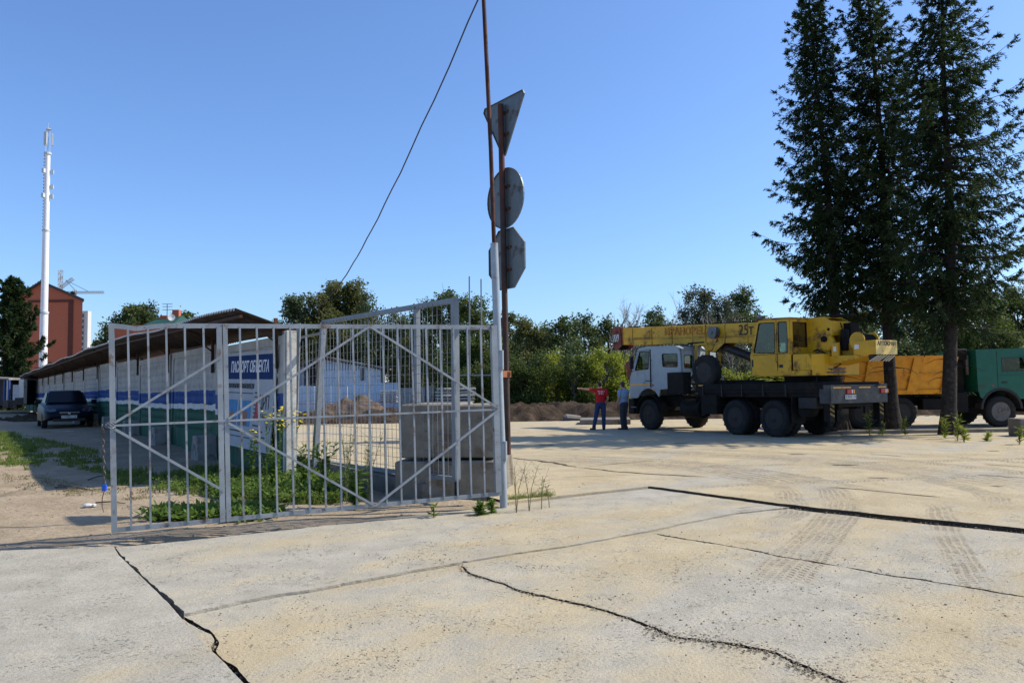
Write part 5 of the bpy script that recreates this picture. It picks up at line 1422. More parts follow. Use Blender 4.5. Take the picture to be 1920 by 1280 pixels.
# ------------------------------------------------------------------ PEOPLE
def figure(name, label, loc, rz, pose, skin, parts, hair):
    """pose: joint dictionary in local metres, x right, y forward, z up; the figure faces +y"""
    root = thing(name, label, 'person', loc, rz)
    J = {k: Vector(v) for k, v in pose.items()}
    def caps(b, a, c, r0, r1, n=12, cap=True):
        a = J[a] if isinstance(a, str) else Vector(a); c = J[c] if isinstance(c, str) else Vector(c)
        b.tube([a, a.lerp(c, .35), c], [r0, r0 * .6 + r1 * .4 + .004, r1], n)
        if cap: b.ball(a, r0, n); b.ball(c, r1, n)
    def fuse(b, nm, mat, vox, parent, sm=4):
        o = b.build(nm, mat, parent)
        r = o.modifiers.new('fuse', 'REMESH'); r.mode = 'VOXEL'; r.voxel_size = vox; r.use_smooth_shade = True
        s_ = o.modifiers.new('soft', 'SMOOTH'); s_.iterations = sm; s_.factor = .5
        return o
    b = MB()
    hd = J['head']
    b.ball(hd, (.076, .095, .115), 16); b.ball(hd + Vector((0, .035, -.055)), (.058, .06, .065), 12)
    b.ball(hd + Vector((0, .105, -.015)), (.014, .02, .022), 8)
    for s_ in (-1, 1): b.ball(hd + Vector((s_ * .08, 0, -.01)), (.013, .022, .033), 8); b.ball(hd + Vector((s_ * .032, .088, .02)), (.013, .008, .009), 8)
    b.ball(hd + Vector((0, .088, -.06)), (.024, .012, .009), 8)
    caps(b, 'neck', hd + Vector((0, -.01, -.06)), .06, .055)
    b.ball(J['chest'], (.175, .105, .20), 16); b.ball(J['belly'], (.155, .11, .16), 16); b.ball(J['hip'], (.165, .115, .12), 16)
    for s_ in 'lr':
        caps(b, 'sh' + s_, 'el' + s_, .052, .041); caps(b, 'el' + s_, 'wr' + s_, .041, .027)
        caps(b, 'hp' + s_, 'kn' + s_, .085, .058); caps(b, 'kn' + s_, 'an' + s_, .056, .038)
        w = J['wr' + s_]; d = (w - J['el' + s_]).normalized(); sd = d.orthogonal().normalized() if abs(d.z) < .5 else Vector((0, 1, 0)); sd = (sd - d * sd.dot(d)).normalized(); nn_ = d.cross(sd)
        pc_ = w + d * .045
        b.tube([w, w + d * .04, w + d * .085], [.026, .034, .032], 10)
        for k, L in enumerate((.066, .078, .072, .056)):
            o_ = sd * (.027 - k * .018)
            p0 = w + d * .08 + o_; b.tube([p0, p0 + d * L * .5 + nn_ * .006, p0 + d * L * .85 + nn_ * .02], [.0095, .009, .008], 6)
        t0 = w + d * .03 + sd * .028; b.tube([t0, t0 + d * .03 + sd * .022, t0 + d * .058 + sd * .024], [.012, .010, .009], 6)
    fuse(b, 'body', skin, .009, root, 2)
    # hair
    b = MB(); b.ball(hd + Vector((0, -.018, .030)), (.086, .098, .102), 16); b.ball(hd + Vector((0, -.045, -.02)), (.075, .062, .08), 12); fuse(b, 'hair', hair, .010, root)
    # shirt
    b = MB(); b.ball(J['chest'], (.20, .135, .215), 18); b.ball(J['belly'], (.182, .138, .18), 18); b.ball(J['belly'] + Vector((0, 0, -.10)), (.185, .14, .10), 16)
    for s_ in 'lr':
        c = J['sh' + s_].lerp(J['el' + s_], .62); caps(b, 'sh' + s_, c, .078, .064, 14)
        caps(b, J['chest'] + Vector((0, 0, .08)), 'sh' + s_, .10, .076)
    caps(b, J['neck'] + Vector((0, 0, -.04)), J['neck'] + Vector((0, 0, .012)), .09, .066)
    sh = fuse(b, 'shirt', parts['shirt'], .013, root)
    # trousers and shoes
    b = MB(); b.ball(J['hip'] + Vector((0, 0, .01)), (.182, .135, .12), 16)
    for s_ in 'lr': caps(b, 'hp' + s_, 'kn' + s_, .105, .078, 14); caps(b, 'kn' + s_, J['an' + s_] + Vector((0, 0, -.02)), .077, .064, 14)
    fuse(b, 'trousers', parts['trousers'], .013, root)
    for s_ in 'lr':
        a = J['an' + s_]; t = J['to' + s_]; f = (t - a); f.z = 0; f.normalize()
        b = MB(); g0 = Vector((a.x, a.y, 0)) - f * .06
        b.ball(g0 + Vector((0, 0, .045)), (.045, .05, .05), 12); b.ball(g0 + f * .10 + Vector((0, 0, .045)), (.05, .07, .045), 12); b.ball(g0 + f * .21 + Vector((0, 0, .035)), (.05, .06, .036), 12); b.ball(g0 + Vector((0, 0, .09)), (.045, .05, .05), 10)
        b.bar(g0 - f * .03 + Vector((0, 0, .014)), g0 + f * .25 + Vector((0, 0, .014)), .088, .026)
        fuse(b, 'shoe', parts['shoe'], .010, root)
    return root
M_SKIN = paint('tanned skin', (0.42, 0.22, 0.14), 0.55, 0, .06)
M_HAIR = paint('short dark hair', (0.035, 0.026, 0.02), 0.8, 0, .3)
M_HAIR2 = paint('greying hair', (0.045, 0.04, 0.038), 0.8, 0, .3)
M_RSH = paint('red t-shirt cotton', (0.42, 0.006, 0.012), 0.85, 0, .12, bump=.2)
M_JEAN = paint('blue jeans', (0.018, 0.035, 0.10), 0.9, 0, .2, bump=.2)
M_GTR = paint('dark grey trousers', (0.032, 0.036, 0.045), 0.9, 0, .15, bump=.2)
M_SHOE = paint('black shoes', (0.015, 0.014, 0.014), 0.5)
def striped():
    m = NT('blue striped shirt'); p = m.objc(); sep = m.new('ShaderNodeSeparateXYZ'); m.l.new(p, sep.inputs[0])
    w = m.math('SINE', m.math('MULTIPLY', sep.outputs[2], 95.0))
    m.col(m.mix(m.ramp(w, 0.2, 0.6), (.16, .24, .36), (.35, .44, .55))); m.rough(.85); return m.mat
f1 = PT(1127, 805, 28.7); f1.z = .055
f2 = PT(1171, 805, 28.7); f2.z = .055
pose1 = dict(head=(-.01, .02, 1.655), neck=(0, 0, 1.48), chest=(0, 0, 1.30), belly=(0, .01, 1.08), hip=(0, 0, .95),
    shl=(-.19, 0, 1.43), ell=(-.44, .10, 1.47), wrl=(-.68, .20, 1.50), shr=(.19, -.01, 1.42), elr=(.27, -.03, 1.15), wrr=(.24, .12, .95),
    hpl=(-.09, 0, .93), knl=(-.17, .02, .50), anl=(-.27, -.01, .09), tol=(-.36, .14, .03), hpr=(.09, 0, .93), knr=(.11, .02, .50), anr=(.10, -.02, .09), tor=(.13, .16, .03))
man1 = figure('person', 'person in a red t-shirt and jeans pointing left with an outstretched arm', tuple(f1), math.radians(3), pose1, M_SKIN, dict(shirt=M_RSH, trousers=M_JEAN, shoe=M_SHOE), M_HAIR)
for i, (s_, w_, z_) in enumerate((('СТРОИТЕЛЬСТВО', .24, 1.405), ('МОНТАЖ', .17, 1.345), ('РЕМОНТ', .19, 1.295))): pass
b = MB()
for w_, z_, h_, cv in ((.26, 1.41, .022, .02), (.17, 1.355, .034, .008), (.20, 1.30, .016, .012)):
    for k in range(9):
        x = -w_ / 2 + w_ * (k + .5) / 9
        yb = -.118 - .015 * (1 - (x / .2) ** 2)
        if k % 4 == 3: continue
        b.box((x, yb - .008, z_ - cv * (x / .13) ** 2), (w_ / 9 * .8, .006, h_))
b.build('back_print', M_WHT, man1)
pose2 = dict(head=(-.02, .05, 1.62), neck=(0, 0, 1.45), chest=(0, -.01, 1.27), belly=(0, .03, 1.05), hip=(0, 0, .92),
    shl=(-.19, .02, 1.39), ell=(-.25, .02, 1.12), wrl=(-.27, .10, .88), shr=(.18, -.01, 1.39), elr=(.22, .03, 1.12), wrr=(.12, .22, 1.02),
    hpl=(-.085, 0, .90), knl=(-.09, .03, .48), anl=(-.10, -.02, .09), tol=(-.16, .15, .03), hpr=(.085, 0, .90), knr=(.07, .05, .48), anr=(.06, .0, .09), tor=(.06, .2, .03))
figure('person', 'person in a pale blue striped shirt and dark trousers beside the truck cab', tuple(f2), math.radians(38), pose2, M_SKIN, dict(shirt=striped(), trousers=M_GTR, shoe=M_SHOE), M_HAIR2)
# ------------------------------------------------------------------ SPRUCES
M_BARK = paint('spruce bark', (0.038, 0.032, 0.028), 0.95, 0, 0.35, (0.085, 0.076, 0.065), 0.3, 9.0, 0.9, 14, spec=.1, scale=8)
M_NEED = leaf_mat('spruce needles', (0.009, 0.021, 0.009), (0.038, 0.066, 0.018), 0.3, 1.1, 0.7, (0.06, 0.10, 0.02))
M_TWIG = paint('bare twigs', (0.10, 0.085, 0.07), 0.9)
UPV = np.array([0, 0, 1.0])

def quads_from(P0, D, Ln, Wd, N):
    """narrow pointed leaves: base P0, unit direction D, length, width, side vector N"""
    a = P0; t = P0 + D * Ln[:, None]; m = P0 + D * (Ln * .45)[:, None]
    V = np.stack([a, m + N * (Wd / 2)[:, None], t, m - N * (Wd / 2)[:, None]], 1).reshape(-1, 3)
    return V

def spruce(name, label, base, H, prof, seed, lean=(0, 0), zlow=3.0, group=None, trunk_r=.2, dens=1.0, wh=.27, blade=(.05, .15, .026)):
    rng = np.random.default_rng(seed)
    root = thing(name, label, 'spruce tree', base, 0, group)
    tp = []; tr_ = []
    for k in range(16):
        t = k / 15
        tp.append((lean[0] * t + .10 * math.sin(t * 7 + seed), lean[1] * t + .08 * math.cos(t * 5 + seed), H * t - .15))
        tr_.append(trunk_r * (1 - t) ** 1.15 + .015 + (.10 * max(0, 1 - t * 18)))
    b = MB().tube(tp, tr_, 12)
    for k in range(5):                                   # root flare
        a = k * 1.26 + seed; b.tube([(math.cos(a) * trunk_r * .6, math.sin(a) * trunk_r * .6, .5), (math.cos(a) * trunk_r * 1.2, math.sin(a) * trunk_r * 1.2, .08), (math.cos(a) * trunk_r * 1.9, math.sin(a) * trunk_r * 1.9, -.12)], [trunk_r * .4, trunk_r * .35, .03], 8)
    b.build('trunk', M_BARK, root, smooth=True)
    tp = np.array(tp)
    def trunk_at(z):
        t = np.clip(z / H, 0, 1) * 15; i = int(min(14, t)); return tp[i] * (1 - (t - i)) + tp[i + 1] * (t - i)
    P0 = []; DD = []; LL = []; WW = []; NN = []
    lb = MB()
    z = zlow
    while z < H - .15:
        f = z / H
        R = prof(z)
        nb = int(rng.integers(5, 8))
        a0 = rng.uniform(0, 6.28)
        for q in range(nb * 2):
            az = a0 + q * 6.283 / nb + rng.normal(0, .18)
            L = R * rng.uniform(.50, 1.15)
            if q >= nb and rng.random() < .15: continue
            if q >= nb: L = min(.75, R * .5) * rng.uniform(.5, 1.1); az += .5
            if rng.random() < .10: L *= .55
            if L < .15: continue
            c0 = trunk_at(z); zz = z + rng.uniform(-.12, .12)
            hd = np.array([math.cos(az), math.sin(az), 0]); sd = np.array([-math.sin(az), math.cos(az), 0])
            up0 = .55 * (f - .38) + rng.normal(0, .07)          # droops low, rises high
            n = 9
            ts = np.linspace(0, 1, n)
            rad = L * ts
            zc = zz + L * (up0 * ts - .42 * ts * (1 - ts) * (1.25 - f) + .10 * ts ** 3) - .10 * L * (1 - f) * ts
            cen = c0[None, :] * [1, 1, 0] + hd[None, :] * rad[:, None] + UPV * zc[:, None] + sd[None, :] * (.08 * L * np.sin(ts * 3 + az))[:, None]
            if L > .5: lb.tube([tuple(c) for c in cen[::2]], [.028 * L / 2 + .008, .018 * L / 2 + .006, .012, .008, .004], 4, caps=False)
            # side shoots
            ns = max(5, int(L * 13 * dens))
            tt = rng.uniform(.10, 1.0, ns) ** .8
            tt = np.append(tt, [1.0, .97, .93])
            for t_ in tt:
                u = t_ * (n - 1); i = int(min(n - 2, u)); c = cen[i] * (1 - (u - i)) + cen[i + 1] * (u - i)
                tang = cen[i + 1] - cen[i]; tang = tang / (np.linalg.norm(tang) + 1e-9)
                sgn = rng.choice([-1, 1])
                spread = rng.uniform(.3, 1.0)
                sl_ = (0.16 + .40 * (1 - t_) * min(1, L / 1.6)) * rng.uniform(.6, 1.2)
                d = tang * (1 - .55 * spread) + sd * sgn * spread * .8 + UPV * rng.uniform(-.75, .05) * (1.1 - f * .7)
                if t_ > .9: d = tang + rng.normal(0, .25, 3)
                d /= np.linalg.norm(d)
                # each shoot: a spine of drooping blades
                nbld = max(12, int(sl_ * 95 * dens))
                s = rng.random(nbld) * sl_
                drop = -0.5 * (s ** 2) / max(sl_, .2)
                p = c[None, :] + d[None, :] * s[:, None] + UPV * drop[:, None]
                rd = rng.normal(0, 1, (nbld, 3)); rd /= np.linalg.norm(rd, axis=1)[:, None]
                bd = d[None, :] * .8 + rd * .62 + UPV * rng.uniform(-1.1, .0, nbld)[:, None] * (1.25 - f)
                bd /= np.linalg.norm(bd, axis=1)[:, None]
                nv = np.cross(bd, rng.normal(0, 1, (nbld, 3))); nv /= np.linalg.norm(nv, axis=1)[:, None] + 1e-9
                P0.append(p); DD.append(bd); LL.append(rng.uniform(blade[0], blade[1], nbld)); WW.append(np.full(nbld, blade[2]) * rng.uniform(.7, 1.4, nbld)); NN.append(nv)
        z += wh * rng.uniform(.7, 1.25)
    # bare dead twigs on the lower trunk
    for k in range(18):
        z0 = rng.uniform(1.6, zlow + 1.0); az = rng.uniform(0, 6.28); L = rng.uniform(.4, 1.6); c0 = trunk_at(z0)
        lb.tube([(c0[0], c0[1], z0), (c0[0] + math.cos(az) * L * .6, c0[1] + math.sin(az) * L * .6, z0 + .05 - .1 * L), (c0[0] + math.cos(az + .15) * L, c0[1] + math.sin(az + .15) * L, z0 - .22 * L)], [.014, .008, .003], 4, caps=False)
    lb.build('branches', M_BARK, root)
    P0 = np.concatenate(P0); DD = np.concatenate(DD); LL = np.concatenate(LL); WW = np.concatenate(WW); NN = np.concatenate(NN)
    V = quads_from(P0, DD, LL, WW, NN)
    F = np.arange(len(V)).reshape(-1, 4)
    np_obj('crown', V, F, M_NEED, root)
    return root

def prof_pts(pts):
    zs = [p[0] for p in pts]; rs = [p[1] for p in pts]
    return lambda z: float(np.interp(z, zs, rs)) * (1 + .10 * math.sin(z * 2.3)) + .04

def prof_main(H, Rm, z0):
    def f(z):
        t = (z - z0) / (H - z0)
        r = Rm * min(1.0, .70 + 2.2 * t) * (1 - t) ** .62
        return r * (1 + .10 * math.sin(z * 2.3)) + .05
    return f
g3 = 'spruces in front of the dump truck'
def lean_for(bx, Y, px, H):
    q = PT(px, 0, Y); return (q.x - bx) * H / q.z
spruce('spruce_tree', 'tall spruce rising behind the crane operator cab, leftmost of three', (10.95, 26.1, -.1), 16.2, prof_pts([(3, 1.2), (4, 1.7), (6.3, 2.05), (9.8, 1.65), (14, .58), (16.1, .05)]), 11, (lean_for(10.95, 26.1, 1521, 16.2), .0), 4.3, g3, .19)
spruce('spruce_tree', 'tall spruce in the middle, its trunk at the rear corner of the crane', (12.45, 25.6, -.1), 17.0, prof_pts([(3, 1.5), (6, 2.1), (10, 1.7), (14, .78), (16.9, .05)]), 23, (lean_for(12.45, 25.6, 1636, 17.0), .2), 4.4, g3, .20)
spruce('spruce_tree', 'tall spruce with long right hand boughs, its trunk before the dump truck', (13.0, 23.4, -.05), 15.8, prof_pts([(3, 2.2), (6, 2.9), (8, 2.4), (10.2, 1.85), (12, 1.25), (14, .6), (15.7, .05)]), 37, (lean_for(13.0, 23.4, 1775, 15.8), .2), 3.6, g3, .21)

# ------------------------------------------------------------------ BROADLEAVED TREES
LM = dict(
    dark=leaf_mat('dark green leaves', (0.020, 0.037, 0.012), (0.092, 0.122, 0.034), .3, .45),
    mid=leaf_mat('mid green leaves', (0.028, 0.050, 0.012), (0.115, 0.150, 0.030), .32, .45),
    olive=leaf_mat('olive leaves', (0.040, 0.055, 0.016), (0.145, 0.150, 0.040), .32, .5),
    grey=leaf_mat('grey green leaves', (0.040, 0.050, 0.026), (0.125, 0.14, 0.078), .25, .6),
    bright=leaf_mat('yellow green leaves', (0.075, 0.105, 0.012), (0.30, 0.33, 0.035), .4, .6),
    willow=leaf_mat('willow leaves', (0.03, 0.052, 0.022), (0.10, 0.135, 0.055), .32, .5))
M_TRK = paint('grey brown bark', (0.13, 0.11, 0.09), 0.95, 0, .25, (.05, .04, .035), .4, 4, .5, 20, spec=.1)
M_BIRCH = paint('pale bare twigs', (0.34, 0.31, 0.28), 0.9, 0, .2, (.12, .1, .08), .4)

def broadleaf(name, label, cat, base, H, R, kind, seed, group=None, z0=.15, leaf=.20, dens=1.0, shape=0.5, upright=.3, gap=.0, twigs=0):
    rng = np.random.default_rng(seed)
    root = thing(name, label, cat, base, rng.uniform(0, 6), group)
    root.rotation_euler = (0, 0, 0)
    # envelope: list of clumps
    nc = int(60 * dens * (H / 9) * (R / 2.6)) + 18
    cl = []
    for k in range(nc * 3):
        t = rng.random() ** .85
        zz = z0 + (1 - z0) * t
        e = (math.sin(math.pi * min(1, (t * .80 + .17 * (1 + shape))) ) ** .45) if t < .97 else .4
        e = max(.38, e)
        r = R * e * math.sqrt(rng.uniform(.05, 1)); a = rng.uniform(0, 6.283)
        cl.append((r * math.cos(a), r * math.sin(a), H * zz, rng.uniform(.38, .78) * (R / 2.6) ** .5 * (1.0 - .35 * t)))
        if len(cl) >= nc: break
    b = MB()
    tr0 = .03 * H ** .8 + .03
    b.tube([(0, 0, -.3), (.1 * math.sin(seed), .05, H * .3), (.15 * math.cos(seed), -.05, H * .6), (0, 0, H * .88)], [tr0, tr0 * .75, tr0 * .42, .02], 7)
    for k in range(min(14, nc)):
        c = cl[int(k * nc / 14)]
        zb = min(c[2] * .72, H * .75)
        b.tube([(0, 0, zb * .8), (c[0] * .5, c[1] * .5, (zb * .8 + c[2]) * .5), c[:3]], [tr0 * .35, tr0 * .2, .015], 5, caps=False)
    for k in range(twigs):
        c = cl[rng.integers(0, nc)]; d = rng.normal(0, 1, 3); d[2] = abs(d[2]) + .8; d /= np.linalg.norm(d)
        q = np.array(c[:3]); L = rng.uniform(.5, 1.3)
        b.tube([tuple(q), tuple(q + d * L * .5), tuple(q + d * L + rng.normal(0, .1, 3))], [.02, .012, .005], 4, caps=False)
    b.build('trunk', M_TRK, root)
    P = []; 
    for (x, y, z, r) in cl:
        n = int(230 * min(1.1, dens) * (r / .5) ** 2 * (.20 / leaf) ** 1.6 * rng.uniform(.6, 1.2))
        d = rng.normal(0, 1, (n, 3)); d /= np.linalg.norm(d, axis=1)[:, None]
        rr = r * (1.0 + .55 * rng.standard_normal((n, 1)) * .6) * rng.random((n, 1)) ** .35 * 1.15
        q = d * rr * np.array([1, 1, .8 + upright]) + np.array([x, y, z])
        # twig-like tufts that break the outline
        m = n // 5
        td = rng.normal(0, 1, (max(1, m // 6), 3)); td[:, 2] = np.abs(td[:, 2]) + .3; td /= np.linalg.norm(td, axis=1)[:, None]
        s = rng.random((6, len(td), 1)) * r * 1.1 + r * .8
        tq = (td[None] * s + np.array([x, y, z])).reshape(-1, 3) + rng.normal(0, .05, (6 * len(td), 3))
        P.append(q); P.append(tq)
    P = np.concatenate(P)
    n = len(P)
    D = rng.normal(0, 1, (n, 3)); D[:, 2] = D[:, 2] * .8 - .15; D /= np.linalg.norm(D, axis=1)[:, None]
    N = np.cross(D, rng.normal(0, 1, (n, 3))); N /= np.linalg.norm(N, axis=1)[:, None] + 1e-9
    L = rng.uniform(.6, 1.25, n) * leaf
    V = quads_from(P, D, L, L * .62, N)
    np_obj('crown', V, np.arange(len(V)).reshape(-1, 4), LM[kind], root)
    return root

def bg(px, ytop, Y, R, kind, label, seed, cat='tree', name='tree', zb=0.0, **kw):
    p = PT(px, 700, Y); top = PT(px, ytop, Y).z
    return broadleaf(name, label, cat, (p.x, Y, zb), top - zb, R, kind, seed, **kw)

GT = 'trees beyond the soil bank'
# left clump behind the gate
bg(560, 562, 66, 2.6, 'willow', 'spiky willow-like tree at the left side of the big round crown', 101, group=GT, z0=.25, leaf=.22, twigs=30)
bg(645, 537, 67, 3.4, 'olive', 'big round olive tree where the overhead cable ends', 102, group=GT, z0=.2, leaf=.24, dens=1.3, twigs=20)
bg(598, 556, 64, 2.3, 'olive', 'yellowish tree between the spiky tree and the big round tree', 103, group=GT, z0=.2, leaf=.22)
bg(692, 556, 63, 1.8, 'willow', 'thin loose tree at the right edge of the big round crown', 104, group=GT, z0=.3, leaf=.22, dens=.6, twigs=25)
bg(525, 612, 66, 2.2, 'dark', 'low dark tree just right of the canopy end', 105, group=GT, z0=.1)
bg(745, 590, 64, 2.4, 'dark', 'dark tree behind the mesh gate, right of the white shed', 106, group=GT, z0=.08)
bg(700, 610, 66, 2.3, 'dark', 'dark low tree directly behind the white shed', 107, group=GT, z0=.05)
bg(640, 620, 70, 3.4, 'dark', 'dark tree under the big round crown', 108, group=GT, z0=.05)
bg(580, 630, 72, 3.2, 'dark', 'dark tree behind the left end of the white shed', 109, group=GT, z0=.05)
bg(800, 566, 60, 2.2, 'dark', 'dark pointed tree left of the mesh gate corner', 110, group=GT, z0=.06, twigs=10)
bg(842, 553, 55, 2.0, 'dark', 'tall dark tree directly behind the mesh gate corner', 111, group=GT, z0=.1, twigs=10)
bg(885, 560, 52, 2.0, 'mid', 'tall fresh green tree behind the two thin rods', 112, group=GT, z0=.05, dens=1.2, leaf=.17)
bg(915, 590, 52, 1.6, 'mid', 'fresh green tree just left of the gate post', 113, group=GT, z0=.05, leaf=.17)
bg(770, 640, 56, 1.8, 'olive', 'small olive tree in front of the dark trees behind the mesh', 114, group=GT, z0=.05, leaf=.17)
bg(958, 594, 62, 1.9, 'dark', 'dark tree just right of the sign pole', 115, group=GT, z0=.05)
bg(990, 604, 58, 2.0, 'olive', 'olive tree second to the right of the sign pole', 116, group=GT, z0=.05, leaf=.18, twigs=14)
bg(1022, 612, 66, 1.8, 'willow', 'low greyish tree between the olive tree and the dark tall trees', 117, group=GT, z0=.05)
bg(1055, 600, 58, 1.7, 'dark', 'dark tree with a narrow pointed top, left of the middle', 118, group=GT, z0=.05)
bg(1095, 597, 60, 2.0, 'dark', 'dark broad tree above the pointing person', 119, group=GT, z0=.05)
bg(1068, 650, 52, 1.3, 'willow', 'small silvery tree below the dark pointed tree', 120, group=GT, z0=.05, leaf=.15)
bg(1112, 655, 51, 1.2, 'willow', 'small silvery tree left of the boom tip', 121, group=GT, z0=.05, leaf=.15)
bg(1143, 596, 62, 1.7, 'dark', 'dark tree rising just left of the boom head', 122, group=GT, z0=.05)
bg(1190, 606, 60, 1.6, 'grey', 'sparse grey tree behind the boom head', 123, group=GT, z0=.1, dens=.5, leaf=.15, twigs=60)
bg(1231, 582, 78, 1.9, 'dark', 'small dark tree standing alone above the middle of the boom', 124, group=GT, z0=.1)
bg(1262, 608, 80, 1.8, 'dark', 'low dark tree showing just over the middle of the boom', 125, group=GT, z0=.1)
bg(1310, 552, 54, 2.1, 'grey', 'pale grey green tree above the cable reel', 126, group=GT, z0=.15, dens=1.1, leaf=.17, twigs=50)
bg(1356, 566, 54, 1.9, 'grey', 'pale thin tree between the grey green tree and the round dark tree', 127, group=GT, z0=.1, dens=1.1, leaf=.15, twigs=50)
bg(1393, 545, 66, 2.6, 'dark', 'round dark tree above the tonnage lettering', 128, group=GT, z0=.15, leaf=.2)
bg(1330, 622, 50, 1.8, 'grey', 'grey thicket tree seen under the boom', 129, group=GT, z0=.02, leaf=.14, twigs=40)
bg(1385, 640, 50, 1.8, 'grey', 'grey thicket tree seen under the lifting cylinder', 130, group=GT, z0=.02, leaf=.14, twigs=40)
bg(1520, 600, 70, 1.8, 'dark', 'low dark tree right of the operator cab', 131, group=GT, z0=.05)
bg(1555, 572, 60, 2.0, 'mid', 'green tree behind the leftmost spruce trunk', 132, group=GT, z0=.05)
bg(1610, 590, 58, 2.2, 'dark', 'dark tree behind the winch of the crane', 133, group=GT, z0=.05)
bg(1665, 575, 64, 2.4, 'dark', 'dark tree between the left two spruce trunks', 134, group=GT, z0=.05)
bg(1720, 560, 60, 2.6, 'dark', 'dark tree behind the tipper body', 135, group=GT, z0=.05)
bg(1785, 545, 62, 2.6, 'dark', 'dark tree behind the rightmost spruce trunk', 136, group=GT, z0=.05)
bg(1850, 552, 58, 2.6, 'mid', 'green tree rising behind the green cab', 137, group=GT, z0=.05)
bg(1912, 545, 60, 2.6, 'mid', 'green tree at the right edge behind the green cab', 138, group=GT, z0=.05)
bg(1975, 560, 60, 2.6, 'dark', 'dark tree past the front of the green cab', 139, group=GT, z0=.05)
bg(1690, 650, 48, 1.8, 'dark', 'dark bush just over the tipper body', 140, cat='bush', name='bush', z0=.0, group='bushes behind the trucks')
bg(1760, 655, 48, 1.8, 'dark', 'dark bush between the tipper body and the green cab', 141, cat='bush', name='bush', z0=.0, group='bushes behind the trucks')
bg(1862, 690, 46, 1.8, 'olive', 'sunny bush seen through the green cab window', 142, cat='bush', name='bush', z0=.0, group='bushes behind the trucks')
# leafless poplars
def bare(px, ytop, Y, label, seed, n=26):
    rng = np.random.default_rng(seed); p = PT(px, 700, Y); H = PT(px, ytop, Y).z
    root = thing('bare_tree', label, 'bare tree', (p.x, Y, 0), 0, 'leafless trees beyond the soil bank')
    b = MB(); b.tube([(0, 0, 0), (.1, 0, H * .4), (.05, .1, H * .8)], [.09, .06, .03], 6)
    b.build('trunk', M_BIRCH, root)
    b = MB()
    for k in range(n):
        z = H * rng.uniform(.25, .78); a = rng.uniform(0, 6.28); L = H * rng.uniform(.15, .34)
        e = Vector((math.cos(a) * L * .42, math.sin(a) * L * .42, L * .9)); s = Vector((0.05, 0.05, z))
        b.tube([s, s + e * .4 + Vector((math.cos(a), math.sin(a), 0)) * .12, s + e], [.028, .018, .008], 4, caps=False)
        for j in range(4):
            q = s + e * rng.uniform(.3, .9); f = Vector(rng.normal(0, 1, 3)); f.z = abs(f.z) + 1; f.normalize()
            b.tube([q, q + f * rng.uniform(.3, .9)], [.012, .005], 3, caps=False)
    b.build('branches', M_BIRCH, root)
bare(1160, 574, 54, 'leafless pale tree left of the boom head', 1)
bare(1182, 562, 55, 'leafless pale tree directly behind the boom head, tallest of the bare ones', 2, 34)
bare(1262, 562, 60, 'thin leafless tree above the middle of the boom', 3, 14)
bare(1288, 558, 58, 'leafless twigs left of the pale grey green tree', 4, 16)
bare(1370, 590, 49, 'leafless pale stem seen between boom and truck deck', 5, 20)
bare(1335, 600, 49, 'leafless pale stem behind the spare wheel', 6, 20)

# bright bushes along the bank
GB = 'bushes along the soil bank'
for i, (px, yt, Y, R, kind, label) in enumerate([
    (945, 668, 47, 1.5, 'mid', 'green bush touching the foot of the sign pole'), (975, 680, 46, 1.4, 'mid', 'green bush right of the sign pole'),
    (1008, 672, 46, 1.5, 'mid', 'round green bush above the concrete chunk'), (1042, 664, 47, 1.5, 'bright', 'yellow green bush left of the pointing person'),
    (1075, 676, 45, 1.4, 'mid', 'green bush under the silvery trees'), (1106, 668, 46, 1.3, 'bright', 'yellow green bush behind the outstretched arm'),
    (1138, 664, 45, 1.3, 'bright', 'yellow green bush behind the head of the pointing person'), (1170, 668, 46, 1.3, 'bright', 'yellow green bush beside the truck mirror'),
    (1360, 692, 46, .75, 'bright', 'narrow bright yellow bush behind the spare wheel'), (1440, 700, 46, 1.3, 'bright', 'bright bush under the operator cab'),
    (1405, 708, 45, 1.0, 'bright', 'low bright bush seen over the truck deck'), (1520, 706, 46, 1.2, 'bright', 'low bright bush seen behind the turntable'),
    (900, 690, 47, 1.5, 'mid', 'green bush left of the gate post above the blocks'), (860, 700, 48, 1.4, 'dark', 'dark bush behind the stacked slabs'),
    (1200, 690, 50, 1.4, 'dark', 'dark bush seen through the truck cab windows'), (1245, 680, 50, 1.6, 'grey', 'grey bush behind the truck cab'), (1290, 680, 50, 1.6, 'grey', 'grey bush behind the spare wheel')]):
    bg(px, yt, Y, R, kind, label, 300 + i, cat='bush', name='bush', z0=.0, zb=.25, group=GB, leaf=.13, shape=.2, dens=1.25, twigs=8)
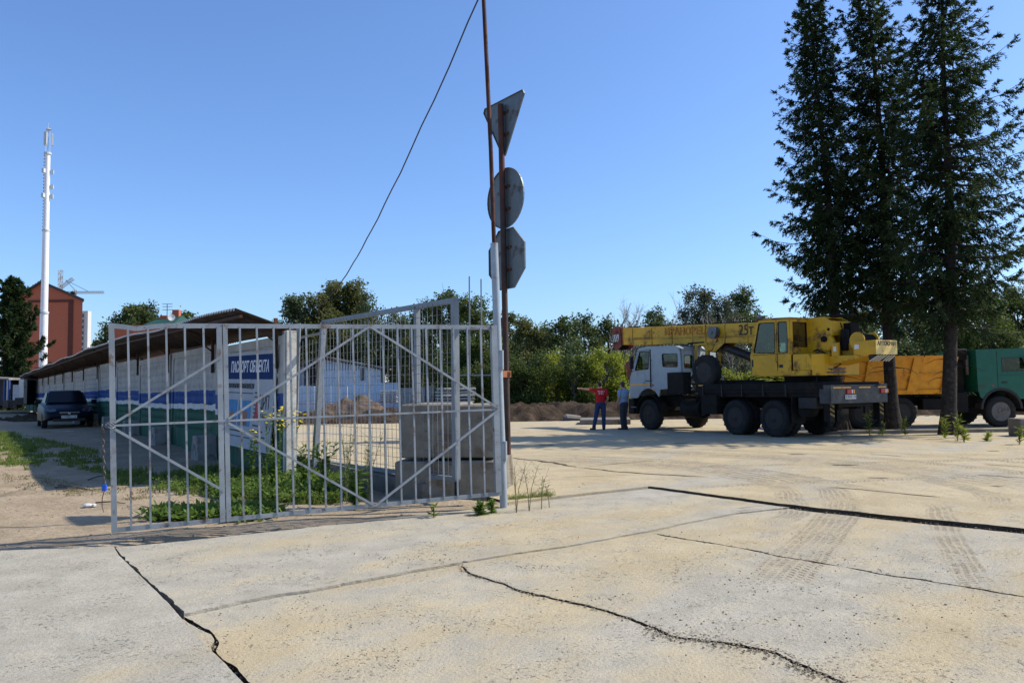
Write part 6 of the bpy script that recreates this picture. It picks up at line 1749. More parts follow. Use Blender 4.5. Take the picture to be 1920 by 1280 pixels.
# dark wood behind everything, one mass
def wood_mass():
    rng = np.random.default_rng(77); P = []
    for k in range(420):
        x = rng.uniform(-26, 58); y = 74 + rng.uniform(0, 5)
        px = 960 + 1470 * x / y
        top = 3.2 + 1.6 * vnoise(x * .3, 0, 3)
        if px < 1440: top = 7.4 + 1.2 * float(vnoise(x * .25, 1, 4))
        if px > 1500: top = 8.4
        if px < 520: top = 3
        z = rng.uniform(.3, max(1, top)); n = 95; r = rng.uniform(.9, 1.5)
        d = rng.normal(0, 1, (n, 3)); d /= np.linalg.norm(d, axis=1)[:, None]
        P.append(d * r * rng.random((n, 1)) ** .3 + [x, y, z])
    for k in range(260):                        # low wood closing the view far behind the fence
        x = rng.uniform(-210, -22); y = 175 + rng.uniform(0, 12); n = 60; r = rng.uniform(1.6, 2.8)
        d = rng.normal(0, 1, (n, 3)); d /= np.linalg.norm(d, axis=1)[:, None]
        P.append(d * r * rng.random((n, 1)) ** .3 + [x, y, rng.uniform(.3, 4.0)])
    P = np.concatenate(P); n = len(P)
    D = rng.normal(0, 1, (n, 3)); D /= np.linalg.norm(D, axis=1)[:, None]
    N = np.cross(D, rng.normal(0, 1, (n, 3))); N /= np.linalg.norm(N, axis=1)[:, None]
    L = rng.uniform(.25, .5, n) * np.where(P[:, 1] > 120, 2.6, 1.0)
    V = quads_from(P, D, L, L * .6, N)
    o = np_obj('far_wood', V, np.arange(len(V)).reshape(-1, 4), LM['dark'])
    tag(o, 'dark far wood filling the gaps behind the nearer trees', 'wood', kind='stuff')
wood_mass()

# left side trees
spruce('spruce_tree', 'dense green conifer at the left edge in front of the brick gable', (PT(22, 700, 74).x, 74, .2), PT(22, 528, 74).z, prof_main(PT(22, 528, 74).z, 3.9, .2), 61, (0, 0), .6, None, .2, dens=.4, wh=.42, blade=(.25, .5, .10))
bg(256, 577, 92, 4.3, 'dark', 'dark tree rising over the canopy beside the green roof', 150, group='trees behind the fence', z0=.25, leaf=.3, dens=1.2)
bg(228, 612, 88, 2.0, 'dark', 'low dark tree left of the green roof', 151, group='trees behind the fence', z0=.2, leaf=.3)
bg(340, 592, 96, 3.0, 'mid', 'lighter tree top just over the canopy', 152, group='trees behind the fence', z0=.3, leaf=.3)
bg(185, 640, 120, 2.2, 'dark', 'small far tree right of the panel tower block', 153, group='trees behind the fence', z0=.1, leaf=.35)

# ------------------------------------------------------------------ FAR BUILDINGS, MAST, CRANES
M_BRICK = NT('red brick')
p_ = M_BRICK.objc(); br_ = M_BRICK.new('ShaderNodeTexBrick'); br_.inputs['Scale'].default_value = 3.2
br_.inputs['Color1'].default_value = (.50, .135, .062, 1); br_.inputs['Color2'].default_value = (.42, .11, .055, 1); br_.inputs['Mortar'].default_value = (.28, .14, .10, 1)
M_BRICK.l.new(M_BRICK.scaled(p_, (1, 1, 1), rot=(math.pi / 2, 0, 0)), br_.inputs['Vector'])
M_BRICK.col(M_BRICK.mix(M_BRICK.ramp(M_BRICK.noise(M_BRICK.scaled(p_, (1, 1, 3)), .8, 5), .35, .7), br_.outputs[0], (.46, .125, .062))); M_BRICK.rough(.9)
M_BRICK = M_BRICK.mat
M_ROOFD = paint('dark roof sheet', (.05, .05, .055), .6)
M_WIN = paint('far window', (.04, .05, .06), .15, 0, .1, spec=.6)
YB = 120
def at(px, py, Y): return PT(px, py, Y)
A0, A1, A2 = at(28, 560, YB), at(80, 529, YB), at(155, 560, YB)
bb_ = thing('brick_building', 'five storey red brick building with a blind gable behind the white mast', 'building', (A0.x, YB, 0))
ox = A0.x
w = A2.x - A0.x; he = A2.z; hr = A1.z; xr = A1.x - ox
b = MB(); b.prism([(0, 0, -1), (w, 0, -1), (w, 0, he), (xr, 0, hr), (0, 0, he)], (-28, 40, 0)); b.build('wall', M_BRICK, bb_)
fx0, fx1 = at(52, 600, YB).x - ox, at(137, 600, YB).x - ox; fz = at(60, 567, YB).z
b = MB(); b.bb(fx0, fx1, -.12, -.005, fz, fz + .35); b.bb(fx1 - .7, fx1, -.12, -.005, 0, fz)
b.build('blind_panel_edge', paint('dark brick strip', (.11, .035, .025), .9), bb_)  # darker strips along the top and right of the blind panel
b = MB(); b.prism([(-.4, -.5, he - .1), (xr, -.5, hr + .25), (w + .5, -.5, he - .1), (w + .5, -.5, he - .45), (xr, -.5, hr - .1), (-.4, -.5, he - .45)], (-28, 41, 0)); b.build('roof', M_ROOFD, bb_)
b = MB()
for x, h in ((w * .12, 2.4), (w * .2, 3.0), (-3, 2.6), (w * .33, 2.0)):
    zz = he + .5
    b.cyl((x, 3, zz - 1), (x, 3, zz + h), .05, n=5)
    for q in (.6, .75, .9): b.cyl((x - .5, 3, zz + h * q), (x + .5, 3, zz + h * q), .035, n=4)
b.build('antenna', M_BLACK, bb_)
# white mast
YM = 95
m0, m1, m2 = at(80.5, 690, YM), at(89, 432, YM), at(96.5, 288, YM)
mz = thing('radio_mast', 'tall white tubular telecom mast with antenna panels at its top', 'mast', (m0.x, YM, 0))
M_MAST = paint('white mast paint', (.78, .78, .78), .4, 0, .04, (.5, .45, .4), .15)
M_ANT = paint('pale antenna grey', (.50, .54, .55), .5, 0, .08)
def mz_(py): return at(90, py, YM).z
H1 = mz_(432); H2 = mz_(288)
b = MB(); b.tube([(0, 0, 0), (0, 0, mz_(586))], [.46, .44], 20); b.tube([(0, 0, mz_(586)), (0, 0, H1)], [.40, .37], 20); b.tube([(0, 0, H1), (0, 0, H2)], [.34, .30], 20); b.build('tube', M_MAST, mz, smooth=True)
b = MB()
for z, r in ((mz_(586), .52), (H1, .44), (H2, .42)): b.lathe((0, 0, z), (0, 0, 1), [(r, -.12), (r, .12)], 16)
b.build('flange', M_ANT, mz)
b = MB()
for z, n in ((mz_(322), 3), (mz_(350), 2), (mz_(368), 3)):
    for k in range(n):
        a = .3 + k * 2.1; b.box((math.cos(a) * .55, math.sin(a) * .55, z), (.32, .3, .5), Matrix.Rotation(a, 3, 'Z')); b.bar((0, 0, z), (math.cos(a) * .5, math.sin(a) * .5, z), .06, .06)
b.build('radio_unit', M_ANT, mz)
b = MB()
for k in range(3):
    a = -1.57 + k * 2.094; b.box((math.cos(a) * .5, math.sin(a) * .5, mz_(261)), (.16, .34, 1.5), Matrix.Rotation(a, 3, 'Z'))
b.build('antenna_panel', M_ANT, mz)
b = MB()
for k in range(3):
    a = k * 2.094; b.cyl((math.cos(a) * .26, math.sin(a) * .26, H2), (math.cos(a) * .2, math.sin(a) * .2, mz_(244)), .045, n=6)
b.cyl((0, 0, H2), (0, 0, mz_(231)), .025, n=5); b.lathe((.1, 0, mz_(243)), (0, 0, 1), [(.2, -.1), (.35, 0), (.2, .1)], 12)
b.build('mast_head', M_ANT, mz)
b = MB()
for k in range(24): b.bb(-.42, -.36, -.06, .0, H1 + k * .4, H1 + k * .4 + .15)
b.build('climbing_steps', M_BLACK, mz)
# panel tower block far off
YT = 330
t0, t1 = at(151, 583, YT), at(163, 655, YT)
tb = thing('tower_block', 'pale panel tower block just right of the brick gable', 'building', (t0.x, YT, 0))
tw = t1.x - t0.x; th = t0.z
b = MB(); b.bb(0, tw, 0, 3, -2, th); b.bb(tw * .75, tw + .4, -.5, 0, -2, th); b.build('wall', paint('pale panel', (.52, .51, .48), .9), tb)
b = MB()
for k in range(8):
    z = th - 1.8 - k * 2.4; b.bb(tw * .2, tw * .5, -.08, -.01, z - .9, z + .6)
b.build('window', M_WIN, tb)
b = MB()
for k in range(8): b.bb(tw * .0, tw * .75, -.15, -.01, th - 3.2 - k * 2.4, th - 3.05 - k * 2.4)
b.build('seam', paint('panel seam', (.3, .29, .27), .9), tb)
# tower cranes
YC = 420
def truss(b, a, c, w, n):
    a = Vector(a); c = Vector(c); d = c - a; u = Vector((0, 1, 0)); s = d.cross(u).normalized() * w / 2; v = u * w / 2
    cs = [s + v, s - v, -s - v, -s + v]
    for q in cs: b.bar(a + q, c + q, .22, .22)
    for i in range(n):
        p0 = a + d * (i / n); p1 = a + d * ((i + 1) / n)
        b.bar(p0 + cs[0], p1 + cs[3], .14, .14); b.bar(p0 + cs[1], p1 + cs[2], .14, .14)
M_TCR = paint('tower crane paint', (.38, .34, .26), .7)
def tcrane(label, segs, base):
    o = thing('tower_crane', label, 'tower crane', tuple(base))
    for nm, a, c, w, n in segs:
        b = MB(); truss(b, a, c, w, n); b.build(nm, M_TCR, o, off=tuple(base))
    return o
b0 = at(112, 560, YC); b0.z = 0
tcrane('distant tower crane with its jib raised, left behind the brick roof', [('mast', Vector((at(113, 560, YC).x, YC, 0)), at(114, 506, YC), 1.6, 24), ('jib', at(113, 540, YC), at(137, 522, YC), 1.3, 8), ('counter_jib', at(113, 521, YC), at(117, 521, YC), 1.0, 2)], b0)
b1 = at(140, 560, YC + 40); b1.z = 0
c1 = tcrane('distant tower crane with a long level jib right of the brick roof', [('mast', Vector((at(140, 560, 460).x, 460, 0)), at(140, 543, 460), 1.4, 24), ('jib', at(122, 548.5, 460), at(195, 548, 460), 1.1, 18)], b1)
b = MB(); b.bar(at(135, 548, 460), at(140, 552, 460), 2.4, 1.6); b.build('ballast', M_BLACK, c1, off=tuple(b1))
b = MB(); b.bar(at(123, 525, 460), at(165, 546, 460), .2, .2); b.bar(at(140, 543, 460), at(123, 525, 460), .2, .2); b.build('stay', M_BLACK, c1, off=tuple(b1))
# low brick building with green roof behind the fence
YG = 80
g0, g1 = at(215, 618, YG), at(352, 612, YG)
lb_ = thing('low_brick_building', 'low red brick building with a green roof showing over the fence canopy', 'building', (g0.x, YG, 0))
gw = g1.x - g0.x; gzt = at(280, 609, YG).z
b = MB(); b.bb(0, gw, 0, 9, -1, gzt); b.build('wall', M_BRICK, lb_)
xa, xb = at(272, 600, YG).x - g0.x, at(328, 600, YG).x - g0.x
rt = at(300, 597, YG).z
b = MB(); b.add([(xa, -.5, gzt), (xb, -.5, gzt), (xb, 8, gzt), (xa, 8, gzt), ((xa + xb) / 2 - .8, 3.5, rt + .6), ((xa + xb) / 2 + .8, 3.5, rt + .6)], [(0, 1, 5, 4), (1, 2, 5), (2, 3, 4, 5), (3, 0, 4)]); b.build('roof', paint('green roof', (.006, .05, .038), .7), lb_)
b = MB(); b.bb(xa + .6, xa + 1.3, 2, 2.6, gzt, rt + .5); b.bb(xb - 1.6, xb - .9, 3, 3.6, gzt, rt + 1.2); b.build('chimney', M_BRICK, lb_)
b = MB(); ax_ = at(297, 600, YG).x - g0.x
b.cyl((ax_, 2, gzt), (ax_, 2, at(297, 566, YG).z), .035, n=5)
for py in (566, 571, 577): b.cyl((ax_ - .5, 2, at(297, py, YG).z), (ax_ + .55, 2, at(297, py, YG).z), .025, n=4)
b.build('antenna', M_BLACK, lb_)
b = MB(); b.lathe((at(314, 596, YG).x - g0.x, 1, at(314, 594, YG).z), (.3, -1, .2), [(.02, 0), (.35, .1), (.36, .12), (.02, .06)], 14); b.build('dish', M_WHT, lb_)
# row of windows on a second storey seen between canopy and fence
b = MB()
for k in range(5): b.bb(.8 + k * 1.5, 1.5 + k * 1.5, -.06, -.01, gzt - 3.0, gzt - 1.8)
b.build('window', M_WIN, lb_)
o = MB(); o.bb(0, 6.5, 0, 6, 0, 4.2); o = o.build('brick_garage', M_BRICK, off=(0, 0, 0)); pq_ = at(240, 690, 60); o.location = (pq_.x, 60, 0)
tag(o, 'reddish garage wall glimpsed in the slit between canopy and fence', 'garage')

# kiosk and gate at the far end of the left lane
YK = 58
k0, k1 = at(-40, 708, YK), at(21, 752, YK)
ko = thing('kiosk', 'dark kiosk with a flat roof and blue and white posts at the far left', 'kiosk', (k0.x, YK, 0))
kw = k1.x - k0.x; kz0 = k1.z; kz1 = at(10, 708, YK).z
b = MB(); b.bb(0, kw, 0, 3, kz0 - .3, kz1); b.build('wall', paint('dark kiosk wall', (.03, .035, .05), .7), ko)
b = MB(); b.prism([(-.5, -1.2, kz1), (kw + .55, -1.2, kz1 - .18), (kw + .55, -1.2, kz1 - .05), (-.5, -1.2, kz1 + .14)], (0, 4.4, 0)); b.build('roof', M_SHEET, ko)
b = MB()
for x, c in ((kw + .1, 0), (kw + .42, 0)): b.bb(x, x + .10, -1.1, -.94, kz0 - .3, kz1 - .1)
b.build('post', paint('blue post', (.03, .07, .22), .5), ko)
b = MB(); b.bb(kw + .28, kw + .42, -1.0, -.9, kz0 - .3, kz1 - .1); b.build('post', M_WHT, ko)
g0_ = at(26, 745, YK); 
o = MB()
gx0, gx1 = at(24, 730, YK).x, at(40, 730, YK).x; gza, gzb = at(30, 752, YK).z, at(30, 721, YK).z
for k in range(8):
    x = gx0 + (gx1 - gx0) * k / 8; o.bb(x, x + (gx1 - gx0) / 8 * .9, YK, YK + (.05 if k % 2 else .08), gza - .2, gzb)
o = o.build('sheet_gate', paint('pale blue sheet', (.55, .62, .72), .5)); tag(o, 'pale blue sheet gate between the kiosk and the end of the fence', 'gate')
o = MB(); px0, px1 = at(40, 730, YK).x, at(49, 730, YK).x; o.bb(px0, px1, YK - .3, YK + .1, gza - .2, at(40, 711, YK).z)
o = o.build('fence_pier', M_WHT); tag(o, 'white pier at the far end of the painted fence', 'pier')
o = MB()
for i, (px, py, s_) in enumerate(((24, 757, .5), (30, 756, .35), (18, 758, .4), (36, 752, .45))): c = at(px, py, 50); o.box(c, (s_ * 1.6, s_, s_), Matrix.Rotation(i * .7, 3, 'Z'))
o = o.build('scrap_pile', paint('dark scrap', (.06, .05, .045), .8)); tag(o, 'heap of dark scrap in front of the pale sheet gate', 'scrap pile')

# ------------------------------------------------------------------ BEHIND THE YARD, LEFT
YS = 55
s0_, s1_ = at(603, 672, YS), at(714, 692, YS)
sh_ = thing('site_shed', 'white blue sheet metal shed with a pitched roof behind the mesh gate', 'shed', (s0_.x, YS, 0))
M_SHED = paint('white ribbed shed sheet', (.70, .73, .76), .5, 0, .05, (.3, .28, .26), .2)
W = s1_.x - s0_.x; zl, zr = s0_.z, s1_.z; zb_ = .8
b = MB()
n = 22
for k in range(n):
    xa_ = W * k / n; xb_ = W * (k + 1) / n
    b.prism([(xa_, 0, zb_), (xa_, 0, zl + (zr - zl) * k / n), (xa_ + .04, -.04, zl + (zr - zl) * k / n), (xb_ - .04, -.04, zl + (zr - zl) * (k + 1) / n), (xb_, 0, zl + (zr - zl) * (k + 1) / n), (xb_, 0, zb_)], (0, .3, 0)) if False else b.bb(xa_, xb_ - .05, -.03 if k % 2 else 0, .2, zb_, zl + (zr - zl) * (k + .5) / n - .02)
b.bb(0, W, .02, 4, zb_, zr - .05)
b.build('wall', M_SHED, sh_)
b = MB(); b.prism([(-1.6, -.35, zl - .55), (.0, -.35, zl + .05), (W + .3, -.35, zr), (W + .3, -.35, zr + .12), (0, -.35, zl + .20), (-1.6, -.35, zl - .42)], (0, 5, 0)); b.build('roof', M_SHEET, sh_)
dx = at(676, 700, YS).x - s0_.x
b = MB(); b.bb(dx, dx + .3, -.06, -.035, at(676, 713, YS).z, at(676, 690, YS).z); b.build('window', M_WIN, sh_)
b = MB(); b.bb(-3.2, -1.3, .2, 3, zb_, at(580, 681, YS).z); b.build('annex', paint('grey annex', (.30, .31, .34), .7), sh_)
b = MB(); b.bb(-1.3, 0, .6, 3, zb_, zl - .5); b.build('doorway_shade_fill', paint('painted doorway shade', (.03, .03, .035), .9), sh_)  # solid dark box, its colour stands in for shade in the opening
# fences of the site
def sheet_fence(label, px0, px1, y0, y1, Y, mat, wave=.25):
    a, c = at(px0, y0, Y), at(px1, y1, Y); b = MB(); n = int((c.x - a.x) / wave)
    for k in range(n):
        t0_, t1_ = k / n, (k + 1) / n
        z = a.z + (c.z - a.z) * t0_
        b.bb(a.x + (c.x - a.x) * t0_, a.x + (c.x - a.x) * t1_ - .02, Y, Y + (.05 if k % 2 else .09), .1, z)
    o = b.build('sheet_fence', mat); tag(o, label, 'fence'); return o
sheet_fence('pale blue corrugated sheet fence behind the soil heap', 520, 652, 723, 724, 50, paint('pale blue corrugated', (.60, .69, .76), .5, 0, .06))
sheet_fence('taller sky blue sheet fence section left of the grey concrete wall', 652, 749, 719, 717, 51, paint('sky blue corrugated', (.50, .63, .74), .5, 0, .06), .35)
a, c = at(749, 727, 51), at(822, 725, 51)
b = MB(); n = 3
for k in range(n):
    t0_, t1_ = k / n, (k + 1) / n; b.bb(a.x + (c.x - a.x) * t0_ + .03, a.x + (c.x - a.x) * t1_ - .03, 51, 51.15, 0, a.z + .05 * k)
o = b.build('concrete_wall', paint('light concrete wall', (.40, .38, .34), .9, 0, .15, (.25, .22, .18), .4)); tag(o, 'grey concrete panel wall right of the sky blue sheet fence', 'wall')
# stacks of slabs
M_SLB = paint('pale slab concrete', (.46, .44, .39), .9, 0, .12, (.25, .22, .18), .3)
def stack(label, px0, px1, ytop, ybot, Y, n, dep=2.4, rz=.15):
    a, c = at(px0, ytop, Y), at(px1, ybot, Y); root = thing('slab_stack', label, 'slab stack', ((a.x + c.x) / 2, Y + dep / 2, c.z), rz)
    h = (a.z - c.z) / n; rq = random.Random(int(px0)); w = c.x - a.x
    for k in range(n):
        b = MB(); b.bb(-w / 2, w / 2, -dep / 2, dep / 2, 0, h * .68); b.bb(-w * .35, -w * .3, -dep / 2 + .1, dep / 2, -h * .3, 0); b.bb(w * .3, w * .35, -dep / 2 + .1, dep / 2, -h * .3, 0)
        o = b.build('slab', M_SLB, root, bevel=.02); o.location = (rq.uniform(-.06, .06), rq.uniform(-.08, .08), h * k + h * .3)
    return root
stack('stack of pale concrete slabs beside the soil heap', 706, 740, 732, 757, 46, 6)
stack('stack of concrete slabs above the foundation blocks', 820, 881, 727, 757, 45, 5, 2.2, .3)
# dry soil heap
hx, hy = at(668, 740, 44).x, 44.0
def heap(X, Y):
    r = np.hypot((X - hx - .3) / 1.7, (Y - hy) / 1.7); r2 = np.hypot((X - hx + 1.5) / 1.3, (Y - hy) / 1.5)
    h = 1.0 * np.clip(1 - r ** 1.2, 0, 1) + .75 * np.clip(1 - r2 ** 1.3, 0, 1) * .8
    return .25 + h * (.90 + .5 * fbm(X * 1.4, Y * 1.4, 4)) + .25 * np.abs(fbm(X * 3.1, Y * 3.1, 8)) * (h > 0.05) - .3 * (h <= 0)
o = heightfield('soil_heap', hx - 4.4, hx + 2.9, hy - 2.3, hy + 2.3, .10, heap, M_HEAP); tag(o, 'dry brown soil heap in front of the pale blue sheet fence', 'soil heap')
# barrier tape, boards
b = MB()
a, c, e = at(540, 757, 41), at(660, 758, 41), at(742, 760, 41)
b.bar(a, c, .01, .05); b.bar(c, e, .01, .05)
o = b.build('barrier_tape', paint('red and white tape', (.55, .28, .26), .6)); tag(o, 'strip of barrier tape stretched in front of the soil heap', 'barrier tape')
# slab lying by the two people, chunk of concrete
o = MB(); o.bb(-1.05, 1.05, -1.2, 1.2, 0, .21); o = o.build('loose_slab', M_OLDC, bevel=.02); p_ = G(1140, 795, .06); o.location = (p_.x, p_.y + 1.0, .055); o.rotation_euler = (0, 0, -.12)
tag(o, 'thick pale concrete slab lying on the yard behind the pointing person', 'concrete slab')
b = MB(); b.bb(.55, .58, -1.215, -1.201, .05, .17); b.bb(.55, .75, -1.215, -1.201, .02, .05); b.lathe((.72, -1.202, .11), (0, -1, 0), [(.07, 0), (.07, .01)], 10); b.build('painted_mark', M_INK, o)
o = MB(); o.prism([(-.4, -.2, 0), (.45, -.25, 0), (.5, .2, 0), (.1, .3, 0), (-.4, .25, 0)], (0.05, 0, .30)); o = o.build('concrete_chunk', M_OLDC, bevel=.09, seg=1); p_ = at(1070, 780, 37.5); o.location = (p_.x, 37.4, .0); o.rotation_euler = (0.18, .12, .2)
tag(o, 'broken concrete chunk half sunk in the soil bank', 'concrete chunk')
o = MB(); o.bb(-1.1, 1.1, -.35, .35, 0, .5); o = o.build('kerb_block', M_OLDC, bevel=.03); p_ = G(1925, 823); o.location = (p_.x + 1.12, p_.y + .45, 0.05); o.rotation_euler = (0, 0, -.1)
tag(o, 'grey concrete block lying at the right edge before the green cab', 'concrete block')
o = MB(); o.bb(-6, 5.6, -.2, .2, 0, .16); o = o.build('kerb_stone', M_OLDC, bevel=.02); o.location = (15.5, 24.4, .0); tag(o, 'low concrete kerb running between the spruce trunks', 'kerb')

# ------------------------------------------------------------------ WEEDS, GRASS, SAPLINGS
M_GRS = leaf_mat('grass blades', (0.06, 0.095, 0.020), (0.21, 0.25, 0.055), .45, 2.5)
M_WEED = leaf_mat('weed leaves', (0.04, 0.085, 0.014), (0.16, 0.24, 0.04), .45, 2.5)
M_DRY = leaf_mat('dry grass', (0.14, 0.12, 0.06), (0.30, 0.26, 0.14), .3, 2.5)
M_FLW = paint('yellow petals', (.75, .55, .03), .6)
def blades(name, pts, hts, mat, label, cat, seed, per=7, width=.012, spread=.5, group=None, kind='stuff', parent=None):
    rng = np.random.default_rng(seed); V = []; 
    n = len(pts) * per
    P = np.repeat(np.array(pts), per, 0) + np.concatenate([rng.normal(0, .035, (n, 2)), np.zeros((n, 1))], 1)
    h = np.repeat(np.array(hts), per) * rng.uniform(.5, 1.15, n)
    a = rng.uniform(0, 6.283, n); tilt = rng.uniform(.1, spread, n)
    d1 = np.stack([np.cos(a) * tilt * .5, np.sin(a) * tilt * .5, np.ones(n)], 1); d2 = np.stack([np.cos(a) * tilt * 1.6, np.sin(a) * tilt * 1.6, np.full(n, .8)], 1)
    s = np.stack([-np.sin(a + 1), np.cos(a + 1), np.zeros(n)], 1) * width
    m = P + d1 * (h * .55)[:, None]; t = m + d2 * (h * .45)[:, None]
    V = np.stack([P - s * .6, P + s * .6, m + s, m - s, t, t], 1)
    F = []
    base = np.arange(n)[:, None] * 6
    F = np.concatenate([base + [0, 1, 2, 3], base + [3, 2, 4, 5]])
    V[:, 5] += s * .15
    o = np_obj(name, V.reshape(-1, 3), F, mat, parent)
    if label: tag(o, label, cat, group, kind)
    return o
def leafy(name, pts, hts, mat, seed, per=40, leaf=.05, r=.10, parent=None):
    rng = np.random.default_rng(seed); n = len(pts) * per
    P = np.repeat(np.array(pts), per, 0); h = np.repeat(np.array(hts), per)
    P = P + np.stack([rng.normal(0, r, n), rng.normal(0, r, n), h * rng.random(n) ** .8], 1)
    D = rng.normal(0, 1, (n, 3)); D[:, 2] = D[:, 2] * .5 + .2; D /= np.linalg.norm(D, axis=1)[:, None]
    N = np.cross(D, rng.normal(0, .5, (n, 3)) + UPV); N /= np.linalg.norm(N, axis=1)[:, None] + 1e-9
    L = rng.uniform(.6, 1.3, n) * leaf
    V = quads_from(P, D, L, L * .5, N)
    return np_obj(name, V, np.arange(len(V)).reshape(-1, 4), mat, parent)
def region(poly_px, n, seed, clump=1.5):
    """random points of the dirt inside a patch outlined on the ground"""
    P = [G(x, y, .15).xy for x, y in poly_px]; rng = np.random.default_rng(seed)
    xs_ = [p.x for p in P]; ys_ = [p.y for p in P]; out = []
    while len(out) < n:
        x = rng.uniform(min(xs_), max(xs_)); y = rng.uniform(min(ys_), max(ys_))
        if poly_sd(np.array([x]), np.array([y]), [tuple(p) for p in P])[0] > 0 and float(fbm(x * clump, y * clump, seed)) > -.12 + rng.normal(0, .12):
            out.append((x, y, gz(x, y) - .01))
    return out
rg = np.random.default_rng(8)
def grow(name, poly, n, hmin, hmax, mat, label, seed, leafmat=None, lf=.045, per=7, width=.010, lper=26):
    pts = region(poly, n, seed); h = rg.uniform(hmin, hmax, n)
    blades(name, pts, h, mat, label, 'grass', seed, per, width)
    if leafmat:
        k = pts[::3]; o = leafy(name.replace('grass', 'weeds'), k, rg.uniform(hmin, hmax, len(k)), leafmat, seed + 1, lper, lf)
        tag(o, label.replace('grass', 'weed leaves'), 'weeds', kind='stuff')
# grass patch at the left
grow('grass_patch', [(-60, 824), (20, 822), (60, 836), (86, 862), (60, 880), (10, 870), (-60, 862)], 750, .04, .16, M_GRS, 'sunlit grass patch left of the dark fence shade', 41, M_WEED, .05)
grow('grass_patch', [(-40, 785), (60, 770), (30, 762), (-40, 765)], 300, .06, .15, M_GRS, 'strip of shaded grass beside the parked car', 42)
grow('grass_patch', [(60, 830), (190, 850), (195, 880), (120, 872), (88, 856)], 420, .04, .12, M_GRS, 'sparse grass in the fence shade before the parked car', 43)
grow('grass_patch', [(0, 885), (60, 880), (190, 905), (150, 920), (30, 905)], 220, .02, .06, M_DRY, 'thin dry grass tufts on the sandy ground at the left', 44, per=5, width=.006)
grow('grass_patch', [(110, 900), (195, 905), (300, 905), (280, 925), (150, 925)], 200, .02, .07, M_DRY, 'dry grass tufts in front of the chain', 45, per=5, width=.006)
# weeds along the fence foot, behind the gate
grow('grass_strip', [(285, 905), (420, 885), (540, 880), (700, 915), (600, 930), (560, 930), (430, 922), (290, 914)], 900, .07, .20, M_GRS, 'green grass behind the barred gate at the fence foot', 46, M_WEED, .07, lper=34)
grow('grass_strip', [(480, 872), (560, 872), (640, 898), (640, 922), (560, 922)], 280, .10, .30, M_GRS, 'taller grass against the low plinth behind the gate', 47, M_WEED, .08, lper=44)
grow('grass_strip', [(285, 945), (350, 936), (440, 938), (520, 944), (500, 953), (300, 956)], 420, .05, .14, M_GRS, 'low leafy grass just behind the gate foot', 48, M_WEED, .10, lper=30)
grow('grass_strip', [(200, 880), (420, 872), (470, 882), (300, 900), (210, 900)], 500, .05, .16, M_GRS, 'grass at the edge of the fence shade behind the gate', 49)
# single tall wild plants
def wild(label, px, py, h, seed, flowers=0, leaf=.07, stems=3, mat=None, group=None, z=None, per=26, dry=False):
    rng = np.random.default_rng(seed); p = G(px, py, .12); z0 = gz(p.x, p.y) if z is None else z
    root = thing('wild_plant', label, 'plant', (p.x, p.y, z0), 0, group)
    b = MB(); fl = MB(); tips = []
    for k in range(stems):
        a = rng.uniform(0, 6.28); d = Vector((math.cos(a), math.sin(a), 0)) * rng.uniform(.05, .22); hh = h * rng.uniform(.75, 1.05)
        pts = [Vector((0, 0, 0)), d * .25 * hh + Vector((0, 0, hh * .5)), d * hh + Vector((0, 0, hh))]
        b.tube(pts, [.006, .004, .002], 4, caps=False); tips.append((pts, hh))
        for j in range(flowers):
            q = pts[2] + Vector(rng.normal(0, .06, 3)); fl.lathe(q, (rng.normal(0, .3), rng.normal(0, .3), 1), [(.002, -.005), (.026, 0), (.02, .008), (.002, .01)], 8)
            b.tube([pts[1].lerp(pts[2], .6), q], [.003, .002], 3, caps=False)
        if dry:
            for j in range(10):
                q = pts[1].lerp(pts[2], rng.uniform(.2, 1)); e = Vector(rng.normal(0, .05, 3)); b.tube([q, q + e + Vector((0, 0, .04))], [.002, .001], 3, caps=False); b.ball(q + e + Vector((0, 0, .04)), .006, 4)
    b.build('stem', paint('dry stalk', (.16, .14, .07), .9) if dry else M_WEED, root)
    if flowers: fl.build('flower_head', M_FLW, root)
    P = []
    for pts, hh in tips:
        for j in range(per):
            t = rng.uniform(.02, .95); c = pts[0].lerp(pts[1], t * 2) if t < .5 else pts[1].lerp(pts[2], t * 2 - 1)
            P.append((c.x, c.y, c.z))
    P = np.array(P); n = len(P)
    D = rng.normal(0, 1, (n, 3)); D[:, 2] = np.abs(D[:, 2]) * .6; D /= np.linalg.norm(D, axis=1)[:, None]
    N = np.cross(D, rng.normal(0, .4, (n, 3)) + UPV); N /= np.linalg.norm(N, axis=1)[:, None]
    L = rng.uniform(.5, 1.3, n) * leaf
    V = quads_from(P, D, L, L * .3, N)
    np_obj('leaves', V, np.arange(len(V)).reshape(-1, 4), mat or M_WEED, root)
    return root
GW = 'wild plants behind the barred gate'
wild('tall yellow-flowered plant in front of the poster board', 498, 905, 1.15, 1, 5, .07, 4, group=GW)
wild('yellow-flowered plant left of the pale fence end post', 524, 900, 1.25, 2, 6, .06, 4, group=GW)
wild('yellow-flowered plant in front of the pale fence end post', 545, 895, 1.2, 3, 6, .06, 4, group=GW)
wild('leafy stalk plant in front of the poster foot', 470, 905, .8, 4, 0, .10, 4, group=GW, per=40)
wild('leafy plant right of the poster foot', 512, 912, .75, 5, 0, .12, 5, group=GW, per=40)
wild('bushy weed against the plinth, left of the white shed view', 570, 915, .75, 6, 0, .12, 6, group=GW, per=46)
wild('bushy weed against the middle of the plinth', 610, 922, .85, 7, 0, .12, 6, group=GW, per=46)
wild('tall seedy stalks before the mesh gate, left pair', 650, 930, 1.1, 8, 0, .07, 5, group=GW, per=30, dry=True)
wild('tall seedy stalks before the mesh gate, right pair', 690, 936, 1.05, 9, 0, .07, 5, group=GW, per=30, dry=True)
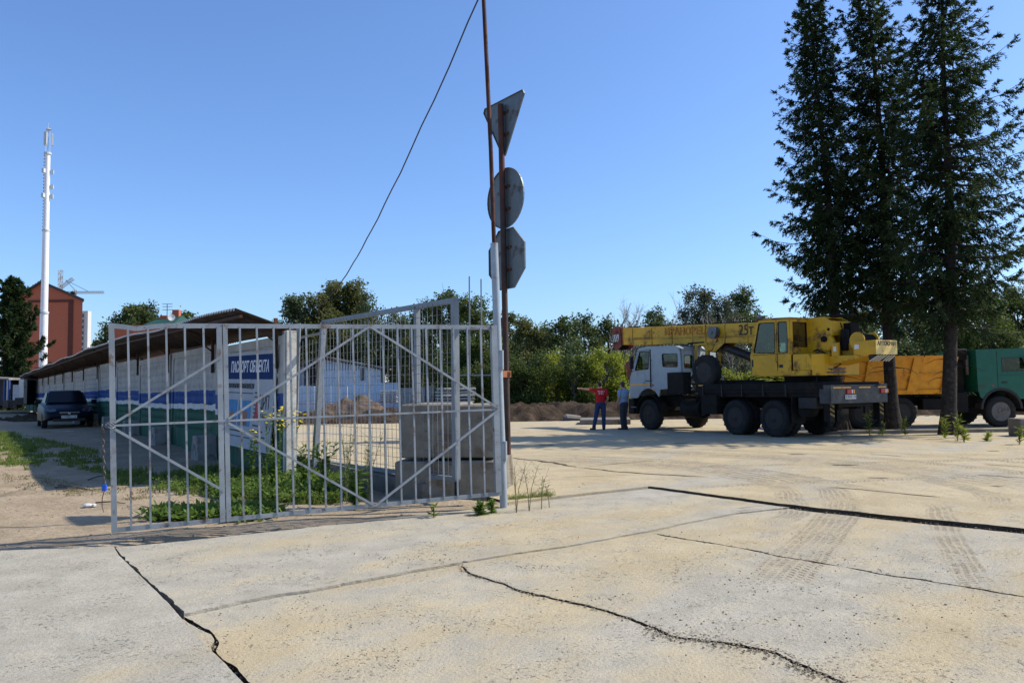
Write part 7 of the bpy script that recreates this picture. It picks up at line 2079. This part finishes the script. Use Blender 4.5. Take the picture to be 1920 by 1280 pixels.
wild('bushy weed at the right end of the plinth', 665, 938, .6, 10, 0, .12, 6, group=GW, per=46)
wild('small leafy weed under the gate bottom rail', 813, 955, .16, 12, 0, .09, 4, group=GW, per=8, z=.03)
wild('leafy green weed left of the gate post foot', 900, 950, .17, 13, 0, .10, 9, group=GW, per=16, z=0)
wild('leafy green weed sprouting beside the gate post foot', 922, 946, .19, 14, 0, .09, 8, group=GW, per=14, z=0)
GP = 'dry stalks right of the gate post'
wild('dry seedy stalks just right of the gate post', 968, 946, .62, 15, 0, .05, 3, group=GP, dry=True, per=6, z=0)
wild('tallest dry stalk right of the gate post', 992, 943, .70, 16, 0, .05, 2, group=GP, dry=True, per=6, z=0)
wild('dry stalk farthest right of the gate post', 1015, 940, .5, 17, 0, .05, 2, group=GP, dry=True, per=6, z=0)
wild('small dry stalk at the end of the step by the post', 1030, 937, .3, 18, 0, .04, 2, group=GP, dry=True, per=6, z=0)
pts = [(G(x, 944 - (x - 950) * .09, 0).x, G(x, 944 - (x - 950) * .09, 0).y + dy, .0) for x in np.linspace(950, 1035, 60) for dy in (0, .06)]
blades('grass_tuft', pts, [.10 + .08 * abs(math.sin(i * 1.7)) * (i % 3 > 0) for i in range(len(pts))], M_GRS, 'green and dry grass tuft in the joint right of the gate post', 'grass', 51, 5, .004, .9)
# saplings round the spruce trunks
GS = 'leafy shoots round the spruce trunks'
for px, py, h, label, s in ((1630, 812, .75, 'leafy shoot behind the rear of the crane, left of the middle trunk', 1), (1655, 812, .45, 'small shoot just left of the middle spruce trunk', 2), (1697, 812, .6, 'leafy shoot right of the middle spruce trunk', 3),
                            (1772, 818, .65, 'leafy shoot left of the rightmost spruce trunk', 4), (1795, 822, .8, 'bushy shoot right of the rightmost spruce trunk', 5), (1808, 824, .4, 'low shoot farthest right of the rightmost spruce trunk', 6), (1852, 822, .22, 'tiny shoot on the kerb before the green cab', 7), (1912, 828, .5, 'leafy shoot before the block at the right edge', 8)):
    wild(label, px, py, h, 60 + s, 0, .15, 6, LM['bright'], GS, z=.05, per=12)
# litter and twigs on the left
b = MB()
for (x0, y0, x1, y1) in ((103, 909, 168, 914), (110, 906, 175, 917), (165, 897, 200, 890), (180, 936, 235, 938), (118, 915, 150, 912)):
    a, c = G(x0, y0, .1), G(x1, y1, .1); a.z = gz(a.x, a.y) + .015; c.z = gz(c.x, c.y) + .02; b.tube([a, a.lerp(c, .5) + Vector((0, 0, .02)), c], [.012, .01, .006], 5)
o = b.build('dead_branch', paint('dead wood', (.10, .08, .06), .9)); tag(o, 'bundle of dead twigs on the sandy ground before the chain', 'branch')
for px, py, label, c_ in ((165, 942, 'crumpled white scrap of paper left of the gate on the sand', (.6, .6, .6)), (168, 868, 'crumpled pale scrap in the shade left of the gate', (.5, .5, .48)), (128, 820, 'thin pale stick lying in the shade before the car', (.5, .48, .42))):
    p = G(px, py, .1); b = MB()
    if 'stick' in label: b.bar((-.22, 0, 0), (.22, -.1, .02), .02, .01)
    else: b.ball((0, 0, .02), (.08, .05, .03), 8); b.ball((.07, .01, .02), (.05, .04, .025), 6)
    o = b.build('litter', paint('litter ' + label[:9], c_, .8)); o.location = (p.x, p.y, gz(p.x, p.y) + .005); tag(o, label, 'litter')
